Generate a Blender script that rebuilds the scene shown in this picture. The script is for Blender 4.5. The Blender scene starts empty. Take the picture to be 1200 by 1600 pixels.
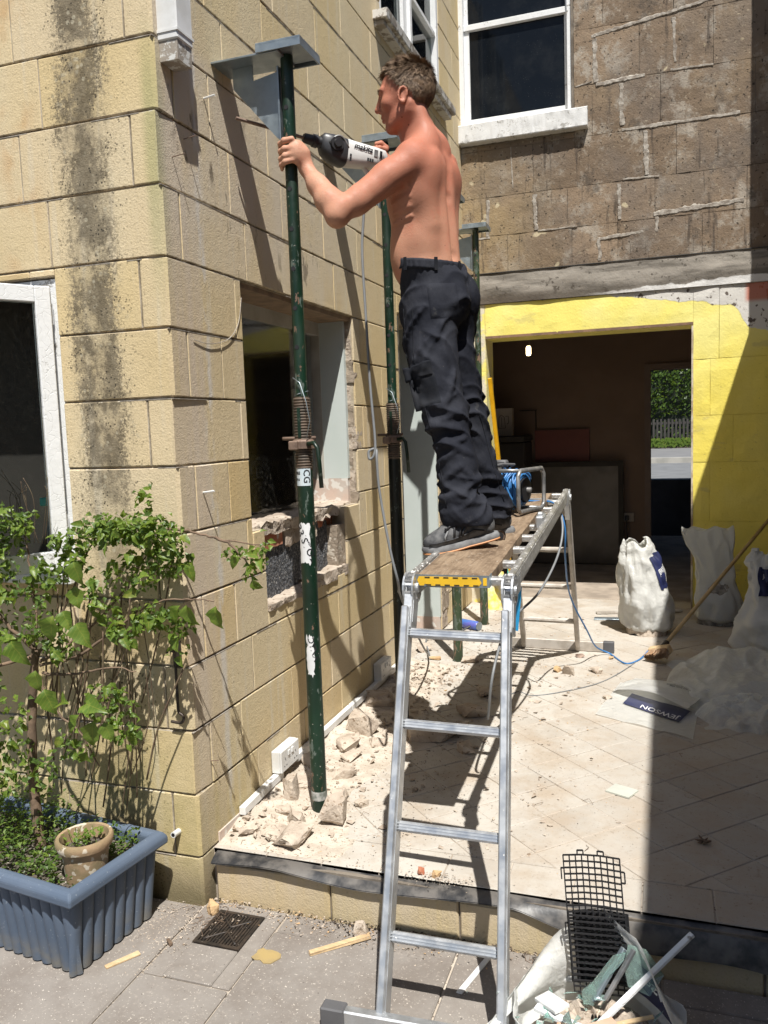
import bpy, bmesh, math, random
import numpy as np
from mathutils import Vector, Matrix, noise, Quaternion
random.seed(7)
S = bpy.context.scene
COL = S.collection
# ---------------------------------------------------------------- camera
cam = bpy.data.cameras.new('camera'); camo = bpy.data.objects.new('camera', cam); COL.objects.link(camo)
CR = Vector((0.94604332, 0.32216166, -0.0348411)); CU = Vector((4.40007514e-04, 0.106243647, 0.994340029)); CF = Vector((-0.32403988, 0.94070407, -0.10036934))
CL = Vector((1.53629, -2.36439, 1.6))
m = Matrix((CR, CU, -CF)).transposed().to_4x4(); m.translation = CL
camo.matrix_world = m
cam.sensor_fit = 'VERTICAL'; cam.sensor_height = 36; cam.lens = 1279.72 / 1600 * 36
cam.clip_start = .05; cam.clip_end = 600
S.camera = camo
# ---------------------------------------------------------------- light
SD = Vector((-.56, 1.0, -2.12)).normalized()
W = bpy.data.worlds.new('World'); S.world = W; W.use_nodes = True
wn = W.node_tree; wn.nodes.clear()
sky = wn.nodes.new('ShaderNodeTexSky'); sky.sky_type = 'NISHITA'; sky.sun_disc = False
sky.sun_elevation = math.asin(-SD.z); sky.sun_rotation = math.atan2(-SD.x, -SD.y); sky.air_density = 1.0; sky.dust_density = 1.0
bg = wn.nodes.new('ShaderNodeBackground'); bg.inputs[1].default_value = .056
wo = wn.nodes.new('ShaderNodeOutputWorld')
wn.links.new(sky.outputs[0], bg.inputs[0]); wn.links.new(bg.outputs[0], wo.inputs[0])
sl = bpy.data.lights.new('sun', 'SUN'); sl.energy = 5.0; sl.angle = math.radians(.53); sl.color = (1, .965, .905)
so = bpy.data.objects.new('sun', sl); COL.objects.link(so); so.rotation_mode = 'QUATERNION'; so.rotation_quaternion = SD.to_track_quat('-Z', 'Y'); so.location = (4, -6, 12)
S.view_settings.view_transform = 'Standard'; S.view_settings.look = 'None'; S.view_settings.gamma = 1
S.view_settings.exposure = .55
try: S.view_settings.use_curve_mapping = False
except Exception: pass
# ---------------------------------------------------------------- object helpers
def link(o): COL.objects.link(o); return o
def thing(name, label, cat, loc=(0, 0, 0), rz=0, group=None):
    o = link(bpy.data.objects.new(name, None)); o.location = loc; o.rotation_euler = (0, 0, rz); o.empty_display_size = .05
    o['label'] = label; o['category'] = cat
    if group: o['group'] = group
    return o
def tag(o, label=None, cat=None, group=None, kind=None):
    if label: o['label'] = label
    if cat: o['category'] = cat
    if group: o['group'] = group
    if kind: o['kind'] = kind
    return o
def copy_tree(o, parent=None):
    c = link(o.copy())
    if parent: c.parent = parent
    for ch in list(o.children): copy_tree(ch, c)
    return c
class MB:
    def __init__(s): s.v = []; s.f = []; s.M = Matrix()
    def add(s, vs, fs):
        n = len(s.v); s.v += [tuple(s.M @ Vector(v)) for v in vs]; s.f += [tuple(i + n for i in f) for f in fs]; return s
    def box(s, x0, x1, y0, y1, z0, z1, ch=0):
        if ch <= 0:
            vs = [(x, y, z) for z in (z0, z1) for y in (y0, y1) for x in (x0, x1)]
            return s.add(vs, [(0, 2, 3, 1), (4, 5, 7, 6), (0, 1, 5, 4), (2, 6, 7, 3), (0, 4, 6, 2), (1, 3, 7, 5)])
        ch = min(ch, (x1-x0)*.45, (y1-y0)*.45, (z1-z0)*.45)
        return s.add(*chbox(x0, x1, y0, y1, z0, z1, (ch, ch, ch)))
    def obox(s, c, ax, ay, az, hx, hy, hz, ch=0):
        M0 = s.M; c = Vector(c); ax = Vector(ax).normalized(); ay = Vector(ay).normalized(); az = Vector(az).normalized()
        R = Matrix((ax, ay, az)).transposed().to_4x4(); R.translation = c
        s.M = M0 @ R; s.box(-hx, hx, -hy, hy, -hz, hz, ch); s.M = M0; return s
    def beam(s, a, b, w, h, up=(0, 0, 1), ch=0):
        a = Vector(a); b = Vector(b); d = b - a; ax = d.normalized(); ay = Vector(up).cross(ax).normalized(); az = ax.cross(ay)
        return s.obox((a + b) / 2, ax, ay, az, d.length / 2, w / 2, h / 2, ch)
    def tube(s, pts, r, n=8, cap=True, closed=False):
        pts = [Vector(p) for p in pts]; N = len(pts); rs = r if isinstance(r, (list, tuple)) else [r] * N
        vs = []; fs = []; prev = None
        for i, p in enumerate(pts):
            if closed: t = (pts[(i + 1) % N] - pts[i - 1]).normalized()
            else: t = (pts[min(i + 1, N - 1)] - pts[max(i - 1, 0)]).normalized()
            if prev is None:
                a = t.orthogonal().normalized()
            else:
                a = (prev - t * prev.dot(t))
                a = a.normalized() if a.length > 1e-6 else t.orthogonal().normalized()
            prev = a; b = t.cross(a)
            for k in range(n):
                an = 2 * math.pi * k / n; vs.append(p + (a * math.cos(an) + b * math.sin(an)) * rs[i])
        for i in range(N if closed else N - 1):
            j = (i + 1) % N
            for k in range(n):
                fs.append((i * n + k, i * n + (k + 1) % n, j * n + (k + 1) % n, j * n + k))
        if cap and not closed: fs.append(tuple(reversed(range(n)))); fs.append(tuple((N - 1) * n + k for k in range(n)))
        return s.add(vs, fs)
    def lathe(s, prof, n=20, c=(0, 0, 0)):
        vs = []; fs = []
        for r, z in prof:
            for k in range(n): a = 2 * math.pi * k / n; vs.append((c[0] + r * math.cos(a), c[1] + r * math.sin(a), c[2] + z))
        for i in range(len(prof) - 1):
            for k in range(n): fs.append((i * n + k, i * n + (k + 1) % n, (i + 1) * n + (k + 1) % n, (i + 1) * n + k))
        fs.append(tuple(reversed(range(n)))); fs.append(tuple((len(prof) - 1) * n + k for k in range(n)))
        return s.add(vs, fs)
    def prism(s, poly, axis, a, b):
        # poly: list of 2D points, extruded along axis from a to b
        n = len(poly); vs = []
        for q in (a, b):
            for (u, v) in poly:
                vs.append({0: (q, u, v), 1: (u, q, v), 2: (u, v, q)}[axis])
        fs = [tuple(range(n)), tuple(reversed(range(n, 2 * n)))] + [(i, i + n, (i + 1) % n + n, (i + 1) % n) for i in range(n)]
        return s.add(vs, fs)
    def grid(s, f, nu, nv):
        vs = [f(i / nu, j / nv) for j in range(nv + 1) for i in range(nu + 1)]
        return s.add(vs, [(j * (nu + 1) + i, j * (nu + 1) + i + 1, (j + 1) * (nu + 1) + i + 1, (j + 1) * (nu + 1) + i) for j in range(nv) for i in range(nu)])
    def build(s, name, mat, parent=None, smooth=False, fix=True, angle=None, **kw):
        me = bpy.data.meshes.new(name); me.from_pydata(s.v, [], s.f)
        if fix:
            bm = bmesh.new(); bm.from_mesh(me); bmesh.ops.recalc_face_normals(bm, faces=bm.faces); bm.to_mesh(me); bm.free()
        if mat: me.materials.append(mat)
        o = link(bpy.data.objects.new(name, me))
        if smooth:
            me.shade_smooth()
            if angle: me.set_sharp_from_angle(angle=math.radians(angle))
        if parent: o.parent = parent
        tag(o, **kw)
        return o
def chbox(x0, x1, y0, y1, z0, z1, c):
    # chamfered box
    X = (x0, x1); Y = (y0, y1); Z = (z0, z1); sg = (1, -1); vs = []; idx = {}
    for i in (0, 1):
        for j in (0, 1):
            for k in (0, 1):
                cx = X[i] + sg[i] * c[0]; cy = Y[j] + sg[j] * c[1]; cz = Z[k] + sg[k] * c[2]
                for a, p in ((0, (X[i], cy, cz)), (1, (cx, Y[j], cz)), (2, (cx, cy, Z[k]))):
                    idx[(i, j, k, a)] = len(vs); vs.append(p)
    F = []; I = lambda i, j, k, a: idx[(i, j, k, a)]
    for i in (0, 1): F.append((I(i, 0, 0, 0), I(i, 1, 0, 0), I(i, 1, 1, 0), I(i, 0, 1, 0)))
    for j in (0, 1): F.append((I(0, j, 0, 1), I(1, j, 0, 1), I(1, j, 1, 1), I(0, j, 1, 1)))
    for k in (0, 1): F.append((I(0, 0, k, 2), I(1, 0, k, 2), I(1, 1, k, 2), I(0, 1, k, 2)))
    for i in (0, 1):
        for j in (0, 1): F.append((I(i, j, 0, 0), I(i, j, 1, 0), I(i, j, 1, 1), I(i, j, 0, 1)))
        for k in (0, 1): F.append((I(i, 0, k, 0), I(i, 1, k, 0), I(i, 1, k, 2), I(i, 0, k, 2)))
    for j in (0, 1):
        for k in (0, 1): F.append((I(0, j, k, 1), I(1, j, k, 1), I(1, j, k, 2), I(0, j, k, 2)))
    for i in (0, 1):
        for j in (0, 1):
            for k in (0, 1): F.append((I(i, j, k, 0), I(i, j, k, 1), I(i, j, k, 2)))
    return vs, F
# ---------------------------------------------------------------- material helpers
class NT:
    def __init__(s, name):
        s.m = bpy.data.materials.new(name); s.m.use_nodes = True; s.t = s.m.node_tree; s.t.nodes.clear()
        s.out = s.t.nodes.new('ShaderNodeOutputMaterial'); s._g = None; s._t = None
    def n(s, ty, **kw):
        x = s.t.nodes.new(ty)
        for k, v in kw.items(): setattr(x, k, v)
        return x
    def L(s, a, b): s.t.links.new(a, b)
    def put(s, sock, v):
        if isinstance(v, bpy.types.NodeSocket): s.L(v, sock)
        elif isinstance(v, (tuple, list)): sock.default_value = tuple(v) + ((1,) if len(v) == 3 and len(sock.default_value) == 4 else ())
        else: sock.default_value = v
    def pos(s):
        if not s._g: s._g = s.n('ShaderNodeNewGeometry')
        return s._g.outputs['Position']
    def obj(s):
        if not s._t: s._t = s.n('ShaderNodeTexCoord')
        return s._t.outputs['Object']
    def rnd(s): return s.n('ShaderNodeObjectInfo').outputs['Random']
    def xyz(s, v):
        x = s.n('ShaderNodeSeparateXYZ'); s.L(v, x.inputs[0]); return x.outputs
    def vscale(s, v, sc):
        x = s.n('ShaderNodeVectorMath', operation='MULTIPLY'); s.put(x.inputs[0], v); x.inputs[1].default_value = sc; return x.outputs[0]
    def vadd(s, v, w):
        x = s.n('ShaderNodeVectorMath', operation='ADD'); s.put(x.inputs[0], v); s.put(x.inputs[1], w); return x.outputs[0]
    def ma(s, op, a, b=0., c=None, clamp=False):
        x = s.n('ShaderNodeMath', operation=op, use_clamp=clamp); s.put(x.inputs[0], a); s.put(x.inputs[1], b)
        if c is not None: s.put(x.inputs[2], c)
        return x.outputs[0]
    def noise(s, v, sc, det=4, ro=.55, dist=0, col=False):
        x = s.n('ShaderNodeTexNoise'); s.put(x.inputs['Vector'], v); x.inputs['Scale'].default_value = sc; x.inputs['Detail'].default_value = det; x.inputs['Roughness'].default_value = ro; x.inputs['Distortion'].default_value = dist
        return x.outputs['Color' if col else 'Fac']
    def vor(s, v, sc, feat='F1', rand=1, out='Distance'):
        x = s.n('ShaderNodeTexVoronoi', feature=feat); s.put(x.inputs['Vector'], v); x.inputs['Scale'].default_value = sc; x.inputs['Randomness'].default_value = rand
        return x.outputs[out]
    def ss(s, v, a, b, lo=0., hi=1.):
        x = s.n('ShaderNodeMapRange', interpolation_type='SMOOTHSTEP'); s.put(x.inputs[0], v); x.inputs[1].default_value = a; x.inputs[2].default_value = b; x.inputs[3].default_value = lo; x.inputs[4].default_value = hi
        return x.outputs[0]
    def mix(s, f, a, b, ty='MIX'):
        x = s.n('ShaderNodeMix', data_type='RGBA', blend_type=ty, clamp_factor=True); s.put(x.inputs[0], f); s.put(x.inputs[6], a); s.put(x.inputs[7], b); return x.outputs[2]
    def mul(s, a, b): return s.ma('MULTIPLY', a, b)
    def bump(s, h, st=.3, d=.01, nrm=None):
        x = s.n('ShaderNodeBump'); x.inputs['Strength'].default_value = st; x.inputs['Distance'].default_value = d; s.put(x.inputs['Height'], h)
        if nrm: s.L(nrm, x.inputs['Normal'])
        return x.outputs[0]
    def bsdf(s, col, rough=.8, metal=0., nrm=None, spec=.5, **kw):
        b = s.n('ShaderNodeBsdfPrincipled'); s.put(b.inputs['Base Color'], col); s.put(b.inputs['Roughness'], rough); s.put(b.inputs['Metallic'], metal); b.inputs['Specular IOR Level'].default_value = spec
        if nrm: s.L(nrm, b.inputs['Normal'])
        for k, v in kw.items(): s.put(b.inputs[k.replace('_', ' ')], v)
        s.b = b; return b.outputs[0]
    def fin(s, sh): s.L(sh, s.out.inputs[0]); return s.m
def simple(name, c1, c2=None, sc=20, rough=.7, metal=0, bst=.2, bsc=60, bd=.002, spec=.5, vec='obj', speck=None, **kw):
    t = NT(name); v = t.obj() if vec == 'obj' else t.pos()
    c2 = c2 or tuple(x * .75 for x in c1)
    col = t.mix(t.ss(t.noise(v, sc), .35, .65), c1, c2)
    if speck: col = t.mix(t.ss(t.noise(v, speck[1], 2), speck[2], speck[2] + .04), col, speck[0])
    return t.fin(t.bsdf(col, rough, metal, t.bump(t.noise(v, bsc, 3), bst, bd), spec, **kw))
# ---------------------------------------------------------------- materials
M = {}
def stone_mat():
    t = NT('bath_stone'); p = t.pos(); x, y, z = t.xyz(p); r = t.rnd()
    col = t.mix(r, (.60, .472, .255), (.62, .515, .35))
    r2 = t.ma('FRACT', t.mul(r, 7.31)); col = t.mix(t.ss(r2, .8, .95, 0, .5), col, (.58, .42, .20)); col = t.mix(t.ss(t.noise(p, 1.9, 5, .6), .45, .7, 0, .4), col, (.52, .41, .23))
    col = t.mix(t.ss(t.noise(t.vscale(p, (1, 1, .35)), 2.6, 3), .42, .68, 0, .5), col, (.62, .54, .38))
    col = t.mix(t.ss(t.noise(p, 130, 2), .5, .66, 0, .32), col, (.40, .31, .17))
    col = t.mix(t.ss(t.noise(t.vadd(p, (3, 1, 2)), 60, 3), .64, .72, 0, .5), col, (.22, .17, .10))
    # streaky light drips
    st = t.noise(t.vscale(p, (14, 14, .9)), 1.2, 3); col = t.mix(t.ss(st, .56, .72, 0, .45), col, (.60, .55, .44))
    nz_ = t.xyz(t._g.outputs['True Normal']); onA = t.mul(t.ss(t.mul(nz_[1], -1), .5, .75), t.ss(x, .012, .008))      # facade facing the camera
    onB = t.ma('SUBTRACT', 1, onA)
    # lichen band on the garden facade
    wob = t.ma('SUBTRACT', t.noise(t.vscale(p, (5, 1, 1.6)), 2, 4), .5)
    d = t.ma('ABSOLUTE', t.ma('ADD', t.ma('ADD', x, .285), t.mul(wob, .16)))
    band = t.mul(t.mul(t.ss(d, .19, .02), onA), t.ss(t.noise(t.vadd(p, (7, 0, 0)), 5, 4, .6), .2, .6, .6, 1))
    zf_ = t.ss(z, .9, 1.8, .45, 1)
    pat = t.ss(t.noise(p, 55, 6, .8), .34, .50)
    hf = t.noise(p, 70, 6, .85); mk = t.mul(t.mul(t.ss(t.ma('ADD', t.mul(hf, 1.5), t.mul(t.ss(d, .20, .0), .55)), .95, 1.20), onA), zf_); mk = t.mul(t.mul(mk, t.ss(d, .22, .08)), t.ss(t.noise(t.vadd(t.vscale(p, (1, 1, .7)), (2, 9, 4)), 8, 5, .7), .36, .56, .25, 1))
    col = t.mix(t.ma('MINIMUM', mk, .86), col, t.mix(t.ss(t.noise(p, 17, 4, .7), .4, .6), (.085, .070, .048), (.16, .135, .095)))
    sp = t.mul(t.mul(t.ss(t.vor(p, 38), .33, .20), t.ss(t.noise(p, 9, 2), .45, .62)), band)
    col = t.mix(t.mul(sp, .75), col, (.42, .38, .28))
    sp = t.mul(t.mul(t.ss(t.vor(t.vadd(p, (5, 3, 1)), 75), .30, .22), t.ss(d, .27, .06)), t.mul(onA, t.ss(t.noise(p, 14, 2), .45, .6)))
    col = t.mix(t.mul(sp, .85), col, (.03, .026, .02))
    # rust bloom
    ru = t.mul(t.mul(t.ss(t.ma('ABSOLUTE', t.ma('ADD', x, .56)), .12, .0), onA), t.mul(t.ss(z, 2.1, 2.25), t.ss(t.noise(t.vscale(p, (3, 1, 2)), 2.0, 4), .46, .64)))
    col = t.mix(t.mul(ru, .55), col, (.46, .25, .09))
    # pinkish grey ghost strip and smears on the long wall
    gh = t.mul(t.mul(t.ss(t.ma('ABSOLUTE', t.ma('SUBTRACT', y, .10)), .13, .075), onB), t.ss(z, -.2, .1))
    col = t.mix(t.mul(gh, t.ss(st, .3, .6, .25, .7)), col, (.56, .47, .38))
    sm = t.mul(t.mul(t.ss(z, 2.95, 2.84), t.ss(z, 2.0, 2.4)), t.mul(t.ss(y, 2.4, 1.0), onB))
    col = t.mix(t.mul(sm, t.ss(t.noise(t.vscale(p, (2, 2, 1)), 3.3, 5), .25, .62, .2, .75)), col, (.57, .50, .40))
    gl = t.mul(t.mul(t.ss(t.noise(t.vscale(p, (1, 1, .4)), 11, 5, .7), .57, .64), sm), t.ss(t.noise(p, 3, 2), .42, .6))
    col = t.mix(t.mul(gl, .8), col, (.12, .095, .065))
    wd = t.mul(t.ss(t.ma('ABSOLUTE', t.ma('SUBTRACT', y, t.ma('ADD', .23, t.mul(wob, .05)))), .035, .006), onB)
    col = t.mix(t.mul(wd, t.ss(t.noise(t.vscale(p, (4, 4, 1.2)), 5, 4), .4, .6, 0, .75)), col, (.60, .57, .53))
    # algae low down and at the quoin
    al = t.mul(t.ss(z, .95, .0), t.ss(t.noise(p, 3.5, 5, .6), .25, .7, .25, 1)); al = t.mul(t.mul(al, t.ss(y, .5, .1, .0, 1)), t.ss(x, .02, .012, .35, 1))
    col = t.mix(t.mul(al, .62), col, (.23, .21, .055))
    al2 = t.mul(t.mul(t.ss(t.ma('ABSOLUTE', t.ma('ADD', x, .02)), .05, .01), t.ss(z, 1.9, 2.5)), t.mul(t.ss(y, .07, .0), t.ss(z, 3.0, 2.7)))
    col = t.mix(t.mul(al2, .5), col, (.27, .29, .12))
    lo = t.mul(t.mul(t.ss(z, .16, -.04), t.ss(y, .2, .1)), t.ss(x, .02, .012, .12, 1)); col = t.mix(t.mul(lo, .7), col, (.075, .06, .04))
    cz = t.ma('ABSOLUTE', t.ma('SUBTRACT', t.ma('FRACT', t.ma('ADD', t.ma('DIVIDE', t.ma('SUBTRACT', z, .127), .229), 10)), .5)); je = t.mul(t.ss(cz, .465, .494), t.ss(t.noise(p, 22, 5, .8), .42, .60))
    col = t.mix(t.mul(je, .75), col, (.13, .10, .065)); jl = t.mul(t.ss(cz, .46, .49), t.ss(t.noise(t.vadd(p, (3, 8, 1)), 15, 5, .8), .52, .62)); col = t.mix(t.mul(jl, .7), col, (.62, .58, .50))
    h = t.ma('ADD', t.noise(p, 150, 3, .7), t.mul(t.noise(p, 34, 4, .6), .9)); h = t.ma('ADD', h, t.mul(pat, t.mul(band, .5))); h = t.ma('SUBTRACT', h, t.mul(je, .8))
    nb = t.bump(h, .55, .004)
    return t.fin(t.bsdf(col, .92, 0, nb, .25))
M['stone'] = stone_mat()
def brown_mat():
    t = NT('weathered_ashlar'); p = t.pos(); x, y, z = t.xyz(p); r = t.rnd()
    col = t.mix(r, (.175, .128, .088), (.27, .20, .138)); col = t.mix(t.ss(t.noise(t.vadd(p, (6, 0, 3)), 1.3, 4), .45, .62, 0, .6), col, (.30, .225, .145)); col = t.mix(t.ss(t.noise(t.vscale(p, (3.2, 1, 2.7)), 1.6, 6, .75), .5, .64, 0, .8), col, (.38, .34, .285)); col = t.mix(t.ss(t.noise(t.vadd(p, (2, 3, 9)), 4.5, 6, .75), .54, .66, 0, .7), col, (.085, .07, .056))
    col = t.mix(t.ss(t.noise(t.vscale(p, (1.6, 1, 1)), 1.7, 4), .4, .65, 0, .65), col, (.15, .125, .105))
    warm = t.mul(t.ss(x, .9, .1), t.ss(z, 3.9, 3.3)); col = t.mix(t.mul(warm, t.ss(t.noise(p, 3, 3), .35, .6, .3, .85)), col, (.33, .245, .135))
    col = t.mix(t.ss(t.noise(t.vscale(p, (7, 1, .8)), 2, 5, .7), .57, .67, 0, .7), col, (.06, .048, .04))
    col = t.mix(t.ss(t.noise(p, 26, 4, .7), .62, .70, 0, .75), col, (.36, .30, .22))
    col = t.mix(t.ss(t.noise(t.vadd(p, (2, 7, 3)), 40, 3, .6), .63, .68, 0, .9), col, (.035, .028, .022))
    col = t.mix(t.ss(t.noise(t.vadd(p, (9, 1, 3)), 5.2, 2), .70, .73), col, (.47, .40, .27))
    h = t.ma('ADD', t.noise(p, 14, 5, .7), t.mul(t.noise(p, 90, 3, .7), .4))
    return t.fin(t.bsdf(col, .9, 0, t.bump(h, .65, .012), .25))
M['brown'] = brown_mat()
def yellow_mat():
    t = NT('painted_blockwork'); p = t.pos(); x, y, z = t.xyz(p)
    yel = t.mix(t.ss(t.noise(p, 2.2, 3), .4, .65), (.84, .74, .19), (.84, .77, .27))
    shade_tone = t.ss(t.ma('ADD', z, t.mul(x, -.55)), 1.35, .55); yel = t.mix(t.mul(shade_tone, .55), yel, (.76, .60, .06))  # shade painted into the colour: deeper yellow low on the right
    yel = t.mix(t.ss(t.noise(p, 38, 4, .7), .66, .72, 0, .7), yel, (.30, .24, .10))
    yel = t.mix(t.ss(t.noise(t.vscale(p, (1, 1, 2.5)), 3.1, 5, .6), .60, .68, 0, .4), yel, (.50, .43, .19))
    # white flaking strip above the yellow, right side
    e = t.ma('ADD', z, t.mul(t.ma('SUBTRACT', t.noise(p, 9, 4), .5), .07))
    edge = t.ma('ADD', 2.575, t.mul(t.ma('MAXIMUM', t.ma('SUBTRACT', x, 1.0), 0), -.15)); edge = t.ma('ADD', edge, t.mul(t.ss(x, 2.0, 2.14), -.16))
    wm = t.ss(t.ma('SUBTRACT', e, edge), -.004, .004)
    white = t.mix(t.ss(t.noise(p, 18, 4, .6), .58, .62), (.62, .60, .56), (.12, .095, .08))
    red = t.mul(t.mul(t.ss(x, 2.08, 2.12), t.ss(z, 2.42, 2.46)), t.ss(z, 2.62, 2.58)); white = t.mix(t.mul(red, .85), white, (.48, .13, .07))
    col = t.mix(wm, yel, white)
    pl = t.mul(t.ss(x, .185, .15), t.ss(t.noise(p, 8, 4), .38, .5)); col = t.mix(t.mul(pl, .9), col, (.62, .58, .50))
    h = t.ma('ADD', t.noise(p, 7, 5, .6), t.mul(t.noise(p, 60, 4, .6), .35)); h = t.ma('ADD', h, t.mul(wm, .15))
    return t.fin(t.bsdf(col, .62, 0, t.bump(h, .45, .012), .35))
M['yellow'] = yellow_mat()
def band_mat():
    t = NT('weathered_render'); p = t.pos(); x, y, z = t.xyz(p)
    col = t.mix(t.ss(t.noise(t.vscale(p, (.7, 1, 5)), 2.4, 5, .65), .36, .62), (.15, .135, .115), (.33, .30, .26))
    col = t.mix(t.ss(t.noise(p, 16, 4, .7), .58, .66, 0, .8), col, (.06, .05, .04))
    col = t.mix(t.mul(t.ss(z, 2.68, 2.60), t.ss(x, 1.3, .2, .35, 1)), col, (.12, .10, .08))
    wl = t.mul(t.ss(t.ma('SUBTRACT', t.ma('ADD', z, t.mul(t.ma('SUBTRACT', t.noise(p, 9, 4), .5), .07)), t.ma('ADD', 2.55, t.mul(x, .035))), .006, -.006), t.ss(x, .9, 1.3)); col = t.mix(wl, col, (.70, .69, .67))
    h = t.noise(p, 11, 6, .65)
    return t.fin(t.bsdf(col, .9, 0, t.bump(h, .6, .015), .25))
M['band'] = band_mat()
M['mortar'] = simple('lime_mortar', (.46, .40, .31), (.30, .25, .18), 12, .95, bst=.5, bsc=80, bd=.004, spec=.2, vec='pos')
M['mortar_dark'] = simple('sooty_mortar', (.13, .11, .09), (.22, .19, .155), 9, .95, bst=.5, bsc=60, bd=.004, spec=.2, vec='pos')
M['mortar_pale'] = simple('pale_pointing', (.42, .385, .335), (.24, .205, .17), 22, .95, bst=.7, bsc=45, bd=.008, spec=.2, vec='pos')
def whitepaint(name, base=(.74, .75, .75), amt=.62, dirt=(.20, .18, .15), sc=9, crk=.15):
    t = NT(name); p = t.obj()
    cr = t.vor(t.vadd(p, t.vscale(t.noise(p, 6, 3, col=True), (.25, .25, .25))), sc * 2.4, 'DISTANCE_TO_EDGE')
    col = t.mix(t.ss(t.noise(p, sc, 5, .7), amt, amt + .05, 0, .8), base, dirt)
    col = t.mix(t.mul(t.ss(cr, .03, .0), t.ss(t.noise(p, 2.5, 2), .4, .6, 0, crk)), col, dirt)
    col = t.mix(t.ss(t.noise(t.vscale(p, (1, 1, .3)), 4, 3), .5, .8, 0, .35), col, (.50, .50, .47))
    return t.fin(t.bsdf(col, .5, 0, t.bump(t.ma('ADD', t.noise(p, 30, 4), t.mul(t.ss(cr, .04, 0), -.5)), .35, .004), .4))
M['wpaint'] = whitepaint('old_white_paint'); M['crackpaint'] = whitepaint('cracked_white_paint', (.70, .70, .69), .60, (.26, .24, .21), 12, .8)
M['pvc'] = simple('white_pvc', (.72, .73, .73), (.60, .60, .58), 8, .4, bst=.05)
def glass(name, tint, rough, dust, dsc=30, alpha=.0):
    t = NT(name); p = t.obj()
    g = t.bsdf(tint, rough, 0, t.bump(t.noise(p, 3, 2), .04, .01), .25)
    if alpha > 0:
        tr = t.n('ShaderNodeBsdfTransparent'); tr.inputs[0].default_value = (.86, .9, .88, 1)
        mx = t.n('ShaderNodeMixShader'); mx.inputs[0].default_value = alpha
        gl = t.n('ShaderNodeBsdfGlossy'); gl.inputs['Roughness'].default_value = rough
        fr = t.n('ShaderNodeFresnel'); fr.inputs[0].default_value = 1.32
        m1 = t.n('ShaderNodeMixShader'); t.L(fr.outputs[0], m1.inputs[0]); t.L(tr.outputs[0], m1.inputs[1]); t.L(gl.outputs[0], m1.inputs[2]); g = m1.outputs[0]
    d = t.n('ShaderNodeBsdfDiffuse'); d.inputs[0].default_value = (.5, .5, .46, 1)
    m2 = t.n('ShaderNodeMixShader'); t.L(t.mul(t.ma('ADD', t.ss(t.noise(p, dsc, 5, .7), .45, .75), t.mul(t.ss(t.vor(p, max(dsc * 2.2, 60)), .14, .10), t.ss(t.noise(p, 6, 2), .5, .6, 0, 4))), dust), m2.inputs[0]); t.L(g, m2.inputs[1]); t.L(d.outputs[0], m2.inputs[2])
    return t.fin(m2.outputs[0])
M['glass_dusty'] = glass('dusty_window_glass', (.01, .01, .01), .06, .085, 60, .9); M['glass_casement'] = glass('casement_glass', (.01, .01, .01), .04, .012, 60, .9)
M['glass_dark'] = glass('dark_window_glass', (.006, .008, .011), .05, .02, 3.1)
M['glass_clear'] = glass('window_glass', (.01, .01, .01), .03, .03, 9, .9)
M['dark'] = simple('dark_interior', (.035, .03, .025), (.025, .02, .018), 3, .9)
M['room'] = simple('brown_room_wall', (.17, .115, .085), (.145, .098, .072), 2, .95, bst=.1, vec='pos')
M['plasterboard'] = simple('green_plasterboard', (.53, .58, .56), (.50, .555, .53), 5, .8, bst=.05, vec='pos', speck=((.55, .52, .46), 60, .70))
M['plaster'] = simple('pink_plaster', (.55, .43, .36), (.50, .45, .40), 9, .9, bst=.4, bsc=40, bd=.004, vec='pos', speck=((.66, .63, .58), 14, .56))
M['black_dpc'] = simple('black_damp_membrane', (.022, .023, .026), (.13, .12, .11), 14, .42, bst=.4, bsc=20, bd=.004, vec='pos')
M['charcoal_block'] = simple('charcoal_aggregate_block', (.052, .055, .062), (.14, .145, .155), 90, .95, bst=1, bsc=75, bd=.012, spec=.2, vec='pos', speck=((.30, .29, .28), 85, .60))
M['red_brick'] = simple('red_brick', (.36, .11, .055), (.45, .20, .12), 14, .9, bst=.5, bsc=50, bd=.005, vec='pos', speck=((.5, .44, .38), 26, .60))
M['cut'] = simple('grey_cut_stone', (.36, .30, .235), (.25, .205, .16), 12, .97, bst=.8, bsc=60, bd=.008, spec=.15, vec='pos', speck=((.48, .43, .36), 26, .60))
M['rubble'] = simple('broken_mortar', (.50, .43, .355), (.34, .28, .225), 9, .97, bst=.9, bsc=60, bd=.008, spec=.15, vec='obj', speck=((.24, .18, .13), 48, .62))
M['rubble_tan'] = simple('sandy_stone_chip', (.52, .36, .20), (.44, .29, .16), 9, .97, bst=.8, bsc=60, bd=.008, spec=.15)
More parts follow.
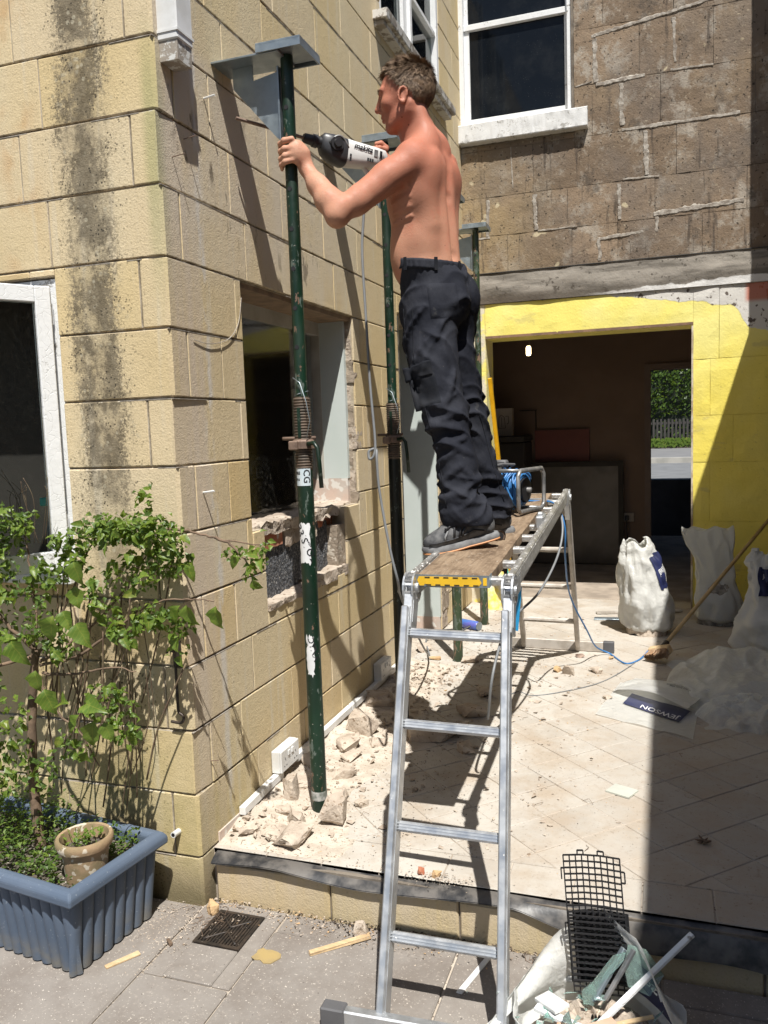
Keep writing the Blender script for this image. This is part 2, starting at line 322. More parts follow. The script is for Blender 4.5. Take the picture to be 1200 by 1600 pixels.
def tile_mat(name, c1, c2, dust):
    t = NT(name); p = t.pos(); x, y, z = t.xyz(p); r = t.rnd()
    col = t.mix(r, c1, c2)
    v = t.vadd(t.vscale(p, (1, 1, 1)), t.vscale(t.n('ShaderNodeCombineXYZ').outputs[0], (1, 1, 1)))
    col = t.mix(t.ss(t.noise(p, 5.5, 5, .65), .38, .68, 0, .6), col, (.36, .28, .20))
    col = t.mix(t.ss(t.noise(p, 60, 3, .7), .62, .70, 0, .7), col, (.20, .15, .105))
    col = t.mix(t.ss(t.noise(t.vadd(p, (4, 2, 0)), 19, 4, .75), .64, .70, 0, .6), col, (.24, .185, .13))
    du = t.mul(t.ss(t.noise(p, 2.4, 6, .7), .36, .62), t.ss(x, 1.75, .9, .12, 1)); col = t.mix(t.mul(du, dust), col, (.50, .475, .43)); col = t.mix(t.ss(t.noise(t.vadd(p, (8, 2, 5)), 7, 7, .8), .52, .66, 0, .5), col, (.38, .325, .265)); col = t.mix(t.ss(t.noise(t.vadd(p, (8, 7, 5)), 34, 5, .8), .56, .66, 0, .45), col, (.33, .275, .22))
    col = t.mix(t.ss(t.noise(t.vadd(p, (1, 2, 5)), 110, 2), .68, .73, 0, .6), col, (.12, .09, .065))
    h = t.ma('ADD', t.noise(p, 50, 5, .7), t.noise(p, 9, 3))
    return t.fin(t.bsdf(col, .8, 0, t.bump(h, .35, .004), .35))
M['tile'] = tile_mat('travertine_tile', (.43, .395, .345), (.37, .335, .29), .8)
M['grout'] = simple('dusty_grout', (.32, .27, .215), (.48, .42, .35), 6, .97, bst=.4, bsc=90, vec='pos', speck=((.12, .09, .07), 70, .60))
def paving_mat():
    t = NT('paving_slab'); p = t.pos(); x, y, z = t.xyz(p); r = t.rnd()
    col = t.mix(r, (.235, .215, .195), (.27, .245, .22))
    col = t.mix(t.ss(t.noise(p, 3.4, 6, .7), .36, .68, 0, .75), col, (.17, .145, .125))
    col = t.mix(t.ss(t.noise(p, 75, 3, .7), .56, .70, 0, .5), col, (.36, .32, .28))
    col = t.mix(t.ss(t.noise(t.vadd(p, (3, 3, 3)), 150, 2), .66, .72, 0, .85), col, (.60, .55, .48))
    col = t.mix(t.ss(t.noise(t.vadd(p, (1, 3, 3)), 95, 2), .70, .76, 0, .8), col, (.07, .06, .05))
    return t.fin(t.bsdf(col, .9, 0, t.bump(t.ma('ADD', t.noise(p, 90, 4, .7), t.noise(p, 13, 4)), .4, .004), .25))
M['paving'] = paving_mat()
M['soil'] = simple('dark_soil', (.06, .048, .036), (.12, .10, .08), 40, .97, bst=1, bsc=70, bd=.01, vec='pos', speck=((.45, .41, .35), 90, .64))
def alu_mat(name, c=(.62, .64, .66), spl=.66):
    t = NT(name); p = t.obj(); x, y, z = t.xyz(p)
    col = t.mix(t.ss(t.noise(t.vscale(p, (1, 1, 1)), 9, 5, .7), .3, .7), c, tuple(v * .8 for v in c))
    sp = t.ss(t.noise(p, 70, 5, .7), spl, spl + .04)
    col = t.mix(sp, col, (.78, .77, .74))
    met = t.ma('SUBTRACT', .82, t.mul(sp, .8)); ro = t.ma('ADD', t.ss(t.noise(p, 22, 4), .3, .7, .34, .56), t.mul(sp, .3))
    return t.fin(t.bsdf(col, ro, met, t.bump(t.noise(p, 45, 4), .12, .002), .5))
M['alu'] = alu_mat('scuffed_aluminium'); M['alu_paint'] = alu_mat('paint_splashed_aluminium', (.60, .59, .57), .57); M['galv'] = alu_mat('galvanised_steel', (.36, .42, .46), .74)
M['alu_dull'] = simple('dusty_aluminium', (.40, .36, .31), (.55, .51, .46), 14, .6, .35)
def prop_mat(name, base, rub=.57, rust=(.16, .10, .07)):
    t = NT(name); p = t.obj(); x, y, z = t.xyz(p)
    v = t.vscale(p, (1, 1, .45))
    col = t.mix(t.ss(t.noise(v, 9, 4), .35, .65), base, tuple(q * .55 for q in base))
    col = t.mix(t.ss(t.noise(t.vadd(v, (1, 1, 1)), 24, 5, .72), rub, rub + .05, 0, .75), col, (.13, .16, .14))
    col = t.mix(t.ss(t.noise(t.vadd(v, (4, 1, 1)), 33, 4, .7), rub + .04, rub + .07), col, rust)
    col = t.mix(t.ss(t.noise(p, 60, 3), .70, .74), col, (.45, .42, .37))
    return t.fin(t.bsdf(col, t.ss(t.noise(v, 15, 4), .3, .7, .28, .55), 0, t.bump(t.noise(v, 40, 4, .7), .25, .003), .5))
M['prop_green'] = prop_mat('green_prop_paint', (.007, .030, .016)); M['prop_old'] = prop_mat('worn_green_prop_paint', (.045, .07, .035), .52, (.20, .13, .09)); M['prop_black'] = prop_mat('dark_prop_steel', (.012, .016, .013), .6)
M['thread'] = simple('rusty_thread', (.10, .085, .07), (.16, .12, .09), 30, .55, .45, bst=.3)
M['rust'] = simple('rusty_iron', (.16, .11, .085), (.24, .17, .13), 30, .6, .4, bst=.5)
M['iron'] = simple('black_iron', (.025, .022, .02), (.06, .045, .035), 30, .5, .3, bst=.4)
def wood_mat(name, c1, c2, dirt, ax=(3, 40, 40)):
    t = NT(name); p = t.obj()
    g = t.noise(t.vscale(p, ax), 1.5, 5, .65, .6)
    col = t.mix(t.ss(g, .3, .7), c1, c2)
    col = t.mix(t.ss(t.noise(p, 9, 6, .75), .46, .66, 0, .85), col, dirt)
    col = t.mix(t.ss(t.noise(p, 70, 3), .66, .72, 0, .7), col, (.5, .45, .38))
    return t.fin(t.bsdf(col, .85, 0, t.bump(t.ma('ADD', g, t.mul(t.noise(p, 80, 3), .3)), .45, .004), .25))
M['plank'] = wood_mat('scaffold_board_wood', (.29, .215, .145), (.185, .13, .085), (.085, .055, .035), (55, 4, 55))
M['wood_pale'] = wood_mat('pale_split_wood', (.62, .47, .29), (.50, .36, .20), (.40, .28, .16))
M['wood_pink'] = simple('pink_wood_offcut', (.56, .38, .28), (.48, .31, .22), 12, .8)
M['handle_wood'] = simple('broom_handle_wood', (.46, .33, .17), (.38, .26, .12), 8, .6)
def flat(name, c, rough=.6, **kw): return simple(name, c, tuple(v * .86 for v in c), 10, rough, bst=.08, **kw)
M['band_yellow'] = flat('yellow_end_band', (.80, .48, .02)); M['black_plastic'] = flat('black_plastic', (.02, .02, .022), .45)
M['grey_rubber'] = flat('grey_rubber', (.10, .10, .105)); M['blue_tag'] = flat('blue_tag', (.03, .36, .72), .4); M['blue_cable'] = flat('blue_cable', (.045, .19, .46), .35)
M['grey_cable'] = flat('grey_cable', (.20, .21, .22), .45); M['steel_tube'] = simple('scratched_grey_tube', (.16, .165, .17), (.33, .32, .31), 18, .4, .5)
M['yellow_level'] = flat('yellow_level', (.80, .43, .01), .4); M['teal'] = flat('teal_plastic', (.06, .45, .38), .4)
def planter_mat():
    t = NT('blue_grey_planter_plastic'); p = t.obj(); x, y, z = t.xyz(p)
    col = t.mix(t.ss(t.noise(p, 5, 4), .35, .7), (.085, .115, .165), (.105, .135, .185))
    col = t.mix(t.ss(t.noise(t.vadd(p, (2, 0, 0)), 100, 3), .66, .72, 0, .45), col, (.30, .33, .36))
    col = t.mix(t.mul(t.ss(z, .12, .0), t.ss(t.noise(p, 14, 4), .35, .65)), col, (.17, .165, .15))
    return t.fin(t.bsdf(col, .62, 0, t.bump(t.noise(p, 120, 3), .2, .002), .35))
M['planter'] = planter_mat()
M['terracotta'] = simple('aged_terracotta', (.34, .23, .135), (.22, .17, .09), 13, .85, bst=.4, bsc=60, bd=.003, speck=((.52, .46, .36), 30, .58))
def leaf_mat(name, c1, c2, yel):
    t = NT(name); r = t.rnd(); p = t.pos()
    f = t.ma('FRACT', t.ma('ADD', t.mul(r, 3.7), t.mul(t.noise(p, 16, 2), 2.2)))
    col = t.mix(f, c1, c2); col = t.mix(t.ss(t.noise(p, 9, 2), .60, .70, 0, .55), col, yel); ox, oy, oz = t.xyz(t.obj()); ax_ = t.ma('ABSOLUTE', ox); vn = t.ma('ABSOLUTE', t.ma('SUBTRACT', t.ma('FRACT', t.ma('ADD', t.mul(t.ma('SUBTRACT', oy, t.mul(ax_, .8)), 95), 20)), .5)); vm = t.ma('MAXIMUM', t.ss(vn, .10, .02, 0, .45), t.ss(ax_, .0012, .0004, 0, .6)); col = t.mix(vm, col, yel)
    col = t.mix(t.ss(t.noise(p, 130, 3, .7), .64, .70, 0, .5), col, (.20, .13, .04))
    a = t.bsdf(col, .42, 0, t.bump(t.noise(p, 90, 2), .3, .003), .45)
    tr = t.n('ShaderNodeBsdfTranslucent'); t.L(t.mix(.5, col, (.30, .42, .03)), tr.inputs[0])
    mx = t.n('ShaderNodeMixShader'); mx.inputs[0].default_value = .38; t.L(a, mx.inputs[1]); t.L(tr.outputs[0], mx.inputs[2])
    return t.fin(mx.outputs[0])
M['leaf'] = leaf_mat('bright_leaf', (.085, .155, .022), (.16, .24, .04), (.30, .31, .06))
M['leaf_dark'] = leaf_mat('dark_leaf', (.05, .10, .02), (.09, .15, .035), (.13, .17, .03))
M['bark'] = simple('brown_bark', (.20, .135, .09), (.11, .075, .05), 22, .9, bst=.7, bsc=45, bd=.004, vec='pos')
M['stem'] = simple('thin_stem', (.17, .13, .075), (.11, .07, .045), 22, .8, vec='pos')
def skin_mat():
    t = NT('sun_reddened_skin'); p = t.pos(); x, y, z = t.xyz(p)
    red = t.ss(z, 2.22, 2.62)
    col = t.mix(red, (.52, .27, .175), (.41, .155, .098))
    col = t.mix(t.mul(t.ss(z, 2.58, 2.74), .6), col, (.42, .17, .11))
    arm = t.ss(x, .50, .36); col = t.mix(t.mul(arm, .75), col, (.58, .335, .225))
    col = t.mix(t.ss(t.noise(p, 7, 4), .38, .68, 0, .35), col, (.44, .19, .125))
    col = t.mix(t.ss(t.noise(p, 110, 3), .60, .72, 0, .3), col, (.34, .15, .10))
    h = t.ma('ADD', t.noise(p, 220, 3), t.mul(t.noise(p, 30, 3), .5))
    col = t.mix(t.ss(t.vor(p, 17), .055, .04), col, (.16, .06, .035)); col = t.mix(t.ss(t.noise(t.vadd(p, (1, 5, 2)), 19, 5, .7), .5, .7, 0, .3), col, (.52, .16, .10))
    return t.fin(t.bsdf(col, t.ss(t.noise(p, 40, 4), .35, .65, .5, .68), 0, t.bump(h, .4, .003), .3, Subsurface_Weight=.12, Subsurface_Scale=.012, Subsurface_Radius=(1., .35, .2)))
M['skin'] = skin_mat()
def cloth_mat():
    t = NT('dark_navy_work_cloth'); p = t.pos()
    col = t.mix(t.ss(t.noise(p, 6, 4), .35, .7), (.015, .0165, .0235), (.032, .034, .043))
    col = t.mix(t.ss(t.noise(t.vadd(p, (3, 1, 0)), 17, 6, .72), .60, .74, 0, .55), col, (.075, .074, .074))
    col = t.mix(t.ss(t.vor(p, 30), .06, .04, 0, .35), col, (.16, .15, .14))
    h = t.ma('ADD', t.noise(t.vscale(p, (1, 1, .5)), 22, 5, .6), t.mul(t.noise(p, 400, 2), .12))
    return t.fin(t.bsdf(col, .82, 0, t.bump(h, .5, .012), .12))
M['cloth'] = cloth_mat()
M['cloth_worn'] = simple('faded_pocket_cloth', (.013, .0145, .019), (.023, .024, .028), 14, .9, spec=.12, bst=.4, bsc=30, bd=.006, vec='pos')
M['hair'] = simple('short_brown_hair', (.12, .072, .040), (.22, .145, .085), 60, .65, bst=.3, vec='pos')
M['shoe'] = simple('grey_work_shoe', (.04, .042, .047), (.12, .12, .122), 30, .7, bst=.5, bsc=90, bd=.003, vec='pos')
M['shoe_dark'] = flat('black_shoe_fabric', (.03, .03, .034)); M['sole'] = simple('pale_grey_sole', (.22, .225, .23), (.13, .13, .135), 30, .7, vec='pos'); M['sole_o'] = flat('orange_gum_sole', (.55, .25, .10))
M['drill_white'] = simple('white_tool_plastic', (.70, .71, .70), (.60, .60, .58), 9, .35, bst=.05, vec='pos'); M['drill_dark'] = flat('dark_grey_tool_plastic', (.035, .036, .04), .4)
M['ink'] = flat('black_print', (.015, .015, .018)); M['navy'] = flat('navy_print', (.020, .026, .085), .4); M['white_flat'] = flat('white_print', (.72, .73, .74), .5)
def bag_mat(name, c, transp, tl=.45, rough=.3):
    t = NT(name); p = t.obj()
    cr = t.ma('ADD', t.noise(t.vadd(p, t.vscale(t.noise(p, 7, 2, col=True), (.3, .3, .3))), 9, 4, .6), t.mul(t.vor(t.vadd(p, t.vscale(t.noise(p, 9, 3, col=True), (.2, .2, .2))), 12, 'DISTANCE_TO_EDGE'), .9))
    nb = t.bump(cr, .42, .02)
    a = t.bsdf(c, rough, 0, nb, .5)
    tr = t.n('ShaderNodeBsdfTranslucent'); tr.inputs[0].default_value = tuple(c) + (1,)
    mx = t.n('ShaderNodeMixShader'); mx.inputs[0].default_value = tl; t.L(a, mx.inputs[1]); t.L(tr.outputs[0], mx.inputs[2]); s_ = mx.outputs[0]
    if transp > 0:
        tp = t.n('ShaderNodeBsdfTransparent'); m2 = t.n('ShaderNodeMixShader'); lw = t.n('ShaderNodeLayerWeight'); lw.inputs[0].default_value = .35; t.L(nb, lw.inputs[1])
        t.L(t.ma('SUBTRACT', transp, t.mul(lw.outputs[1], transp * .85), clamp=True), m2.inputs[0]); t.L(s_, m2.inputs[1]); t.L(tp.outputs[0], m2.inputs[2]); s_ = m2.outputs[0]
    return t.fin(s_)
M['bag_white'] = bag_mat('white_rubble_sack', (.78, .78, .75), .0); M['bag_sheer'] = bag_mat('translucent_sack', (.78, .79, .77), .36); M['bag_clear'] = bag_mat('clear_polythene', (.84, .86, .84), .66, .35, .14)
def gglass():
    t = NT('broken_green_glass'); p = t.obj()
    return t.fin(t.bsdf((.62, .82, .76), .06, 0, t.bump(t.noise(p, 60, 3), .6, .004), .8, Transmission_Weight=.85, IOR=1.45))
M['gglass'] = gglass()

M['bag_open'] = bag_mat('frosted_sack', (.84, .85, .83), .10, .5, .35)
G = -.045; ZF = .127; H = .229; D = 4.282
def zc(k): return ZF + H * k
def subtract(rect, holes, mu=.025, mw=.02):
    out = [rect]
    for (a0, a1, b0, b1) in holes:
        nxt = []
        for (u0, u1, w0, w1) in out:
            if a1 <= u0 or a0 >= u1 or b1 <= w0 or b0 >= w1: nxt.append((u0, u1, w0, w1)); continue
            if a0 > u0: nxt.append((u0, a0, w0, w1))
            if a1 < u1: nxt.append((a1, u1, w0, w1))
            m0, m1 = max(u0, a0), min(u1, a1)
            if b0 > w0: nxt.append((m0, m1, w0, b0))
            if b1 < w1: nxt.append((m0, m1, b1, w1))
        out = nxt
    return [r for r in out if r[1] - r[0] > mu and r[3] - r[2] > mw]
def jit(mb, a):
    mb.v = [(x + random.uniform(-a, a), y + random.uniform(-a, a), z + random.uniform(-a, a)) for x, y, z in mb.v]
# ------------------------------------------------------------------ ground
g = MB(); g.box(-30, 30, -30, 60, G - .6, G - .03); g.build('ground', M['soil'], kind='structure')
pav = link(bpy.data.objects.new('pavement', None)); pav['kind'] = 'structure'
xb = [-1.8, -1.2, -.6, .0, .31, .92, 1.53, 2.14]
for i in range(len(xb) - 1):
    y = .5 - .57 - (.3 if i % 2 else 0); ys = [.04 if xb[i] >= 0 else .0, y]
    while y > -3.0: y -= .61; ys.append(y)
    for a, b in zip(ys, ys[1:]):
        if xb[i] == 0 and a > -.2:
            for q0, q1, r0, r1 in subtract((xb[i] + .004, xb[i + 1] - .004, b + .004, a - .004), [(.075, .245, -.20, -.01)]):
                mb = MB(); dz = random.uniform(-.002, .002); mb.box(q0, q1, r0, r1, G - .05, G + dz, .003); mb.build('paving_slab', M['paving'], pav)
            continue
        mb = MB(); dz = random.uniform(-.003, .003); mb.box(xb[i] + .004, xb[i + 1] - .004, b + .004, a - .004, G - .05, G + dz, .004); jit(mb, .0012)
        mb.build('paving_slab', M['paving'], pav)
mb = MB(); mb.box(-1.8, 2.14, -3.0, .04, G - .06, G - .008); mb.build('joint_bed', M['grout'], pav)
# ------------------------------------------------------------------ main house (garden facade + long wall)
house = thing('stone_house', 'cream stone block house wing with corner between the shrub and the steel props', 'building')
holesB = [(.50, 1.70, 1.215, 2.185), (.60, 1.50, .885, 1.215), (2.47, 3.31, .10, 2.30), (2.33, 3.66, 3.93, 5.3)]
holesA = [(-1.25, -.445, 1.13, 2.16)]
def stone(rect, face, corner=None, th=.1):
    u0, u1, w0, w1 = rect; mb = MB(); o = random.uniform(-.0009, .0009); j = .0028; c = random.uniform(.0025, .004)
    e0 = .0018 if corner != 'lo' else 0; e1 = .0018 if corner != 'hi' else 0
    if face == 'B': args = (-th, o, u0 + e0, u1 - .0018, w0 + j, w1 - j)
    else: args = (u0 + .0018, u1 - e1, -o, th, w0 + j, w1 - j)
    mb.box(*args, c)
    if corner:   # soften the arris at the quoin
        vs = []
        for (x, y, z) in mb.v:
            if x > -.012 and y < .012:
                if y < .003: x -= .008
                else: y += .008
            vs.append((x, y, z))
        mb.v = vs
    jit(mb, .0009)
    return mb.build('block', M['stone'], house)
perp = MB()
for k in range(-1, 22):
    w0 = zc(k) if k >= 0 else G - .05; w1 = zc(k + 1)
    odd = k % 2 != 0
    # long wall
    ys = [(.106 if odd else 0.0)]; y = .45 if not odd else .335
    if k == 9: y = .555
    while y < D - .12: ys.append(y + random.uniform(-.004, .004)); y += .45
    ys.append(D + .05)
    for i, (a, b) in enumerate(zip(ys, ys[1:])):
        rects = subtract((a, b, w0, w1), holesB)
        for rc in rects:
            stone(rc, 'B', 'lo' if (not odd and i == 0 and rc[0] == a) else None)
        if i: 
            for rc in subtract((a - .003, a + .003, w0 + .004, w1 - .004), holesB): pass
        if 0 < i and not any(h[0] - .01 < a < h[1] + .01 and h[2] < (w0 + w1) / 2 < h[3] for h in holesB): perp.box(-.05, -.0025, a - .004, a + .004, w0 + .004, w1 - .004)
    if w1 > 3.9: continue
    xs = [(0.0 if odd else -.106)]; x = -.45 if odd else -.55
    if k == 5: x = -.46
    while x > -1.75: xs.append(x); x -= .45
    xs.append(-1.9)
    for i, (b, a) in enumerate(zip(xs, xs[1:])):
        for rc in subtract((a, b, w0, w1), holesA):
            stone(rc, 'A', 'hi' if (odd and i == 0 and rc[1] == b) else None)
        if i and not any(h[0] - .01 < b < h[1] + .01 and h[2] < (w0 + w1) / 2 < h[3] for h in holesA): perp.box(b - .004, b + .004, .0025, .05, w0 + .004, w1 - .004)
    if not odd: perp.box(-.1075, -.1035, .0025, .05, w0 + .004, w1 - .004)
    else: perp.box(-.05, -.0025, .1025, .1065, w0 + .004, w1 - .004)
perp.build('pointing', M['mortar'], house, kind='stuff')
bed = MB()
for (a, b, c_, d_) in subtract((.07, D + .3, G - .05, 5.2), holesB): bed.box(-.30, -.010, a, b, c_, d_)
for (a, b, c_, d_) in subtract((-1.9, -.0101, G - .05, 5.2), holesA): bed.box(a, b, .010, .30 if b < -.31 else .0699, c_, d_)
bed.build('mortar_bed', M['mortar'], house)
# thin white smears along the lower edge of the bed joints
mb = MB()
for k in range(0, 21):
    z = zc(k)
    segs = subtract((0, D, z - .003, z + .002), holesB, .02, .001)
    for (a, b, c_, d_) in segs:
        y = a
        while y < b:
            l = random.uniform(.05, .3)
            if random.random() < .45: mb.box(-.008, .0006, y, min(y + l, b), z - .0052, z - .0030)
            y += l
    x = -.01
    while x > -1.8 and z < 3.6:
        l = random.uniform(.05, .25)
        if random.random() < .5 and not (x - l < -.44 and 1.1 < z < 2.2): mb.box(x - l, x, -.0006, .008, z - .0052, z - .0030)
        x -= l
mb.build('joint_smear', M['mortar_pale'], house, kind='stuff')
# window recess in the long wall: timber head, glass, plasterboard reveal
win = link(bpy.data.objects.new('window', None)); win.parent = house
mb = MB(); mb.box(-.30, -.015, .50, 1.70, 2.165, 2.215); mb.build('head_board', simple('raw_lintel_board', (.30, .21, .13), (.20, .14, .09), 12, .9, vec='pos'), win)
mb = MB(); mb.box(-.205, -.185, .485, 1.52, 1.13, 2.17); mb.build('pane', M['glass_dusty'], win)
mb = MB(); mb.box(-.23, -.18, .49, .52, 1.10, 2.165); mb.box(-.23, -.18, .52, 1.665, 2.10, 2.165); mb.box(-.23, -.18, 1.665, 1.70, 1.1, 2.165); mb.build('frame', simple('pale_frame_board', (.50, .49, .44), (.40, .38, .33), 8, .8, vec='pos'), win)
mb = MB(); mb.box(-.36, -.045, 1.668, 1.70, 1.35, 2.165); mb.build('reveal_board', M['plasterboard'], win)
mb = MB(); mb.box(-.36, -.048, 1.664, 1.698, 1.19, 1.349); mb.build('reveal_plaster', M['plaster'], win)
mb = MB(); mb.box(-.6, -.3, 1.67, 1.70, 1.1, 2.2); mb.box(-2.6, -2.58, .2, 4.2, 0, 2.5); mb.box(-2.6, -.30, .28, .30, 0, 2.5); mb.box(-2.6, -.3, 4.2, 4.22, 0, 2.5); mb.box(-2.6, -.30, .3, 4.2, 2.42, 2.5); mb.box(-2.6, -.30, .3, 4.2, .05, .12)
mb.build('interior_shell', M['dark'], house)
# rough broken sill: brick remnants, mortar crust, charcoal block, loose cut stones
rs = random.Random(3)
def rough_slab(name, mat, parent, x0, x1, y0, y1, z0, z1, amp, nu=14, nw=5, seed=0, **kw):
    mb = MB(); nx = 4
    V = {}
    pts = []
    def put(i, j, k):
        key = (i, j, k)
        if key not in V:
            x = x0 + (x1 - x0) * i / nx; y = y0 + (y1 - y0) * j / nu; z = z0 + (z1 - z0) * k / nw
            n = noise.noise_vector(Vector((x * 23 + seed, y * 23, z * 23))) * amp + noise.noise_vector(Vector((x * 70, y * 70 + seed, z * 70))) * amp * .5
            V[key] = len(pts); pts.append((x + n.x, y + n.y, z + n.z))
        return V[key]
    F = []
    for j in range(nu):
        for k in range(nw):
            F.append([put(nx, j, k), put(nx, j + 1, k), put(nx, j + 1, k + 1), put(nx, j, k + 1)]); F.append([put(0, j, k), put(0, j, k + 1), put(0, j + 1, k + 1), put(0, j + 1, k)])
        for i in range(nx):
            F.append([put(i, j, nw), put(i + 1, j, nw), put(i + 1, j + 1, nw), put(i, j + 1, nw)]); F.append([put(i, j, 0), put(i, j + 1, 0), put(i + 1, j + 1, 0), put(i + 1, j, 0)])
    for i in range(nx):
        for k in range(nw):
            F.append([put(i, 0, k), put(i + 1, 0, k), put(i + 1, 0, k + 1), put(i, 0, k + 1)]); F.append([put(i, nu, k), put(i, nu, k + 1), put(i + 1, nu, k + 1), put(i + 1, nu, k)])
    mb.add(pts, F); return mb.build(name, mat, parent, smooth=True, angle=40, **kw)
rough_slab('mortar_crust', M['rubble'], house, -.30, -.035, .495, 1.66, 1.175, 1.225, .022, 30, 3, 1)
rough_slab('brick', M['red_brick'], house, -.28, -.05, .50, .86, 1.115, 1.178, .006, 12, 3, 2)
rough_slab('brick', M['red_brick'], house, -.28, -.075, 1.25, 1.50, 1.12, 1.178, .008, 10, 3, 5)
rough_slab('brick', M['rubble'], house, -.28, -.05, .90, 1.22, 1.10, 1.178, .014, 12, 3, 6)
rough_slab('charcoal_block', M['charcoal_block'], house, -.29, -.062, .59, 1.03, .90, 1.118, .005, 18, 8, 3)
rough_slab('charcoal_block', M['charcoal_block'], house, -.29, -.070, 1.04, 1.40, .92, 1.16, .008, 16, 8, 4)
rough_slab('mortar_ledge', M['rubble'], house, -.29, .006, .60, 1.12, .872, .902, .012, 22, 3, 7)
rough_slab('mortar_ledge', M['rubble'], house, -.29, .004, 1.12, 1.49, .872, .925, .014, 16, 3, 8)
rough_slab('cut_stone', M['cut'], house, -.10, -.012, 1.40, 1.50, .925, 1.13, .004, 6, 8, 9)
for i in range(9):   # broken jamb ends right of the recess
    z0 = 1.16 + i * .115; rough_slab('jamb_mortar', M['rubble'] if i % 2 else M['cut'], house, -.13, -.004 - .012 * (i % 3), 1.694, 1.745 + .03 * (i % 2), z0, z0 + .112, .009, 5, 6, 20 + i)
# doorway of the long wall: membrane edge, plasterboard on the far reveal, rough pier
mb = MB(); mb.box(-.12, .004, 2.462, 2.474, ZF, 2.28); mb.build('damp_membrane', M['black_dpc'], house)
mb = MB(); mb.box(-.45, -.004, 3.285, 3.312, .23, 2.30); mb.build('reveal_board', M['plasterboard'], house)
mb = MB(); mb.box(-.45, -.008, 3.283, 3.310, ZF, .2299); mb.build('reveal_plaster', M['plaster'], house)
for i in range(7):
    z0 = .14 + i * .13; rough_slab('pier_rubble', M['cut'] if i % 3 else M['rubble'], house, -.1, .006 + .006 * (i % 2), 3.316, 3.44 + .05 * (i % 2), z0, z0 + .124, .008, 8, 6, 40 + i)
# skirting strip under the trunking
mb = MB(); mb.box(0.0, .006, .12, 2.46, ZF, .165); mb.build('skirting_render', M['plaster'], house)
# upper side-hung window with flaking sill
w2 = link(bpy.data.objects.new('window', None)); w2.parent = house
mb = MB()
mb.box(-.10, -.01, 2.33, 2.385, 3.93, 5.3); mb.box(-.10, -.01, 3.605, 3.66, 3.93, 5.3); mb.box(-.10, -.01, 2.385, 3.605, 3.93, 3.985); mb.box(-.10, -.01, 2.83, 2.90, 3.985, 5.3)
mb.build('frame', M['wpaint'], w2)
mb = MB(); mb.box(-.06, .012, 2.905, 2.945, 3.99, 5.3); mb.box(-.06, .012, 3.555, 3.60, 3.99, 5.3); mb.box(-.06, .012, 2.945, 3.555, 3.99, 4.04); mb.box(-.055, .005, 2.945, 3.555, 4.345, 4.37); mb.build('casement', M['wpaint'], w2)
mb = MB(); mb.box(-.04, -.032, 2.39, 2.828, 3.985, 5.3); mb.build('pane', M['glass_clear'], w2)
mb = MB(); mb.box(-.036, -.028, 2.9451, 3.5549, 4.0401, 5.3); mb.build('pane', M['glass_clear'], w2)
def cur(u, v): return (-.16 + .015 * math.sin(u * 30), 2.42 + u * .5, 4.0 + v * 1.3)
mb = MB(); mb.grid(cur, 30, 4); mb.build('curtain', flat('pale_curtain', (.55, .57, .60)), w2, smooth=True, fix=False)
mb = MB(); mb.box(-.6, -.55, 2.3, 3.7, 3.8, 5.3); mb.build('room_back', flat('grey_green_room', (.20, .24, .23)), w2)
mb = MB(); mb.box(-.05, .085, 2.20, 3.78, 3.875, 3.928, .006); mb.box(-.05, .06, 2.22, 3.76, 3.845, 3.874, .004); jit(mb, .003); mb.build('sill', whitepaint('flaking_sill', (.62, .60, .56), .50, (.20, .16, .12), 14), w2)
# open white casement on the garden facade
w3 = link(bpy.data.objects.new('window', None)); w3.parent = house
mb = MB(); mb.box(-.475, -.447, .012, .09, 1.135, 2.155); mb.box(-1.24, -.475, .012, .09, 2.115, 2.155); mb.box(-1.24, -.475, .012, .09, 1.135, 1.165); mb.build('frame', M['wpaint'], w3)
mb = MB(); mb.box(-1.27, -.435, -.045, .09, 1.095, 1.132, .005); mb.build('sill', M['wpaint'], w3)
cs = link(bpy.data.objects.new('casement', None)); cs.parent = w3
cs.location = (-.468, -.006, 0); cs.rotation_euler = (0, 0, math.radians(180 + 57))
mb = MB()
mb.box(0, .052, -.02, .02, 1.15, 2.125, .003); mb.box(.55, .602, -.02, .02, 1.15, 2.125, .003); mb.box(.052, .55, -.0195, .0195, 2.07, 2.125, .003); mb.box(.052, .55, -.0195, .0195, 1.15, 1.215, .003)
co = mb.build('stile', M['wpaint']); co.parent = cs
mb = MB(); mb.box(.0521, .5499, -.004, .004, 1.2151, 2.0699); co = mb.build('pane', M['glass_casement']); co.parent = cs
for z in (1.27, 2.0):
    mb = MB(); mb.box(-.475, -.462, -.012, .004, z, z + .07); mb.tube([(-.465, -.012, z), (-.465, -.012, z + .07)], .005); mb.build('hinge', M['wpaint'], w3)
bt = thing('cleaner_bottle', 'teal topped bottle on the ledge behind the dusty casement glass', 'bottle', (-.56, .05, 1.166))
mb = MB(); mb.lathe([(.03, 0), (.034, .01), (.034, .12), (.016, .17), (.014, .2)], 14); mb.build('bottle_body', flat('dark_bottle', (.05, .06, .07), .3), bt, smooth=True)
mb = MB(); mb.box(-.05, .05, -.02, .02, .2, .23, .004); mb.lathe([(.037, .012), (.037, .03)], 14); mb.build('cap', M['teal'], bt)
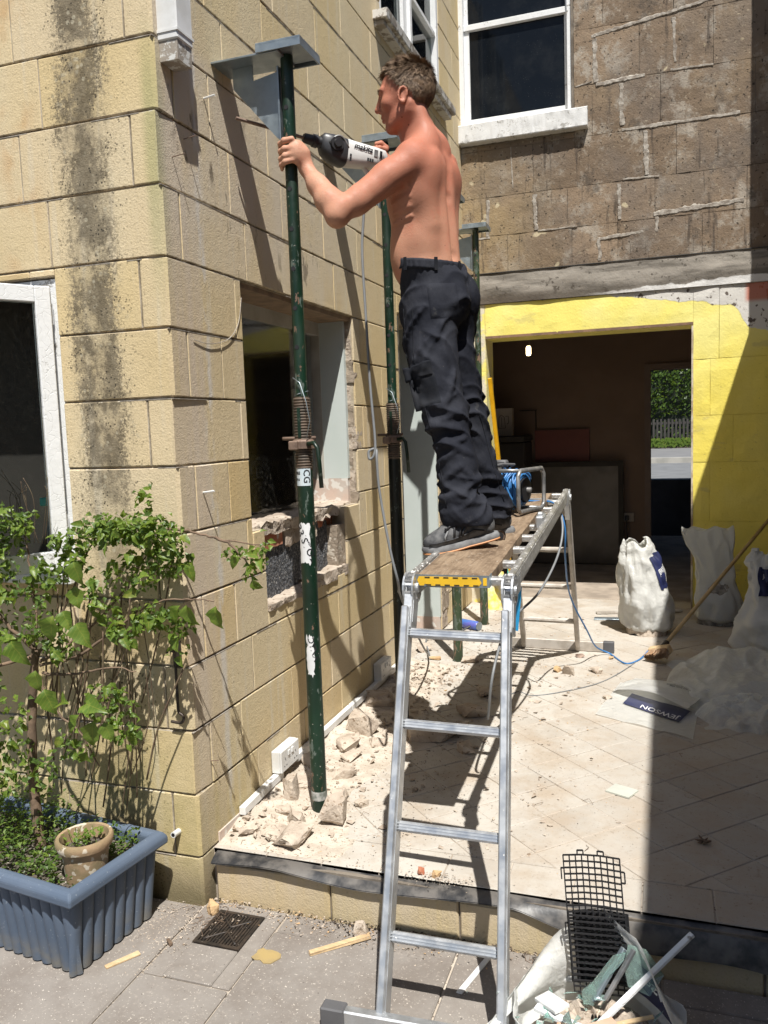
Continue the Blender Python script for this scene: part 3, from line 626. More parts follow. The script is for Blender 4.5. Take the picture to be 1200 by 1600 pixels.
# downpipe
dp = thing('downpipe', 'square white plastic downpipe ending above the corner of the stone wall', 'pipe', (.035, .10, 0))
mb = MB(); mb.box(-.032, .032, -.062, .02, 2.93, 5.0, .004); mb.build('pipe', M['wpaint'], dp)
mb = MB(); mb.box(-.038, .038, -.068, .026, 2.862, 3.03, .004); mb.box(-.041, .041, -.071, .029, 2.885, 2.893); mb.build('collar', M['pvc'], dp)
mb = MB(); mb.box(-.033, .033, -.063, .021, 2.80, 2.8619); mb.build('spout', whitepaint('dirty_pvc', (.6, .6, .57), .42, (.22, .17, .12), 20), dp)
# ------------------------------------------------------------------ rear house wall
rear = thing('rear_house_wall', 'rear house wall of dark weathered stone above, yellow painted blocks below', 'building')
win_h = (-.012, .868, 3.955, 5.4); door_h = (.165, 1.74, ZF, 2.297)
def rough_block(rect, mat, seed, amp=.006, joint=.0016, off=0):
    u0, u1, w0, w1 = rect; nu = max(2, int((u1 - u0) / .07)); nw = max(2, int((w1 - w0) / .07)); mb = MB()
    def f(u, v):
        x = u0 + joint + u * (u1 - u0 - 2 * joint); z = w0 + joint + v * (w1 - w0 - 2 * joint)
        e = min(u, 1 - u) * (u1 - u0); e2 = min(v, 1 - v) * (w1 - w0); ee = min(e, e2)
        n = noise.noise(Vector((x * 6 + seed, z * 6, seed))) * amp + noise.noise(Vector((x * 18, z * 18 + seed, 0))) * amp * .5
        k = .0025 if ee < .001 else 0
        y = D + n + k + off
        wob = noise.noise(Vector((x * 12, z * 12, seed))) * .003
        return (x + wob, y, z + wob)
    mb.grid(f, nu, nw)
    # sides
    n1 = nu + 1; vs = list(mb.v); base = len(vs)
    ring = [i for i in range(n1)] + [j * n1 + nu for j in range(1, nw + 1)] + [nw * n1 + i for i in range(nu - 1, -1, -1)] + [j * n1 for j in range(nw - 1, 0, -1)]
    for i in ring: x, y, z = vs[i]; mb.v.append((x, D + .08, z))
    L_ = len(ring)
    for i in range(L_): mb.f.append((ring[i], ring[(i + 1) % L_], base + (i + 1) % L_, base + i))
    return mb.build('block', mat, rear)
zs = [2.815, 3.10, 3.40, 3.76, 4.13, 4.53, 4.9, 5.3]
joints = {0: [.36, .86, 1.20, 1.80], 1: [.21, .83, 1.47, 2.10], 2: [.57, 1.62, 2.25], 3: [1.02, 1.51, 2.15], 4: [1.36, 1.87], 5: [1.10, 1.60, 2.1], 6: [1.3, 1.9]}
sd = 0
for i in range(7):
    xs = [-.0] + joints[i] + [2.9]
    for a, b in zip(xs, xs[1:]):
        for rc in subtract((a, b, zs[i], zs[i + 1]), [(win_h[0] - .03, win_h[1] + .02, 3.80, 5.4)]): sd += 1; rough_block(rc, M['brown'], sd)
ystripe = [ZF, .45, .82, 1.27, 1.62, 2.04, 2.57]
for i in range(6):
    xs = [.0] + ([1.92, 2.3] if i == 5 else [2.02, 2.5] if i % 2 else [1.86, 2.3]) + [2.9]
    for a, b in zip(xs, xs[1:]):
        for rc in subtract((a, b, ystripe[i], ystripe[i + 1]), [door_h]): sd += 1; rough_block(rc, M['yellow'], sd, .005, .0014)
# smooth projecting band of render with a stepped lip
mb = MB()
def bandf(u, v):
    x = u * 2.9; z = 2.572 + v * .235; return (x, D - .012 - .005 * math.sin(v * 3.1) + noise.noise(Vector((x * 5, z * 9, 3))) * .012, z)
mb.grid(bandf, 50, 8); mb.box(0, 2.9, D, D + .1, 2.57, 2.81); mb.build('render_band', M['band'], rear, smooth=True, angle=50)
mb = MB(); mb.box(0, 2.9, D - .02, D + .05, 2.808, 2.8135); mb.build('lead_lip', flat('dark_lead', (.06, .055, .05)), rear)
bed = MB()
for (a, b, c_, d_) in subtract((-.05, 2.9, 2.8145, 5.4), [win_h]): bed.box(a, b, D + .008, D + .2999, c_, d_)
bed.build('mortar_bed', M['mortar_dark'], rear)
bed = MB()
for (a, b, c_, d_) in subtract((-.05, 2.9, G - .05, 2.5699), [(door_h[0], door_h[1], ZF - .01, door_h[3])]): bed.box(a, b, D + .010, D + .2999, c_, d_)
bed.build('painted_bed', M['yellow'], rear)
mb = MB(); mb.box(-.05, 2.9, D + .1, D + .2999, 2.57, 2.8145); mb.build('band_core', M['mortar_dark'], rear)
# ribbon pointing, pale, standing proud
segs = [((1.02, 4.47), (1.87, 4.58), .03), ((1.87, 4.58), (2.3, 4.6), .02), ((1.045, 4.45), (1.045, 4.14), .045), ((1.05, 4.12), (1.40, 4.135), .035), ((1.60, 4.50), (1.61, 4.19), .03), ((1.58, 4.14), (1.87, 4.13), .02),
        ((1.23, 4.10), (1.235, 3.80), .04), ((1.235, 3.765), (2.05, 3.77), .03), ((1.40, 3.74), (1.41, 3.42), .04), ((1.24, 3.41), (1.50, 3.40), .018), ((1.21, 3.38), (1.215, 3.12), .035), ((.21, 3.38), (.20, 3.10), .03), ((.06, 3.085), (.22, 3.09), .02),
        ((.575, 3.38), (.585, 3.11), .035), ((.6, 3.10), (.9, 3.105), .015), ((1.06, 2.99), (1.07, 2.83), .035), ((1.06, 2.99), (1.48, 3.02), .03), ((1.48, 3.00), (1.48, 3.11), .03), ((1.46, 3.13), (2.08, 3.16), .045), ((.40, 3.76), (.41, 3.45), .012), ((.97, 3.78), (.985, 3.98), .015), ((.9, 4.13), (1.02, 4.15), .012)]
mb = MB()
for (a, b, w) in segs:
    w *= 1.35; n = max(4, int((Vector(a) - Vector(b)).length / .012)); vv = []
    d = (Vector(b) - Vector(a)); d.normalize(); nn = Vector((-d.y, d.x))
    pts = []; rr = []
    ve = []; fe = []
    for i in range(n + 1):
        q = Vector(a).lerp(Vector(b), i / n); s1 = w / 2 * (.25 + 1.1 * (.5 + .5 * noise.noise(Vector((q.x * 14, q.y * 14, 1))))) * (1 + .5 * noise.noise(Vector((q.x * 60, q.y * 60, 1)))); s2 = w / 2 * (.25 + 1.1 * (.5 + .5 * noise.noise(Vector((q.x * 14, q.y * 14, 7))))) * (1 + .5 * noise.noise(Vector((q.x * 60, q.y * 60, 2))))
        hgt = .006 + .005 * noise.noise(Vector((q.x * 25, q.y * 25, 4)))
        for (off, dep) in ((s1, .006), (s1 * .55, -hgt * .55), (-s2 * .55, -hgt * .55), (-s2, .006)):
            ve.append((q.x + nn.x * off, D + dep, q.y + nn.y * off))
    for i in range(n):
        for k in range(3): fe.append((i * 4 + k, i * 4 + k + 1, (i + 1) * 4 + k + 1, (i + 1) * 4 + k))
    mb.add(ve, fe)
mb.build('ribbon_pointing', M['mortar_pale'], rear, kind='stuff')
# sash window
w4 = link(bpy.data.objects.new('window', None)); w4.parent = rear
mb = MB(); mb.box(-.012, .034, D + .02, D + .16, 3.962, 5.3); mb.box(.838, .868, D + .02, D + .16, 3.962, 5.3); mb.build('frame', M['wpaint'], w4)
mb = MB(); mb.box(.034, .075, D + .06, D + .10, 3.965, 4.70); mb.box(.815, .838, D + .06, D + .10, 3.965, 4.70); mb.box(.075, .815, D + .06, D + .10, 3.965, 4.03); mb.build('lower_sash', M['wpaint'], w4)
mb = MB(); mb.box(.034, .838, D + .045, D + .13, 4.70, 4.745, .003); mb.box(.034, .06, D + .09, D + .13, 4.745, 5.3); mb.box(.82, .838, D + .09, D + .13, 4.745, 5.3); mb.build('upper_sash', M['wpaint'], w4)
mb = MB(); mb.box(.0751, .8149, D + .078, D + .084, 4.0301, 4.6999); mb.build('pane', M['glass_dark'], w4)
mb = MB(); mb.box(.0601, .8199, D + .108, D + .114, 4.7451, 5.3); mb.build('pane', M['glass_dark'], w4)
mb = MB(); mb.box(-.05, .95, D + .17, D + .3, 3.9, 5.4); mb.build('dark_backing', M['dark'], w4)  # dark box added behind the panes, standing in for the unlit room
def sillf(u, v):
    x = -.045 + u * 1.035
    prof = [(.10, 3.968), (-.066, 3.955), (-.07, 3.950), (-.069, 3.822), (-.064, 3.815), (.03, 3.812)]
    t_ = v * 5; i = min(4, int(t_)); f_ = t_ - i; y = prof[i][0] + (prof[i + 1][0] - prof[i][0]) * f_; z = prof[i][1] + (prof[i + 1][1] - prof[i][1]) * f_
    n = noise.noise(Vector((x * 17, y * 17, z * 17))) * .004 + noise.noise(Vector((x * 60, y * 60, z * 60))) * .0035
    if .80 < u < .83 and v < .45: z -= .0
    return (x, D + y + n, z + n * .7)
mb = MB(); mb.grid(sillf, 110, 20); mb.box(-.043, .988, D - .05, D + .09, 3.822, 3.944); mb.build('sill', M['crackpaint'], w4, smooth=True, angle=22)
# opening lining
mb = MB(); mb.box(.165, 1.74, D + .0, D + .30, 2.298, 2.318); mb.box(1.741, 1.765, D + .012, D + .30, ZF, 2.30); mb.box(.14, .164, D + .014, D + .30, ZF, 2.30); mb.build('raw_lining', simple('raw_brown_lining', (.26, .16, .10), (.17, .11, .075), 12, .9, vec='pos'), rear)
mb = MB(); mb.box(1.728, 1.7405, D - .004, D + .02, ZF, 2.29); mb.build('edge_bead', simple('chipped_bead', (.34, .26, .18), (.62, .56, .46), 16, .9, vec='pos'), rear)
# ------------------------------------------------------------------ dark room behind
room = link(bpy.data.objects.new('room_walls', None)); room['kind'] = 'structure'
RY = 6.42
for (a, b, c_, d_) in subtract((-1.4, 3.2, ZF - .05, 2.6), [(1.405, 2.15, ZF - .06, 2.10)]):
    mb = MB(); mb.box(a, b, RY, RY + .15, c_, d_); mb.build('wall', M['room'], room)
mb = MB(); mb.box(-1.5, -1.4, D + .3, RY, ZF - .05, 2.6); mb.build('wall', M['room'], room)
mb = MB(); mb.box(3.2, 3.3, D + .3, RY, ZF - .05, 2.6); mb.build('wall', M['room'], room)
mb = MB(); mb.box(-1.5, 3.3, D + .3, RY + .15, 2.6, 2.7); mb.build('ceiling', M['room'], room)
mb = MB(); mb.box(1.345, 1.403, RY - .025, RY - .001, ZF, 2.16); mb.box(1.403, 2.2, RY - .025, RY - .001, 2.102, 2.16); mb.build('architrave', simple('dark_architrave', (.14, .10, .08), (.12, .085, .07), 5, .7), room)
# passage beyond the inner door
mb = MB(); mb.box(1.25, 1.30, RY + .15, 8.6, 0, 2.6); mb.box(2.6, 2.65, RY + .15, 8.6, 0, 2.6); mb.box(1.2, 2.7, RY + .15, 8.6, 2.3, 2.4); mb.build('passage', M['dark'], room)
mb = MB(); mb.box(-1.5, 3.3, D + .31, 8.6, ZF - .09, ZF - .004); mb.build('room_floor', simple('dusty_room_floor', (.36, .30, .24), (.24, .20, .16), 5, .95, bst=.4, vec='pos'), room)
# ------------------------------------------------------------------ tiled terrace
ter = link(bpy.data.objects.new('terrace_floor', None)); ter['kind'] = 'structure'
mb = MB(); mb.box(-.30, 2.42, .085, D + .31, G - .1, ZF - .0035); mb.build('grout_bed', M['grout'], ter)
ts = .2; s2 = ts * math.sqrt(.5); cx, cy = 1.679, .624
poly = [(0.0, .262), (2.42, .262), (2.42, D + .28), (0.0, D + .28)]
def clip(P, Q):
    for i in range(len(Q)):
        a = Q[i]; b = Q[(i + 1) % len(Q)]; out = []
        def side(p): return (b[0] - a[0]) * (p[1] - a[1]) - (b[1] - a[1]) * (p[0] - a[0])
        for j in range(len(P)):
            p = P[j]; q = P[(j + 1) % len(P)]; sp, sq = side(p), side(q)
            if sp >= 0: out.append(p)
            if sp * sq < 0: t_ = sp / (sp - sq); out.append((p[0] + (q[0] - p[0]) * t_, p[1] + (q[1] - p[1]) * t_))
        P = out
        if not P: return P
    return P
def tile(P, ht=0):
    if len(P) < 3: return
    mb = MB(); n = len(P); z = ZF + ht; c0 = Vector((sum(p[0] for p in P) / n, sum(p[1] for p in P) / n))
    ins = [(c0.x + (p[0] - c0.x) * .975, c0.y + (p[1] - c0.y) * .975) for p in P]
    vs = [(p[0], p[1], ZF - .02) for p in P] + [(p[0], p[1], z - .0022) for p in P] + [(p[0], p[1], z) for p in ins]
    fs = [(i, (i + 1) % n, (i + 1) % n + n, i + n) for i in range(n)] + [(i + n, (i + 1) % n + n, (i + 1) % n + 2 * n, i + 2 * n) for i in range(n)] + [tuple(range(2 * n, 3 * n))]
    mb.add(vs, fs); mb.build('tile', M['tile'], ter)
N = 24; tiles = []
for i in range(-N, N):
    for j in range(-N, N):
        q = [(0, 0), (1, 0), (1, 1), (0, 1)]; P = []
        for a, b in q:
            a2 = i + a; b2 = j + b
            aa = a2 * ts + (.002 if a == 0 else -.002); bb = b2 * ts + (.002 if b == 0 else -.002)
            P.append((cx + (aa + bb) * math.sqrt(.5), cy + (bb - aa) * math.sqrt(.5)))
        ar = sum(P[k][0] * P[(k + 1) % 4][1] - P[(k + 1) % 4][0] * P[k][1] for k in range(4))
        if ar < 0: P.reverse()
        P = clip(P, poly)
        if len(P) >= 3:
            ar = abs(sum(P[k][0] * P[(k + 1) % len(P)][1] - P[(k + 1) % len(P)][0] * P[k][1] for k in range(len(P)))) / 2
            if ar > .0015: tiles.append(P)
print('tiles', len(tiles))
for P in tiles: tile(P, random.uniform(-.0012, .0012))
x = -.0
for w in [.21] * 11 + [.12]:
    tile([(x + .002, .085), (x + w - .002, .085), (x + w - .002, .2585), (x + .002, .2585)], random.uniform(-.001, .001)); x += w
# step face of stone blocks and the loose black membrane
x = .02
for w in (.44, .45, .45, .45, .45):
    mb = MB(); mb.box(x + .003, x + w - .003, .055, .15, G - .03, ZF - .045, .005); jit(mb, .001); mb.build('step_block', M['stone'], ter); x += w
mb = MB(); mb.box(.02, 2.3, .064, .14, G - .03, ZF - .047); mb.build('step_bed', M['mortar_dark'], ter)
def memf(u, v):
    x = .015 + u * 2.3
    wv = noise.noise(Vector((x * 3.2, 0, 1.7))) * .018 + .009 * math.sin(x * 9)
    e = .02 * (1 + .7 * noise.noise(Vector((x * 5, 2, 0))))
    rt = max(0, min(1, (x - 1.1) / .3)); y = .10 - v * (.056 + e * .5); sag = max(0, v - .35) ** 2
    return (x, y, ZF - .008 + wv * v * 1.05 - v * .012 - sag * (.03 + .16 * rt))
mb = MB(); mb.grid(memf, 90, 8)
nv = len(mb.v); vs2 = [(a, b, c - .004) for a, b, c in mb.v]; mb.add(vs2, [tuple(reversed(f)) for f in list(mb.f)])
mem = mb.build('membrane', M['black_dpc'], ter, smooth=True, fix=False)
mb = MB(); mb.box(.02, 2.3, .062, .13, ZF - .0445, ZF - .016); mb.build('screed_edge', M['mortar_dark'], ter)
# ------------------------------------------------------------------ neighbour wall that throws the big shade
nb = thing('neighbour_wall', 'tall stone side wall of the neighbouring house, right of the terrace', 'wall')
prof = [(-4.5, G - .1), (D + .29, G - .1), (D + .29, 7.2), (3.746, 7.2), (3.746, 3.34), (3.3, 3.46), (2.6, 3.70), (-4.5, 3.74)]
mb = MB(); mb.prism([(a, b) for a, b in prof], 0, 2.42, 2.75); mb.build('wall_face', M['brown'], nb)
# ------------------------------------------------------------------ street seen through the room
SZ = .60
def sbox(name, x0, x1, y0, y1, z0, z1, mat, kind='structure'): mb = MB(); mb.box(x0, x1, y0, y1, z0, z1); return mb.build(name, mat, kind=kind)
sbox('road', -25, 30, 9.6, 17.6, SZ - .7, SZ, simple('asphalt', (.16, .165, .17), (.13, .135, .14), 3, .9, bst=.3, vec='pos'))
sbox('kerb', -25, 30, 17.6, 17.85, SZ - .6, SZ + .12, simple('kerbstone', (.40, .38, .34), (.30, .29, .26), 3, .9, vec='pos'))
sbox('street_pavement', -25, 30, 17.85, 24.4, SZ - .6, SZ + .11, simple('street_paving', (.17, .17, .172), (.145, .145, .15), 1.5, .9, vec='pos'))
sbox('verge', -25, 30, 24.4, 30, SZ - .6, SZ + .13, M['soil'])
dwl = tag(sbox('boundary_wall', .2, 5, 8.9, 9.15, G, .82, simple('dark_low_wall', (.03, .032, .035), (.045, .045, .05), 5, .8), None), 'low dark wall outside the inner doorway, in front of the street', 'wall')
fen = thing('railing_fence', 'dark close railings along the far pavement seen through the inner doorway', 'fence', (2, 24.6, SZ))
for i in range(46):
    mb = MB(); mb.box(-1.8 + i * .11, -1.745 + i * .11, 0, .03, .1, 1.0 + (i % 2) * .02); mb.build('paling', flat('dark_paling', (.05, .045, .04)) if i == 0 else pm, fen)
    if i == 0: pm = fen.children[-1].data.materials[0] if fen.children else bpy.data.materials['dark_paling']
mb = MB(); mb.box(-1.9, 3.4, .03, .07, .85, .92); mb.box(-1.9, 3.4, .03, .07, .25, .32); mb.build('rail', pm, fen)
hr = random.Random(5)
hg = MB()
for i in range(9000):
    x = hr.uniform(-.6, 6.0); z = SZ + .15 + hr.random() ** .8 * 3.6; y = 25.1 + hr.uniform(-.12, .5) + .25 * noise.noise(Vector((x * 1.6, z * 1.6, 0)))
    if z < SZ + 1.1 and hr.random() < .75: continue
    s_ = hr.uniform(.035, .08); a = Vector((hr.uniform(-1, 1), hr.uniform(-1, .3), hr.uniform(-1, 1))).normalized(); b = a.orthogonal().normalized(); c_ = a.cross(b); p = Vector((x, y, z))
    hg.add([p + b * s_, p + c_ * s_ * .6, p - b * s_, p - c_ * s_ * .6], [(0, 1, 2, 3)])
hd = thing('hedge', 'leafy green hedge above the far railings seen through the inner doorway', 'hedge')
hg.build('leaves', M['leaf_dark'], hd, fix=False, kind='stuff')
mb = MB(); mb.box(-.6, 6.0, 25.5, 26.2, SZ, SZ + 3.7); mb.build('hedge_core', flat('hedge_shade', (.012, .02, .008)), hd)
wg = MB()
for i in range(1500):
    x = hr.uniform(-.5, 5); z = SZ + .12 + hr.random() * .25; y = 24.45 + hr.uniform(-.1, .1); p = Vector((x, y, z)); s_ = .04
    wg.add([p, p + Vector((s_, 0, s_)), p + Vector((0, 0, s_ * 2.2)), p + Vector((-s_, 0, s_))], [(0, 1, 2, 3)])
wg.build('verge_weeds', M['leaf'], None, fix=False, kind='stuff')
# ---------------------------------------------------------------- steel props with wall brackets
def text_mesh(name, body, size, mat, M4, parent=None, shear=0, bold=0, extr=.0003):
    cu = bpy.data.curves.new(name, 'FONT'); cu.body = body; cu.size = size; cu.extrude = extr; cu.shear = shear; cu.offset = bold; cu.align_x = 'CENTER'; cu.align_y = 'CENTER'; cu.resolution_u = 3
    o = bpy.data.objects.new(name, cu); COL.objects.link(o)
    dg = bpy.context.evaluated_depsgraph_get(); me = bpy.data.meshes.new_from_object(o.evaluated_get(dg)); bpy.data.objects.remove(o)
    me.materials.clear(); me.materials.append(mat)
    o = link(bpy.data.objects.new(name, me)); o.matrix_local = M4
    if parent: o.parent = parent
    return o
def frame(c, ax, ay):
    ax = Vector(ax).normalized(); az = ax.cross(Vector(ay)).normalized(); ay = az.cross(ax)
    m = Matrix((ax, ay, az)).transposed().to_4x4(); m.translation = Vector(c); return m
def prop(name_label, x, y, top, collar_z, mats, rz=0, lean=(0, 0), handle=1, z0=ZF, seed=0):
    t = thing('steel_prop', name_label, 'steel prop', (x, y, z0), rz, 'steel props along the long wall'); hgt = top - z0; cz = collar_z - z0
    t.rotation_euler = (lean[0], lean[1], rz)
    rr = random.Random(seed)
    mb = MB(); mb.tube([(0, 0, cz - .30), (0, 0, hgt - .01)], .0225, 16); inner = mb.build('inner_tube', mats[0], t, smooth=True, angle=50)
    for i in range(14):
        zz = cz + .35 + i * .14
        if zz < hgt - .12:
            mb = MB(); mb.tube([(0, -.0232, zz), (0, .0232, zz)], .0085, 10); mb.build('pin_hole', M['ink'], t)
    mb = MB(); mb.tube([(0, 0, .0), (0, 0, cz - .10)], .0300, 18); mb.tube([(0, 0, 0), (0, 0, .006)], .036, 18); mb.build('outer_tube', mats[1], t, smooth=True, angle=50)
    pr = [(.0295, cz - .105)]
    zz = cz - .095
    while zz < cz + .165: pr += [(.0290, zz), (.0325, zz + .003), (.0325, zz + .006), (.0290, zz + .009)]; zz += .0105
    pr += [(.0295, cz + .17)]
    mb = MB(); mb.lathe(pr, 18); mb.build('thread', M['thread'], t, smooth=True, angle=40)
    mb = MB(); mb.box(-.006, .006, -.0335, -.030, cz + .02, cz + .13); mb.build('slot', mats[0], t)
    mb = MB(); mb.lathe([(.033, cz - .022), (.044, cz - .020), (.044, cz + .006), (.038, cz + .012), (.033, cz + .014)], 14); mb.obox((-.02, -.042, cz - .008), (1, 0, 0), (0, 1, 0), (0, 0, 1), .018, .014, .017, .004)
    cl = mb.build('collar_nut', M['rust'], t)
    mb = MB(); mb.tube([(.030, -.030, cz - .004), (.060, -.040, cz - .000), (.074, -.044, cz - .02), (.080, -.046, cz - .07), (.086, -.048, cz - .165)], .0085, 8); mb.build('handle', mats[0], t, smooth=True)
    mb = MB(); mb.tube([(-.075, -.02, cz + .018), (.045, .012, cz + .018)], .0065, 8); mb.build('pin', M['rust'], t, smooth=True)
    mb = MB(); P = [(-.02, -.026, cz + .24 + .0), (.01, -.034, cz + .22), (.035, -.04, cz + .15), (.047, -.04, cz + .08), (.03, -.038, cz + .02)]; mb.tube(P, .0018, 5); mb.tube([(-.028, 0, cz + .175), (0, -.027, cz + .18), (.028, 0, cz + .19)], .002, 5); mb.build('tie_wire', M['galv'], t, smooth=True)
    # bracket: flat blade into the bed joint, head channel, gusset web, back strap
    bl = x + .045; zt = hgt
    mb = MB(); mb.box(-bl, .0, -.072, .072, zt - .034, zt - .027, .001); mb.build('bracket_blade', M['galv'], t)
    mb = MB(); mb.box(-.078, .092, -.088, .088, zt - .010, zt - .003, .001); mb.box(-.078, .092, -.088, -.082, zt - .034, zt - .0101); mb.box(-.078, .092, .082, .088, zt - .034, zt - .0101); mb.box(.086, .092, -.0819, .0819, zt - .034, zt - .0101); mb.box(-.060, .085, -.070, .070, zt - .024, zt - .016)
    mb.build('head_plate', M['galv'], t)
    q = [(-.205, zt - .034), (-.032, zt - .034 - .0), (-.032, zt - .060), (-.125, zt - .072), (-.125, zt - .046), (-.032, zt - .034)]
    poly = [(-.215, zt - .0345), (-.135, zt - .0345), (-.135, zt - .088), (-.030, zt - .070), (-.030, zt - .300), (-.046, zt - .300), (-.215, zt - .105)]
    mb = MB(); mb.prism(poly, 1, -.0035, .0035); mb.build('bracket_web', M['galv'], t)
    mb = MB(); mb.box(-.031, -.0245, -.022, .022, zt - .315, zt - .060); mb.build('bracket_strap', M['galv'], t)
    return t
mg = (M['prop_green'], M['prop_green']); mo = (M['prop_old'], M['prop_old']); mk = (M['prop_green'], M['prop_black'])
p1 = prop('nearest green steel prop, gripped by the man, with torn white stickers', .265, .435, 2.955, 1.56, mg, 0, (0, 0), seed=1)
p2 = prop('second green steel prop with a black lower tube, between the nearest prop and the man', .292, 1.43, 2.955, 1.555, mk, 0, seed=2)
p3 = prop('third steel prop, hidden behind the standing man, its worn foot showing under the plank', .300, 2.571, 2.98, 1.58, mo, 0, seed=3)
p4 = prop('farthest green steel prop, right of the man in front of the yellow wall', .263, 3.547, 3.02, 1.62, mo, 0, seed=4)
# torn stickers on the nearest prop (curved onto the tube)
def sticker(name, z0, z1, a0, a1, mat, ragged, seed, parent=p1, r=.0308):
    mb = MB(); nu, nv = 10, 12
    def f(u, v):
        z = z0 + (z1 - z0) * v; w = 1 - ragged * (.5 + .5 * noise.noise(Vector((v * 6, seed, 0)))); u2 = .5 + (u - .5) * w
        if ragged: z += ragged * .03 * noise.noise(Vector((u * 5, seed * 3, v)))
        a = math.radians(a0 + (a1 - a0) * u2); return (r * math.cos(a), r * math.sin(a), z)
    mb.grid(f, nu, nv); o = mb.build(name, mat, parent, smooth=True, fix=False); return o
sticker('sticker', 1.275, 1.345, -175, -25, simple('pale_blue_sticker', (.50, .60, .66), (.62, .66, .68), 20, .5), 0, 1)
sticker('sticker', .985, 1.135, -150, -35, M['white_flat'], .5, 2)
sticker('sticker', .555, .705, -130, -40, M['white_flat'], .75, 5)
def wrap_text(body, zc_, ac, size, rot, parent, r=.0314, mat=None):
    # lettering bent round the tube
    cu = bpy.data.curves.new('t', 'FONT'); cu.body = body; cu.size = size; cu.align_x = 'CENTER'; cu.align_y = 'CENTER'; cu.resolution_u = 2; cu.offset = .0006
    o = bpy.data.objects.new('t', cu); COL.objects.link(o); dg = bpy.context.evaluated_depsgraph_get(); me = bpy.data.meshes.new_from_object(o.evaluated_get(dg)); bpy.data.objects.remove(o)
    ca, sa = math.cos(rot), math.sin(rot)
    for v in me.vertices:
        u = v.co.x * ca - v.co.y * sa; w = v.co.x * sa + v.co.y * ca; a = math.radians(ac) + u / r; v.co = (r * math.cos(a), r * math.sin(a), zc_ + w)
    me.materials.clear(); me.materials.append(mat or M['ink']); o = link(bpy.data.objects.new('lettering', me)); o.parent = parent; return o
stk = [c for c in p1.children if c.name.startswith('sticker')]
wrap_text('BRISTOL', .00 + 1.06 , -85, .040, -math.pi * .36, stk[1]); wrap_text('DYNA', .655, -62, .034, -math.pi * .42, stk[2]); wrap_text('CG', 1.31, -55, .036, -math.pi / 2, stk[0])
wrap_text('HIRE', 1.322, -130, .015, 0, stk[0]); wrap_text('07/16', 1.298, -128, .011, 0, stk[0])
mb = MB(); mb.lathe([(.0306, .055), (.0312, .06), (.0312, .085), (.0306, .09)], 18); mb.build('worn_ring', simple('worn_label', (.42, .42, .40), (.12, .14, .12), 30, .8), p1)
# ---------------------------------------------------------------- folding aluminium ladder set up as a trestle
lad = thing('folding_ladder', 'aluminium folding ladder set up as a work platform in front of the man', 'ladder', (.9, 1.2, G))
def LO(v): return Vector(v) - Vector((.9, 1.2, G))
A_R = Vector((1.080, .155, 1.132)); A_L = Vector((.757, .172, 1.130)); B_R = Vector((1.030, 2.172, 1.240)); pd = (B_R - A_R); pdn = pd.normalized(); B_L = A_L + pd
F_R = Vector((1.133, -.392, G + .02)); F_L = Vector((.803, -.402, G + .02))
H_R = Vector((1.006, 2.93, ZF + .03)); H_L = Vector((.655, 2.95, ZF + .03))
def rail(a, b, mat, w=.024, h=.068, name='rail', up=None):
    mb = MB(); a = LO(a); b = LO(b); d = (b - a).normalized(); side = Vector((1, 0, 0)); upv = side.cross(d) if up is None else up
    ax = d; ay = (side - d * side.dot(d)).normalized(); az = ax.cross(ay)
    c = (a + b) / 2; L = (b - a).length / 2
    mb.obox(c, ax, ay, az, L, w / 2, h / 2, .004)
    mb.obox(c + ay * (w / 2 - .0005), ax, ay, az, L, .002, h / 2 - .012)      # raised web each side
    mb.obox(c - ay * (w / 2 - .0005), ax, ay, az, L, .002, h / 2 - .012)
    return mb.build(name, mat, lad)
def rungs(aL, aR, bL, bR, ts_, mat, w=.030, h=.026):
    for t_ in ts_:
        l = LO(aL.lerp(bL, t_)); r = LO(aR.lerp(bR, t_)); ax = (r - l).normalized(); d = (bL - aL).normalized(); az = ax.cross(d).normalized(); ay = az.cross(ax)
        mb = MB(); mb.obox((l + r) / 2, ax, ay, az, (r - l).length / 2 - .012, w / 2, h / 2, .006)
        for k in (-1, 0, 1): mb.obox((l + r) / 2 + az * (h / 2) + ay * k * .008, ax, ay, az, (r - l).length / 2 - .013, .0012, .0012)
        mb.build('rung', mat, lad)
topo = Vector((0, 0, -.030))
knL = A_L + Vector((0, -.055, -.085)); knR = A_R + Vector((0, -.055, -.085))
rail(A_L + topo, B_L + topo, M['alu_paint']); rail(A_R + topo, B_R + topo, M['alu_paint'])
rail(F_L, A_L + Vector((0, -.075, -.10)), M['alu']); rail(F_R, A_R + Vector((0, -.075, -.10)), M['alu'])
rail(H_L, B_L + Vector((0, .05, -.07)), M['alu_dull']); rail(H_R, B_R + Vector((0, .05, -.07)), M['alu_dull'])
legL = A_L + Vector((0, -.075, -.10)); legR = A_R + Vector((0, -.075, -.10)); hiL = B_L + Vector((0, .05, -.07)); hiR = B_R + Vector((0, .05, -.07))
rungs(F_L, F_R, legL, legR, [.19, .44, .69, .93], M['alu'], .030, .026)
rungs(H_L, H_R, hiL, hiR, [.20, .45, .70, .93], M['alu_dull'])
rungs(A_L + topo, A_R + topo, B_L + topo, B_R + topo, [.02, .14, .26, .38, .50, .62, .74, .86, .98], M['alu_paint'], .030, .026)
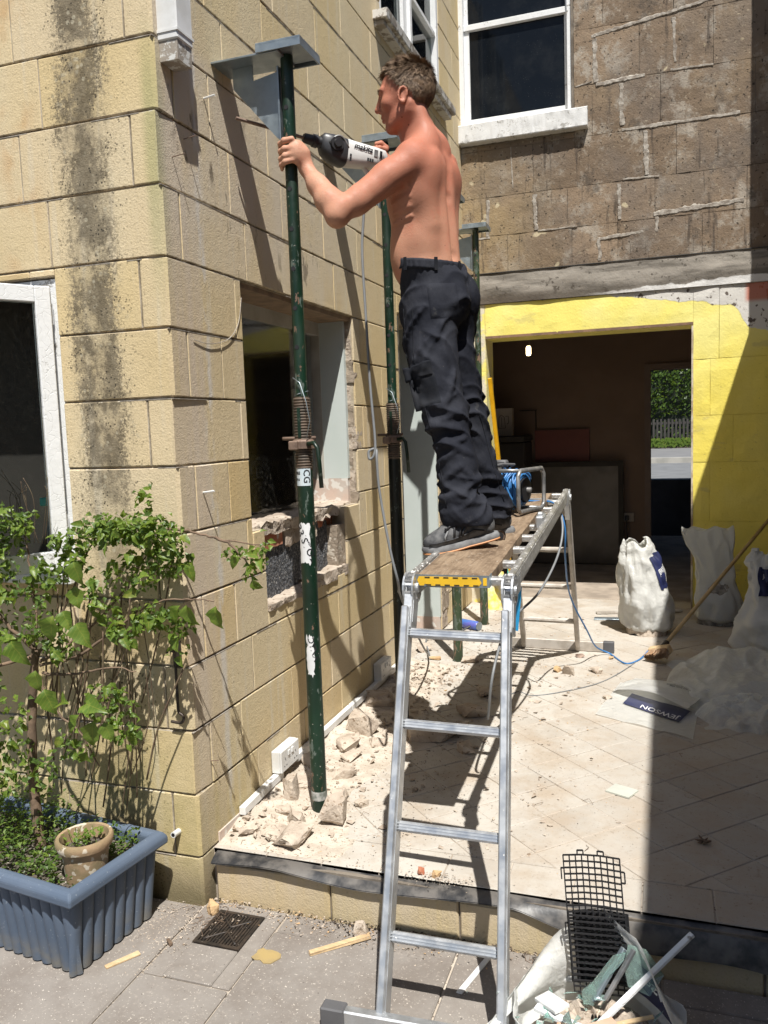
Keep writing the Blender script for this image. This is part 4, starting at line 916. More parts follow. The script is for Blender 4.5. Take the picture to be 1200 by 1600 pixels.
def hinge(p, d0, d1, side, r=.052):
    mb = MB(); p = LO(p); n = 20
    for off in (.015, -.015):
        vs = []; c = p + Vector((off, 0, 0))
        mb2 = [(c.y + math.cos(2 * math.pi * k / n) * r, c.z + math.sin(2 * math.pi * k / n) * r) for k in range(n)]
        mb.prism(mb2, 0, c.x - .003, c.x + .003)
    for d in (d0, d1):
        d = Vector(d).normalized()
        for off in (.014, -.014): mb.beam(p + Vector((off, 0, 0)), p + Vector((off, 0, 0)) + d * .12, .005, .045, up=(1, 0, 0) if False else Vector((1, 0, 0)).cross(d))
        mb.obox(p + d * .085, d, Vector((1, 0, 0)), d.cross(Vector((1, 0, 0))), .055, .0155, .033, .003)
    mb.tube([p + Vector((-.024, 0, 0)), p + Vector((.024, 0, 0))], .017, 14)
    o = mb.build('hinge', M['alu'], lad)
    mb = MB()
    for k in range(6):
        a = k * math.pi / 3 + .3; q = p + Vector((.0, math.cos(a) * .036, math.sin(a) * .036)); mb.tube([q + Vector((-.0195, 0, 0)), q + Vector((.0195, 0, 0))], .005, 8)
    h = mb.build('rivet', M['steel_tube'], o)
for p, f in ((A_L, F_L), (A_R, F_R)): hinge(p + Vector((0, -.020, -.045)), pdn, (f - p), 1)
for p, f in ((B_L, H_L), (B_R, H_R)): hinge(p + Vector((0, .015, -.045)), -pdn, (f - p), 1, .045)
for s_, base in ((1, A_R), (1, A_L)):
    q = LO(base + pd * .5 + Vector((-.02, 0, .0))); mb = MB(); mb.obox(q + Vector((-.002, 0, .0)), pdn, (1, 0, 0), (0, 0, 1), .055, .018, .026, .006); mb.obox(q + Vector((-.004, 0, .02)), pdn, (1, 0, 0), (0, 0, 1), .02, .012, .018, .005); mb.build('hinge', M['alu'], lad)
mb = MB(); a = LO((.70, -.425, G + .035)); b = LO((1.26, -.40, G + .035)); mb.beam(a, b, .030, .062, ch=.004); mb.build('stabiliser_bar', M['alu'], lad)
mb = MB(); mb.obox(a + Vector((-.028, -.002, .0)), (1, .03, 0), (0, 1, 0), (0, 0, 1), .034, .021, .036, .004); mb.build('foot', M['grey_rubber'], lad)
mb = MB(); mb.obox(b + Vector((.03, .002, .0)), (1, .03, 0), (0, 1, 0), (0, 0, 1), .034, .021, .036, .004); mb.build('foot', M['grey_rubber'], lad)
mb = MB(); a = LO((.50, 2.965, ZF + .035)); b = LO((1.17, 2.945, ZF + .035)); mb.beam(a, b, .028, .066, ch=.004); mb.build('stabiliser_bar', M['alu_dull'], lad)
mb = MB(); mb.obox(b + Vector((.028, 0, 0)), (1, -.03, 0), (0, 1, 0), (0, 0, 1), .034, .02, .037, .004); mb.build('foot', M['grey_rubber'], lad)
# blue tag strip clipped inside the right leg
tg = thing('blue_tag_strip', 'bright blue plastic strip hanging off the right leg of the ladder below the plank', 'plastic strip', (1.055, .42, .985))
mb = MB(); mb.obox((0, 0, -.02), (1, -.3, 0), (.3, 1, 0), (.10, 0, 1), .0085, .0015, .078, .001); mb.build('strip', M['blue_tag'], tg)
tg.matrix_basis = tg.matrix_basis
# ---------------------------------------------------------------- scaffold board
PF = Vector((.775, .150, 1.128)); pw = .236
def PL(s_, w, h): return PF + pdn * s_ + Vector((1, .02, 0)).normalized() * w + Vector((0, 0, h))
brd = thing('scaffold_board', 'worn wooden scaffold board with a yellow end band, lying along the ladder under the man', 'plank', tuple(PF))
def LB(v): return Vector(v) - PF
mb = MB()
def bf(u, v):
    p = LB(PL(u * 1.92, v * pw, 0)); e = min(v, 1 - v, u * 5, (1 - u) * 5); p.z += noise.noise(Vector((u * 7, v * 1.6, 2))) * .0022 - (.004 if e < .02 else 0); return p
mb.grid(bf, 40, 12); nn_ = 13 * 41
mb.f = list(mb.f)
q = MB()
ring = [i for i in range(41)] + [j * 41 + 40 for j in range(1, 13)] + [12 * 41 + i for i in range(39, -1, -1)] + [j * 41 for j in range(11, 0, -1)]
base = len(mb.v)
for i in ring: x_, y_, z_ = mb.v[i]; mb.v.append((x_ + random.uniform(-.0008, .0008), y_, z_ - .004)); 
for i in ring: x_, y_, z_ = mb.v[i]; mb.v.append((x_, y_, z_ - .036))
L_ = len(ring)
for i in range(L_):
    j = (i + 1) % L_; mb.f.append((ring[i], ring[j], base + j, base + i)); mb.f.append((base + i, base + j, base + L_ + j, base + L_ + i))
mb.f.append(tuple(base + L_ + i for i in range(L_)))
mb.build('board', M['plank'], brd)
ax_ = Vector((1, .02, 0)).normalized(); ay_ = pdn
mb = MB(); c = LB(PL(-.0015, pw / 2, -.019)); mb.obox(c, ax_, ay_, (0, 0, 1), pw / 2 + .002, .0015, .0195); mb.obox(c + pdn * .02 + ax_ * (pw / 2 + .0012), ax_, ay_, (0, 0, 1), .0012, .022, .0195); mb.build('end_strap', M['galv'], brd)
mb = MB(); c2 = c - pdn * .002
pts = [(-.108, -.016), (-.094, -.016), (-.090, -.009), (-.082, -.016), (.085, -.016), (.095, -.004), (.085, .014), (-.11, .014), (-.116, .002)]
n = len(pts); vs = [c2 - pdn * .0012 + ax_ * a + Vector((0, 0, b)) for a, b in pts] + [c2 + ax_ * a + Vector((0, 0, b)) for a, b in pts]
mb.add(vs, [tuple(range(n)), tuple(reversed(range(n, 2 * n)))] + [(i, i + n, (i + 1) % n + n, (i + 1) % n) for i in range(n)])
mb.obox(c2 + ax_ * .106 + Vector((0, 0, .0)), ax_, ay_, (0, 0, 1), .006, .001, .012); mb.build('end_band', M['band_yellow'], brd)
mb = MB()
for i in range(6):
    for zz in (.0115, -.0125): mb.obox(c2 - pdn * .0018 + ax_ * (-.082 + i * .031 + (.004 if zz < 0 else 0)) + Vector((0, 0, zz)), ax_, ay_, (0, 0, 1), .0085, .0006, .0016)
mb.build('band_slots', M['ink'], brd, kind='stuff')
# wrench lying half under the shoe
wr = thing('ratchet_wrench', 'rusty steel socket wrench lying on the board under the near shoe', 'wrench', tuple(PL(.60, .16, .0)))
mb = MB(); mb.tube([(-.13, .13, .018), (-.02, .02, .016), (.0, .0, .016), (.018, -.018, .016)], [.011, .013, .019, .022], 12); mb.build('wrench_body', M['rust'], wr, smooth=True, angle=50)
mb = MB(); mb.tube([(.0185, -.0185, .016), (.0215, -.0215, .016)], [.014, .013], 12); mb.build('socket', M['ink'], wr)
mb = MB(); mb.tube([(.010, -.010, .016), (.022, -.022, .016)], .0225, 14, cap=False); mb.build('socket_rim', M['iron'], wr, smooth=True)
# ---------------------------------------------------------------- cable reel on the board
rc_ = PL(1.28, .118, .006)
reel = thing('cable_reel', 'blue extension cable wound on a grey tubular steel frame, on the board behind the man', 'cable reel', tuple(rc_), math.radians(-17)); reel.scale = (.88, .88, .98)
def rframe(x):
    c = [(x, -.15, .10), (x, -.15, .02), (x, -.135, .006), (x, .12, .006), (x, .15, .03), (x, .15, .17), (x, .125, .195), (x, -.125, .195), (x, -.15, .17)]
    return c
for x in (.115, -.115):
    mb = MB(); mb.tube(rframe(x), .011, 9, closed=True); mb.build('frame_tube', M['steel_tube'], reel, smooth=True)
mb = MB(); mb.tube([(-.115, .0, .10), (.115, 0, .10)], .012, 9); mb.tube([(-.115, .12, .006), (.115, .12, .006)], .009, 8); mb.tube([(-.115, -.12, .195), (.115, -.12, .195)], .009, 8); mb.build('cross_tube', M['steel_tube'], reel, smooth=True)
mb = MB(); mb.lathe([(.055, -.085), (.055, .085)], 20)
mb.v = [(z, x, y + .10) for x, y, z in mb.v]; mb.build('drum', M['black_plastic'], reel)
for xx in (.088, -.088):
    mb = MB(); mb.lathe([(.03, 0), (.055, .002), (.057, .006), (.03, .01)], 24); mb.v = [(z + xx - .005, x, y + .10) for x, y, z in mb.v]; mb.build('flange', M['black_plastic'], reel, smooth=True, angle=40)
P = []; rr = random.Random(9); turns = 26
for i in range(turns * 14):
    a = i / 14 * 2 * math.pi; k = i / 14; lay = int(k // 13); u = (k % 13) / 13; xx = (-.075 + .15 * u) * (1 if lay % 2 == 0 else -1); r_ = .064 + lay * .010 + .005 * noise.noise(Vector((i * .09, lay, 0)))
    P.append((xx + .004 * noise.noise(Vector((i * .2, 2, 0))), r_ * math.cos(a), .10 + r_ * math.sin(a)))
mb = MB(); mb.tube(P, .0052, 6); mb.build('wound_cable', M['blue_cable'], reel, smooth=True)
mb = MB()
for k in range(5):
    pts = []
    for i in range(15):
        a = -1.2 + i * .27; r_ = .088 + k * .004; pts.append((.06 - k * .022 + .02 * math.sin(i * .6 + k), -r_ * math.cos(a) - .012 * k * .3, .10 + r_ * math.sin(a)))
    mb.tube(pts, .0055, 6)
mb.build('loose_turns', M['blue_cable'], reel, smooth=True)
mb = MB(); mb.tube([(-.10, -.11, .20), (-.05, -.13, .215), (.0, -.10, .225), (.03, -.02, .22), (-.03, .06, .21)], .006, 7); mb.obox((-.04, -.05, .225), (1, 0, 0), (0, 1, 0), (0, 0, 1), .045, .022, .018, .008); mb.build('socket_lead', M['grey_rubber'], reel, smooth=True, angle=40)
def spline(pts, n=10):
    P = [Vector(p) for p in pts]; out = []
    for i in range(len(P) - 1):
        p0 = P[max(i - 1, 0)]; p1_ = P[i]; p2_ = P[i + 1]; p3_ = P[min(i + 2, len(P) - 1)]
        for k in range(n):
            t_ = k / n; out.append(.5 * ((2 * p1_) + (-p0 + p2_) * t_ + (2 * p0 - 5 * p1_ + 4 * p2_ - p3_) * t_ * t_ + (-p0 + 3 * p1_ - 3 * p2_ + p3_) * t_ ** 3))
    out.append(P[-1]); return out
def cable(name, pts, r, mat, label, n=10): mb = MB(); mb.tube(spline(pts, n), r, 7); return mb.build(name, mat, None, smooth=True, label=label, cat='cable')
cable('extension_cord', [(.83, 1.68, 1.235), (.893, 1.80, 1.22), (.995, 1.86, 1.20), (1.052, 1.78, 1.10), (1.043, 1.66, .96), (.99, 1.42, .83), (.935, 1.17, .785), (.905, 1.05, .765), (.90, .86, .70), (.89, .75, .60), (.86, .80, .42)], .0058, M['grey_cable'], 'grey cable looping from the reel over the right rail to the blue strip')
cable('extension_cord', [(.84, 1.66, 1.225), (.91, 1.76, 1.215), (1.005, 1.86, 1.19), (1.058, 1.82, 1.08), (1.05, 1.90, .90), (1.03, 2.30, .62), (1.10, 2.55, .36), (1.13, 2.80, .20), (1.21, 2.88, .137), (1.31, 2.70, .133), (1.39, 2.80, .133), (1.434, 2.994, .133), (1.45, 3.04, .133)], .0050, M['blue_cable'], 'blue cable dropping from the reel to the floor beside the far stabiliser foot')
cable('thin_flex', [(1.434, 2.994, .131), (1.341, 2.657, .131), (1.198, 2.305, .131), (1.008, 2.087, .131), (.86, 1.985, .131), (.80, 1.97, .15), (.77, 2.04, .131), (.71, 1.90, .131), (.74, 1.80, .131)], .0026, M['grey_cable'], 'thin grey flex curving across the floor tiles from the broom head to under the plank')
cable('drill_lead', [(.440, .840, 2.60), (.415, .80, 2.50), (.405, .785, 2.40), (.402, .773, 2.287), (.416, .751, 2.034), (.431, .729, 1.781), (.450, .711, 1.56), (.446, .703, 1.50), (.428, .700, 1.485), (.425, .705, 1.515), (.452, .712, 1.522), (.458, .70, 1.48), (.464, .697, 1.376), (.488, .689, 1.223), (.512, .684, 1.096), (.530, .70, .99), (.50, .80, .93), (.459, .93, .90), (.395, 1.25, .72), (.30, 1.80, .42), (.16, 2.40, .20), (-.02, 2.95, .145), (.02, 3.05, .139), (.09, 3.18, .139)], .0055, M['grey_cable'], 'grey lead with one knot hanging from the drill past the left ladder rail')
pg_ = thing('rubber_plug', 'black plug of the drill lead lying on the rubble by the doorway board', 'plug', (.10, 3.2, ZF))
mb = MB(); mb.obox((0, 0, .02), (1, .5, 0), (-.5, 1, 0), (0, 0, 1), .07, .03, .018, .012); mb.build('plug_body', M['black_plastic'], pg_)
mb = MB(); mb.tube([(.06, .03, .02), (.12, .07, .05)], .008, 8); mb.build('cable_guard', M['black_plastic'], pg_)
# sockets, trunking on the long wall
def xsocket(y0, y1, z0, z1, label, grp, holes=True):
    t = thing('wall_socket', label, 'socket', (0.004, (y0 + y1) / 2, (z0 + z1) / 2), 0, grp); w = y1 - y0; h = z1 - z0
    mb = MB(); mb.box(0, .036, -w / 2, w / 2, -h / 2, h / 2, .003); mb.build('back_box', M['pvc'], t)
    mb = MB(); mb.box(.0362, .046, -w / 2 + .001, w / 2 - .001, -h / 2 + .001, h / 2 - .001, .003); mb.build('face_plate', M['pvc'], t)
    if holes:
        for s_ in (-1, 1):
            mb = MB(); mb.box(.0462, .051, s_ * w * .10 - .009, s_ * w * .10 + .009, h * .12, h * .36, .002); mb.build('switch', M['pvc'], t)
            c = s_ * w * .28; mb = MB(); mb.box(.0460, .0466, c - .002, c + .002, .0, .010); mb.box(.0460, .0466, c - .014, c - .007, -h * .28, -h * .28 + .004); mb.box(.0460, .0466, c + .007, c + .014, -h * .28, -h * .28 + .004); mb.build('pin_slots', M['ink'], t)
    return t
xsocket(.550, .722, .205, .298, 'nearer white double socket box on the long wall just above the trunking', 'sockets on the long wall')
xsocket(1.81, 1.99, .205, .305, 'farther white socket box on the long wall beyond the nearest prop', 'sockets on the long wall')
tr = thing('cable_trunking', 'white plastic cable trunking running low along the stone wall', 'trunking', (0, .26, .165))
def wob_beam(y0, y1, z0_, z1_, dz=0): mb = MB(); mb.beam((.020, y0 - .26, z0_ - .165), (.020, y1 - .26, z1_ - .165), .026, .032, ch=.002); return mb
wob_beam(.265, .60, .178, .186).build('trunking_run', M['pvc'], tr); wob_beam(.745, 1.40, .194, .194).build('trunking_run', M['pvc'], tr); wob_beam(1.41, 2.42, .194, .186).build('trunking_run', M['pvc'], tr)
# window stay hook, pipe stub, nails
hk = thing('window_hook', 'black iron hook hanging from a plate on the corner of the garden facade', 'hook', (-.045, 0, .85))
mb = MB(); mb.box(-.016, .016, -.006, .002, -.035, .055, .001); mb.build('plate', M['iron'], hk)
mb = MB(); mb.tube(spline([(-.018, -.035, .022), (-.006, -.045, .034), (.008, -.04, .03), (.010, -.028, .012), (.004, -.022, -.02), (.002, -.02, -.16), (.004, -.02, -.19), (.018, -.02, -.20), (.022, -.02, -.215), (.008, -.02, -.228), (-.028, -.02, -.226)], 6), .0052, 8); mb.build('stay', M['iron'], hk, smooth=True)
ps = thing('pipe_stub', 'short white plastic pipe end poking out of the stone near the foot of the corner', 'pipe', (-.085, 0, .215))
mb = MB(); mb.tube([(0, .01, 0), (0, -.035, .004)], .0105, 12); mb.build('stub', M['pvc'], ps, smooth=True, angle=50)
mb = MB(); mb.tube([(0, -.0352, .004), (0, -.0358, .004)], .007, 10); mb.build('bore', M['ink'], ps)
nr = random.Random(4)
for i, (y, z, lab) in enumerate(((.085, 2.52, 'upper'), (.16, 2.60, 'second'), (.15, 1.40, 'stubby'), (.10, .44, 'low'), (.30, 2.78, 'long'))):
    t = thing('wall_nail', {'upper': 'rusty nail sticking out of the long wall near the corner below the downpipe', 'second': 'rusty nail in the long wall just right of the nail below the downpipe', 'stubby': 'pale peg sticking out of the stone wall left of the recess above the shrub', 'low': 'small nail low on the long wall left of the trunking', 'long': 'pale wire stub sticking out of the wall under the nearest bracket'}[lab], 'nail', (0, y, z))
    mb = MB(); mb.tube([(-.01, 0, 0), (.045 if lab != 'low' else .03, .0, .006)], .0035 if lab in ('stubby', 'long') else .0018, 6); mb.build('shank', M['pvc'] if lab in ('stubby', 'long') else M['rust'], t)
sp_ = MB(); sp_.tube(spline([(.003, .14, 1.93), (.006, .25, 1.925), (.006, .38, 1.955), (.005, .46, 2.02), (.004, .495, 2.12)], 8), .0016, 5); sp_.build('wall_wire', M['mortar_pale'], None, label='thin pale wire looping on the wall left of the recess top', cat='wire')
# drain grate
dr = thing('drain_grate', 'black slotted drain grate set in the paving at the foot of the wall', 'drain', (.16, -.105, G))
mb = MB(); mb.box(-.085, .085, -.092, -.080, -.012, .004); mb.box(-.085, .085, .080, .092, -.012, .004); mb.box(-.085, -.073, -.08, .08, -.012, .004); mb.box(.073, .085, -.08, .08, -.012, .004); mb.build('rim', M['iron'], dr)
for i in range(13):
    x = -.066 + i * .011
    mb = MB(); mb.box(x - .0028, x + .0028, -.0799, .0799, -.010, .002); mb.build('bar', M['iron'], dr)
mb = MB(); 
for s_ in (1, -1):
    mb.tube([(-.06 + .012 * i, s_ * (.012 + .055 * abs(i / 10 - .5) * 2), .001) for i in range(11)], .004, 6)
mb.build('arch_bar', M['iron'], dr, smooth=True)
mb = MB(); mb.box(-.09, .09, -.097, .097, -.10, -.06); mb.build('pit', M['ink'], dr)
# ---------------------------------------------------------------- planter
E1 = Vector((-.99, .13, 0)).normalized(); E2 = Vector((.125, .992, 0)).normalized(); PC = Vector((-.138, -.497, 0))
pl = thing('planter_trough', 'blue-grey ribbed plastic planter trough standing against the foot of the garden facade', 'planter', (PC.x, PC.y, G))
PLn, PWd, PH = .80, .41, .30
def pp(a, b, z): return E1 * a + E2 * b + Vector((0, 0, z))
def rib_side(o, d, inw, L, n):
    # row of rounded vertical flutes, each its own part, leaning slightly outwards towards the top
    w = L / n
    for i in range(n):
        mb = MB(); seg = 7; vs = []
        wide = 1.25 if i == 0 or i == n - 1 else 1
        for zi, z in enumerate((.008, .05, .15, .24, .272)):
            sh = -.040 * (1 - z / .29)
            for k in range(seg):
                a = math.pi * k / (seg - 1); u = w * (i + .5 - .49 * math.cos(a)); dep = .016 * math.sin(a) * (1 if zi < 4 else .35)
                dd = u + ((L / 2 - u) * .035) * (1 - z / .29)
                vs.append(o + d * dd - inw * (dep + sh) + Vector((0, 0, z)))
        fs = [(j * seg + k, j * seg + k + 1, (j + 1) * seg + k + 1, (j + 1) * seg + k) for j in range(4) for k in range(seg - 1)]
        fs.append(tuple(range(seg)))
        mb.add(vs, fs); mb.build('flute', M['planter'], pl, smooth=True, fix=False, angle=60)
ins = .018
rib_side(pp(ins, ins, 0), E1, E2, PLn - 2 * ins, 17)
rib_side(pp(ins, ins, 0), E2, E1, PWd - 2 * ins, 8)
mb = MB(); b0 = .075
cs4 = [(b0, b0), (PLn - b0, b0), (PLn - b0, PWd - b0), (b0, PWd - b0)]; tp4 = [(.03, .03), (PLn - .03, .03), (PLn - .03, PWd - .03), (.03, PWd - .03)]
mb.add([pp(a, b, .008) for a, b in cs4] + [pp(a, b, .29) for a, b in tp4], [(0, 1, 2, 3)] + [(i, (i + 1) % 4, (i + 1) % 4 + 4, i + 4) for i in range(4)]); mb.build('tub', M['planter'], pl)
mb = MB(); R0 = .0; pts = [pp(0, 0, .300), pp(PLn, 0, .300), pp(PLn, PWd, .300), pp(0, PWd, .300)]
out = [pp(-.012, -.012, 0), pp(PLn + .012, -.012, 0), pp(PLn + .012, PWd + .012, 0), pp(-.012, PWd + .012, 0)]; inn = [pp(.034, .034, 0), pp(PLn - .034, .034, 0), pp(PLn - .034, PWd - .034, 0), pp(.034, PWd - .034, 0)]
prof_ = [(0, .262), (0, .288), (.25, .304), (.75, .306), (1, .294), (1, .26)]
vs = []; fs = []
for u, z in prof_:
    for k in range(4): q_ = out[k].lerp(inn[k], u); vs.append((q_.x, q_.y, z))
for j in range(len(prof_) - 1):
    for k in range(4): fs.append((j * 4 + k, j * 4 + (k + 1) % 4, (j + 1) * 4 + (k + 1) % 4, (j + 1) * 4 + k))
for k in range(4): fs.append((k, (k + 1) % 4, (len(prof_) - 1) * 4 + (k + 1) % 4, (len(prof_) - 1) * 4 + k))
mb.add(vs, fs); ro = mb.build('rim', M['planter'], pl)
bv = ro.modifiers.new('b', 'BEVEL'); bv.width = .006; bv.segments = 2
mb = MB(); mb.grid(lambda u, v: pp(.032 + u * (PLn - .064), .032 + v * (PWd - .064), .255 + .012 * noise.noise(Vector((u * 9, v * 6, 0)))), 24, 14); mb.build('soil', M['soil'], pl, smooth=True, fix=False)
pot = thing('terracotta_pot', 'old sand coloured clay pot sunk in the planter trough', 'pot', (-.215, -.325, .205))
mb = MB(); mb.lathe([(.068, 0), (.078, .10), (.080, .118), (.093, .122), (.097, .134), (.097, .150), (.092, .156), (.082, .154), (.079, .140), (.076, .10), (.075, .09)], 32); mb.build('pot_body', M['terracotta'], pot, smooth=True, angle=50)
mb = MB(); mb.lathe([(.0, .112), (.03, .114), (.078, .108)], 20); mb.build('pot_soil', M['soil'], pot); pot.scale = (.92, .92, .92)
# ---------------------------------------------------------------- shrub, built from the trunk outwards
shr = thing('garden_shrub', 'leafy green shrub with a bare brown trunk growing in the blue planter', 'shrub', (-.50, -.28, .21)); SB = Vector((-.50, -.28, .21))
def SL(p): return Vector(p) - SB
gr = random.Random(11)
mb = MB(); trunk = spline([(-.49, -.22, .20), (-.505, -.215, .45), (-.50, -.20, .70), (-.475, -.19, .90)], 8); mb.tube([SL(p) for p in trunk], [.019 - .006 * i / (len(trunk) - 1) + .0015 * math.sin(i * 1.7) for i in range(len(trunk))], 9); mb.build('trunk', M['bark'], shr, smooth=True)
limbs = [[(-.475, -.19, .90), (-.53, -.22, .97), (-.60, -.24, 1.04), (-.72, -.25, 1.05)], [(-.475, -.19, .88), (-.56, -.27, .86), (-.68, -.33, .83)], [(-.475, -.19, .90), (-.47, -.18, 1.02), (-.49, -.17, 1.2), (-.52, -.16, 1.36)],
         [(-.47, -.19, .88), (-.42, -.17, .96), (-.34, -.15, 1.1), (-.26, -.13, 1.26), (-.20, -.12, 1.33)], [(-.46, -.19, .86), (-.36, -.15, .92), (-.22, -.11, 1.04), (-.10, -.08, 1.2), (-.03, -.07, 1.30)], [(-.46, -.19, .85), (-.33, -.16, .88), (-.18, -.13, .98), (-.05, -.12, 1.06), (.10, -.12, 1.08), (.17, -.10, 1.07)],
         [(-.45, -.19, .82), (-.34, -.18, .82), (-.20, -.17, .85), (-.10, -.16, .84)], [(-.46, -.2, .80), (-.40, -.2, .70), (-.30, -.2, .62), (-.24, -.2, .52)], [(-.03, -.07, 1.30), (.08, -.06, 1.29), (.18, -.04, 1.26), (.30, .0, 1.24)], [(.16, -.05, 1.27), (.22, -.05, 1.24), (.27, -.03, 1.17)]]
mb_th = []
for i, L in enumerate(limbs):
    s_ = spline(L, 7); mb = MB(); r0 = .0085 if i in (0, 1) else .006; mb.tube([SL(p) + Vector((gr.uniform(-1, 1), gr.uniform(-1, 1), gr.uniform(-1, 1))) * .003 for p in s_], [r0 * (1 - .7 * k / (len(s_) - 1)) for k in range(len(s_))], 6); mb.build('branch', M['bark'], shr, smooth=True)
tw = MB()
for i in range(30):   # thin canes rising behind the leaves, close to the wall
    x0 = gr.uniform(-.55, -.10); z0_ = gr.uniform(.25, .8); y0 = gr.uniform(-.16, -.03); x1 = x0 + gr.uniform(-.04, .20); z1_ = z0_ + gr.uniform(.3, .55)
    p_ = [(x0, y0, z0_), ((x0 + x1) / 2 + gr.uniform(-.03, .03), y0 + gr.uniform(-.02, .02), (z0_ + z1_) / 2), (x1, y0 - .01, min(z1_, 1.32))]
    tw.tube([SL(p) for p in spline(p_, 5)], gr.uniform(.0016, .0036), 5)
for i in range(12):
    x0 = gr.uniform(-.62, -.48); tw.tube([SL(p) for p in spline([(x0, -.1, 1.25), (x0 + gr.uniform(-.03, .05), -.12, 1.40), (x0 + gr.uniform(-.06, .1), -.13, gr.uniform(1.42, 1.52))], 5)], .0009, 4)
tw.build('twigs', M['stem'], shr, smooth=True, kind='stuff')
def leaf_geo(Lg, Wd, fold=.25, droop=.25, teeth=False):
    n = 7; vs = []; fs = []
    for i in range(n):
        t_ = i / (n - 1); w = Wd * (math.sin(math.pi * min(1, t_ ** .75)) ** .8) * .5 if 0 < t_ < 1 else .0004
        if teeth and 0 < i < n - 1: w *= 1 + .18 * (-1) ** i
        w *= 1 + .10 * math.sin(i * 2.3 + Lg * 99); z = -droop * Lg * t_ * t_ + .05 * Lg * math.sin(i * 1.9 + Wd * 200); zz = z + (.02 * Lg if i % 2 else 0)
        vs += [(-w, t_ * Lg, zz + fold * w), (0, t_ * Lg, z), (w, t_ * Lg, zz + fold * w)]
    for i in range(n - 1):
        for k in (0, 1): fs.append((i * 3 + k, i * 3 + k + 1, (i + 1) * 3 + k + 1, (i + 1) * 3 + k))
    return vs, fs
def leaf_frame(p, d, up):
    d = Vector(d).normalized(); x = d.cross(Vector(up)); x = x.normalized() if x.length > 1e-3 else d.orthogonal().normalized(); z = x.cross(d); m_ = Matrix((x, d, z)).transposed().to_4x4(); m_.translation = p; return m_
big_me = []
for k in range(4):
    mb = MB(); mb.add(*leaf_geo(.078, .058, .3 + .1 * k, .25 + .12 * k, True)); o = mb.build('leaf', M['leaf'], None, smooth=True, fix=False); big_me.append(o.data); bpy.data.objects.remove(o)
med_me = []
for k in range(4):
    mb = MB(); mb.add(*leaf_geo(.036, .026, .35 + .1 * k, .3 + .15 * k)); o = mb.build('leaf', M['leaf'], None, smooth=True, fix=False); med_me.append(o.data); bpy.data.objects.remove(o)
def put_leaf(me, M4): o = link(bpy.data.objects.new('leaf', me)); o.matrix_local = Matrix.Translation(-SB) @ M4; o.parent = shr
SUNV = -SD
# large leaves: position, pointing direction
for (p, d) in [((-.27, -.22, 1.13), (.25, -.2, -1)), ((-.25, -.24, 1.215), (.35, -.3, -.9)), ((-.33, -.26, 1.04), (-.2, -.3, -1)), ((-.28, -.27, 1.06), (.5, -.4, -.7)), ((-.24, -.26, 1.02), (.5, -.3, -.6)), ((-.56, -.32, .99), (-.5, -.3, -.8)), ((-.52, -.32, .98), (.3, -.4, -.9)), ((-.54, -.33, .95), (.0, -.3, -1)), ((-.47, -.30, .96), (.6, -.2, -.8)),
               ((-.40, -.28, .86), (.2, -.3, -1)), ((-.37, -.28, .80), (.5, -.2, -.9)), ((-.20, -.26, .70), (-.1, -.3, -1)), ((-.16, -.26, .70), (.5, -.2, -1)), ((-.25, -.27, .72), (-.5, -.3, -.8)), ((.09, -.14, 1.065), (.4, -.3, -1)), ((.185, -.12, 1.06), (.1, -.2, -1)), ((.06, -.13, 1.06), (-.4, -.3, -.8)), ((-.30, -.28, .76), (.3, -.5, .3)), ((-.22, -.27, .76), (.6, -.4, .1)), ((-.59, -.3, 1.20), (.2, -.3, -.9)), ((-.62, -.3, 1.12), (.1, -.3, -.9))]:
    put_leaf(gr.choice(big_me), leaf_frame(Vector(p), d, Vector((gr.uniform(-.3, .5), -1, gr.uniform(.2, .9)))) @ Matrix.Scale(gr.uniform(.8, 1.15), 4))
clus = [((-.14, -.13, 1.31), (.11, .07, .055), 1.5), ((-.03, -.11, 1.29), (.11, .06, .07), 1.9), ((-.23, -.14, 1.30), (.07, .06, .06), 1), ((.02, -.09, 1.20), (.07, .05, .06), 1.0), ((-.10, -.12, 1.17), (.10, .05, .07), .9), ((-.33, -.17, 1.27), (.06, .05, .05), .6), ((-.22, -.15, 1.10), (.07, .05, .08), .5),
        ((-.58, -.20, 1.25), (.10, .07, .12), 1.3), ((-.50, -.18, 1.33), (.05, .05, .06), .5), ((-.60, -.22, 1.12), (.12, .07, .10), 1.1), ((-.45, -.20, 1.10), (.08, .06, .07), .5), ((-.42, -.20, .99), (.10, .07, .06), .7), ((-.60, -.22, .98), (.09, .06, .07), .6),
        ((-.04, -.13, 1.02), (.08, .05, .05), .8), ((-.15, -.14, .98), (.08, .05, .05), .5), ((.05, -.12, 1.0), (.05, .03, .05), .35), ((-.18, -.2, .74), (.09, .05, .07), .9), ((-.60, -.3, .62), (.08, .06, .10), .9), ((-.52, -.25, .55), (.06, .05, .08), .4), ((.30, -.02, 1.23), (.05, .02, .07), .2), ((.22, -.04, 1.22), (.045, .02, .035), .25), ((.27, -.03, 1.16), (.03, .02, .05), .15), ((-.06, -.10, 1.41), (.04, .02, .05), .18), ((.03, -.1, .92), (.06, .03, .06), .12), ((-.42, -.26, .50), (.05, .05, .06), .3), ((-.58, -.32, .48), (.10, .05, .09), .8), ((-.12, -.20, .66), (.06, .05, .06), .4), ((-.30, -.24, .60), (.08, .05, .06), .3), ((-.48, -.3, .72), (.07, .06, .07), .3), ((-.40, -.18, 1.17), (.07, .05, .06), .5), ((-.55, -.22, 1.36), (.08, .05, .05), .6), ((-.36, -.2, .92), (.06, .05, .05), .4), ((-.62, -.28, .80), (.07, .06, .08), .5), ((-.3, -.17, 1.2), (.06, .05, .05), .5)]
fol = {'leaf': MB(), 'leaf_dark': MB()}; cnt = 0
tot = sum(c[2] for c in clus)
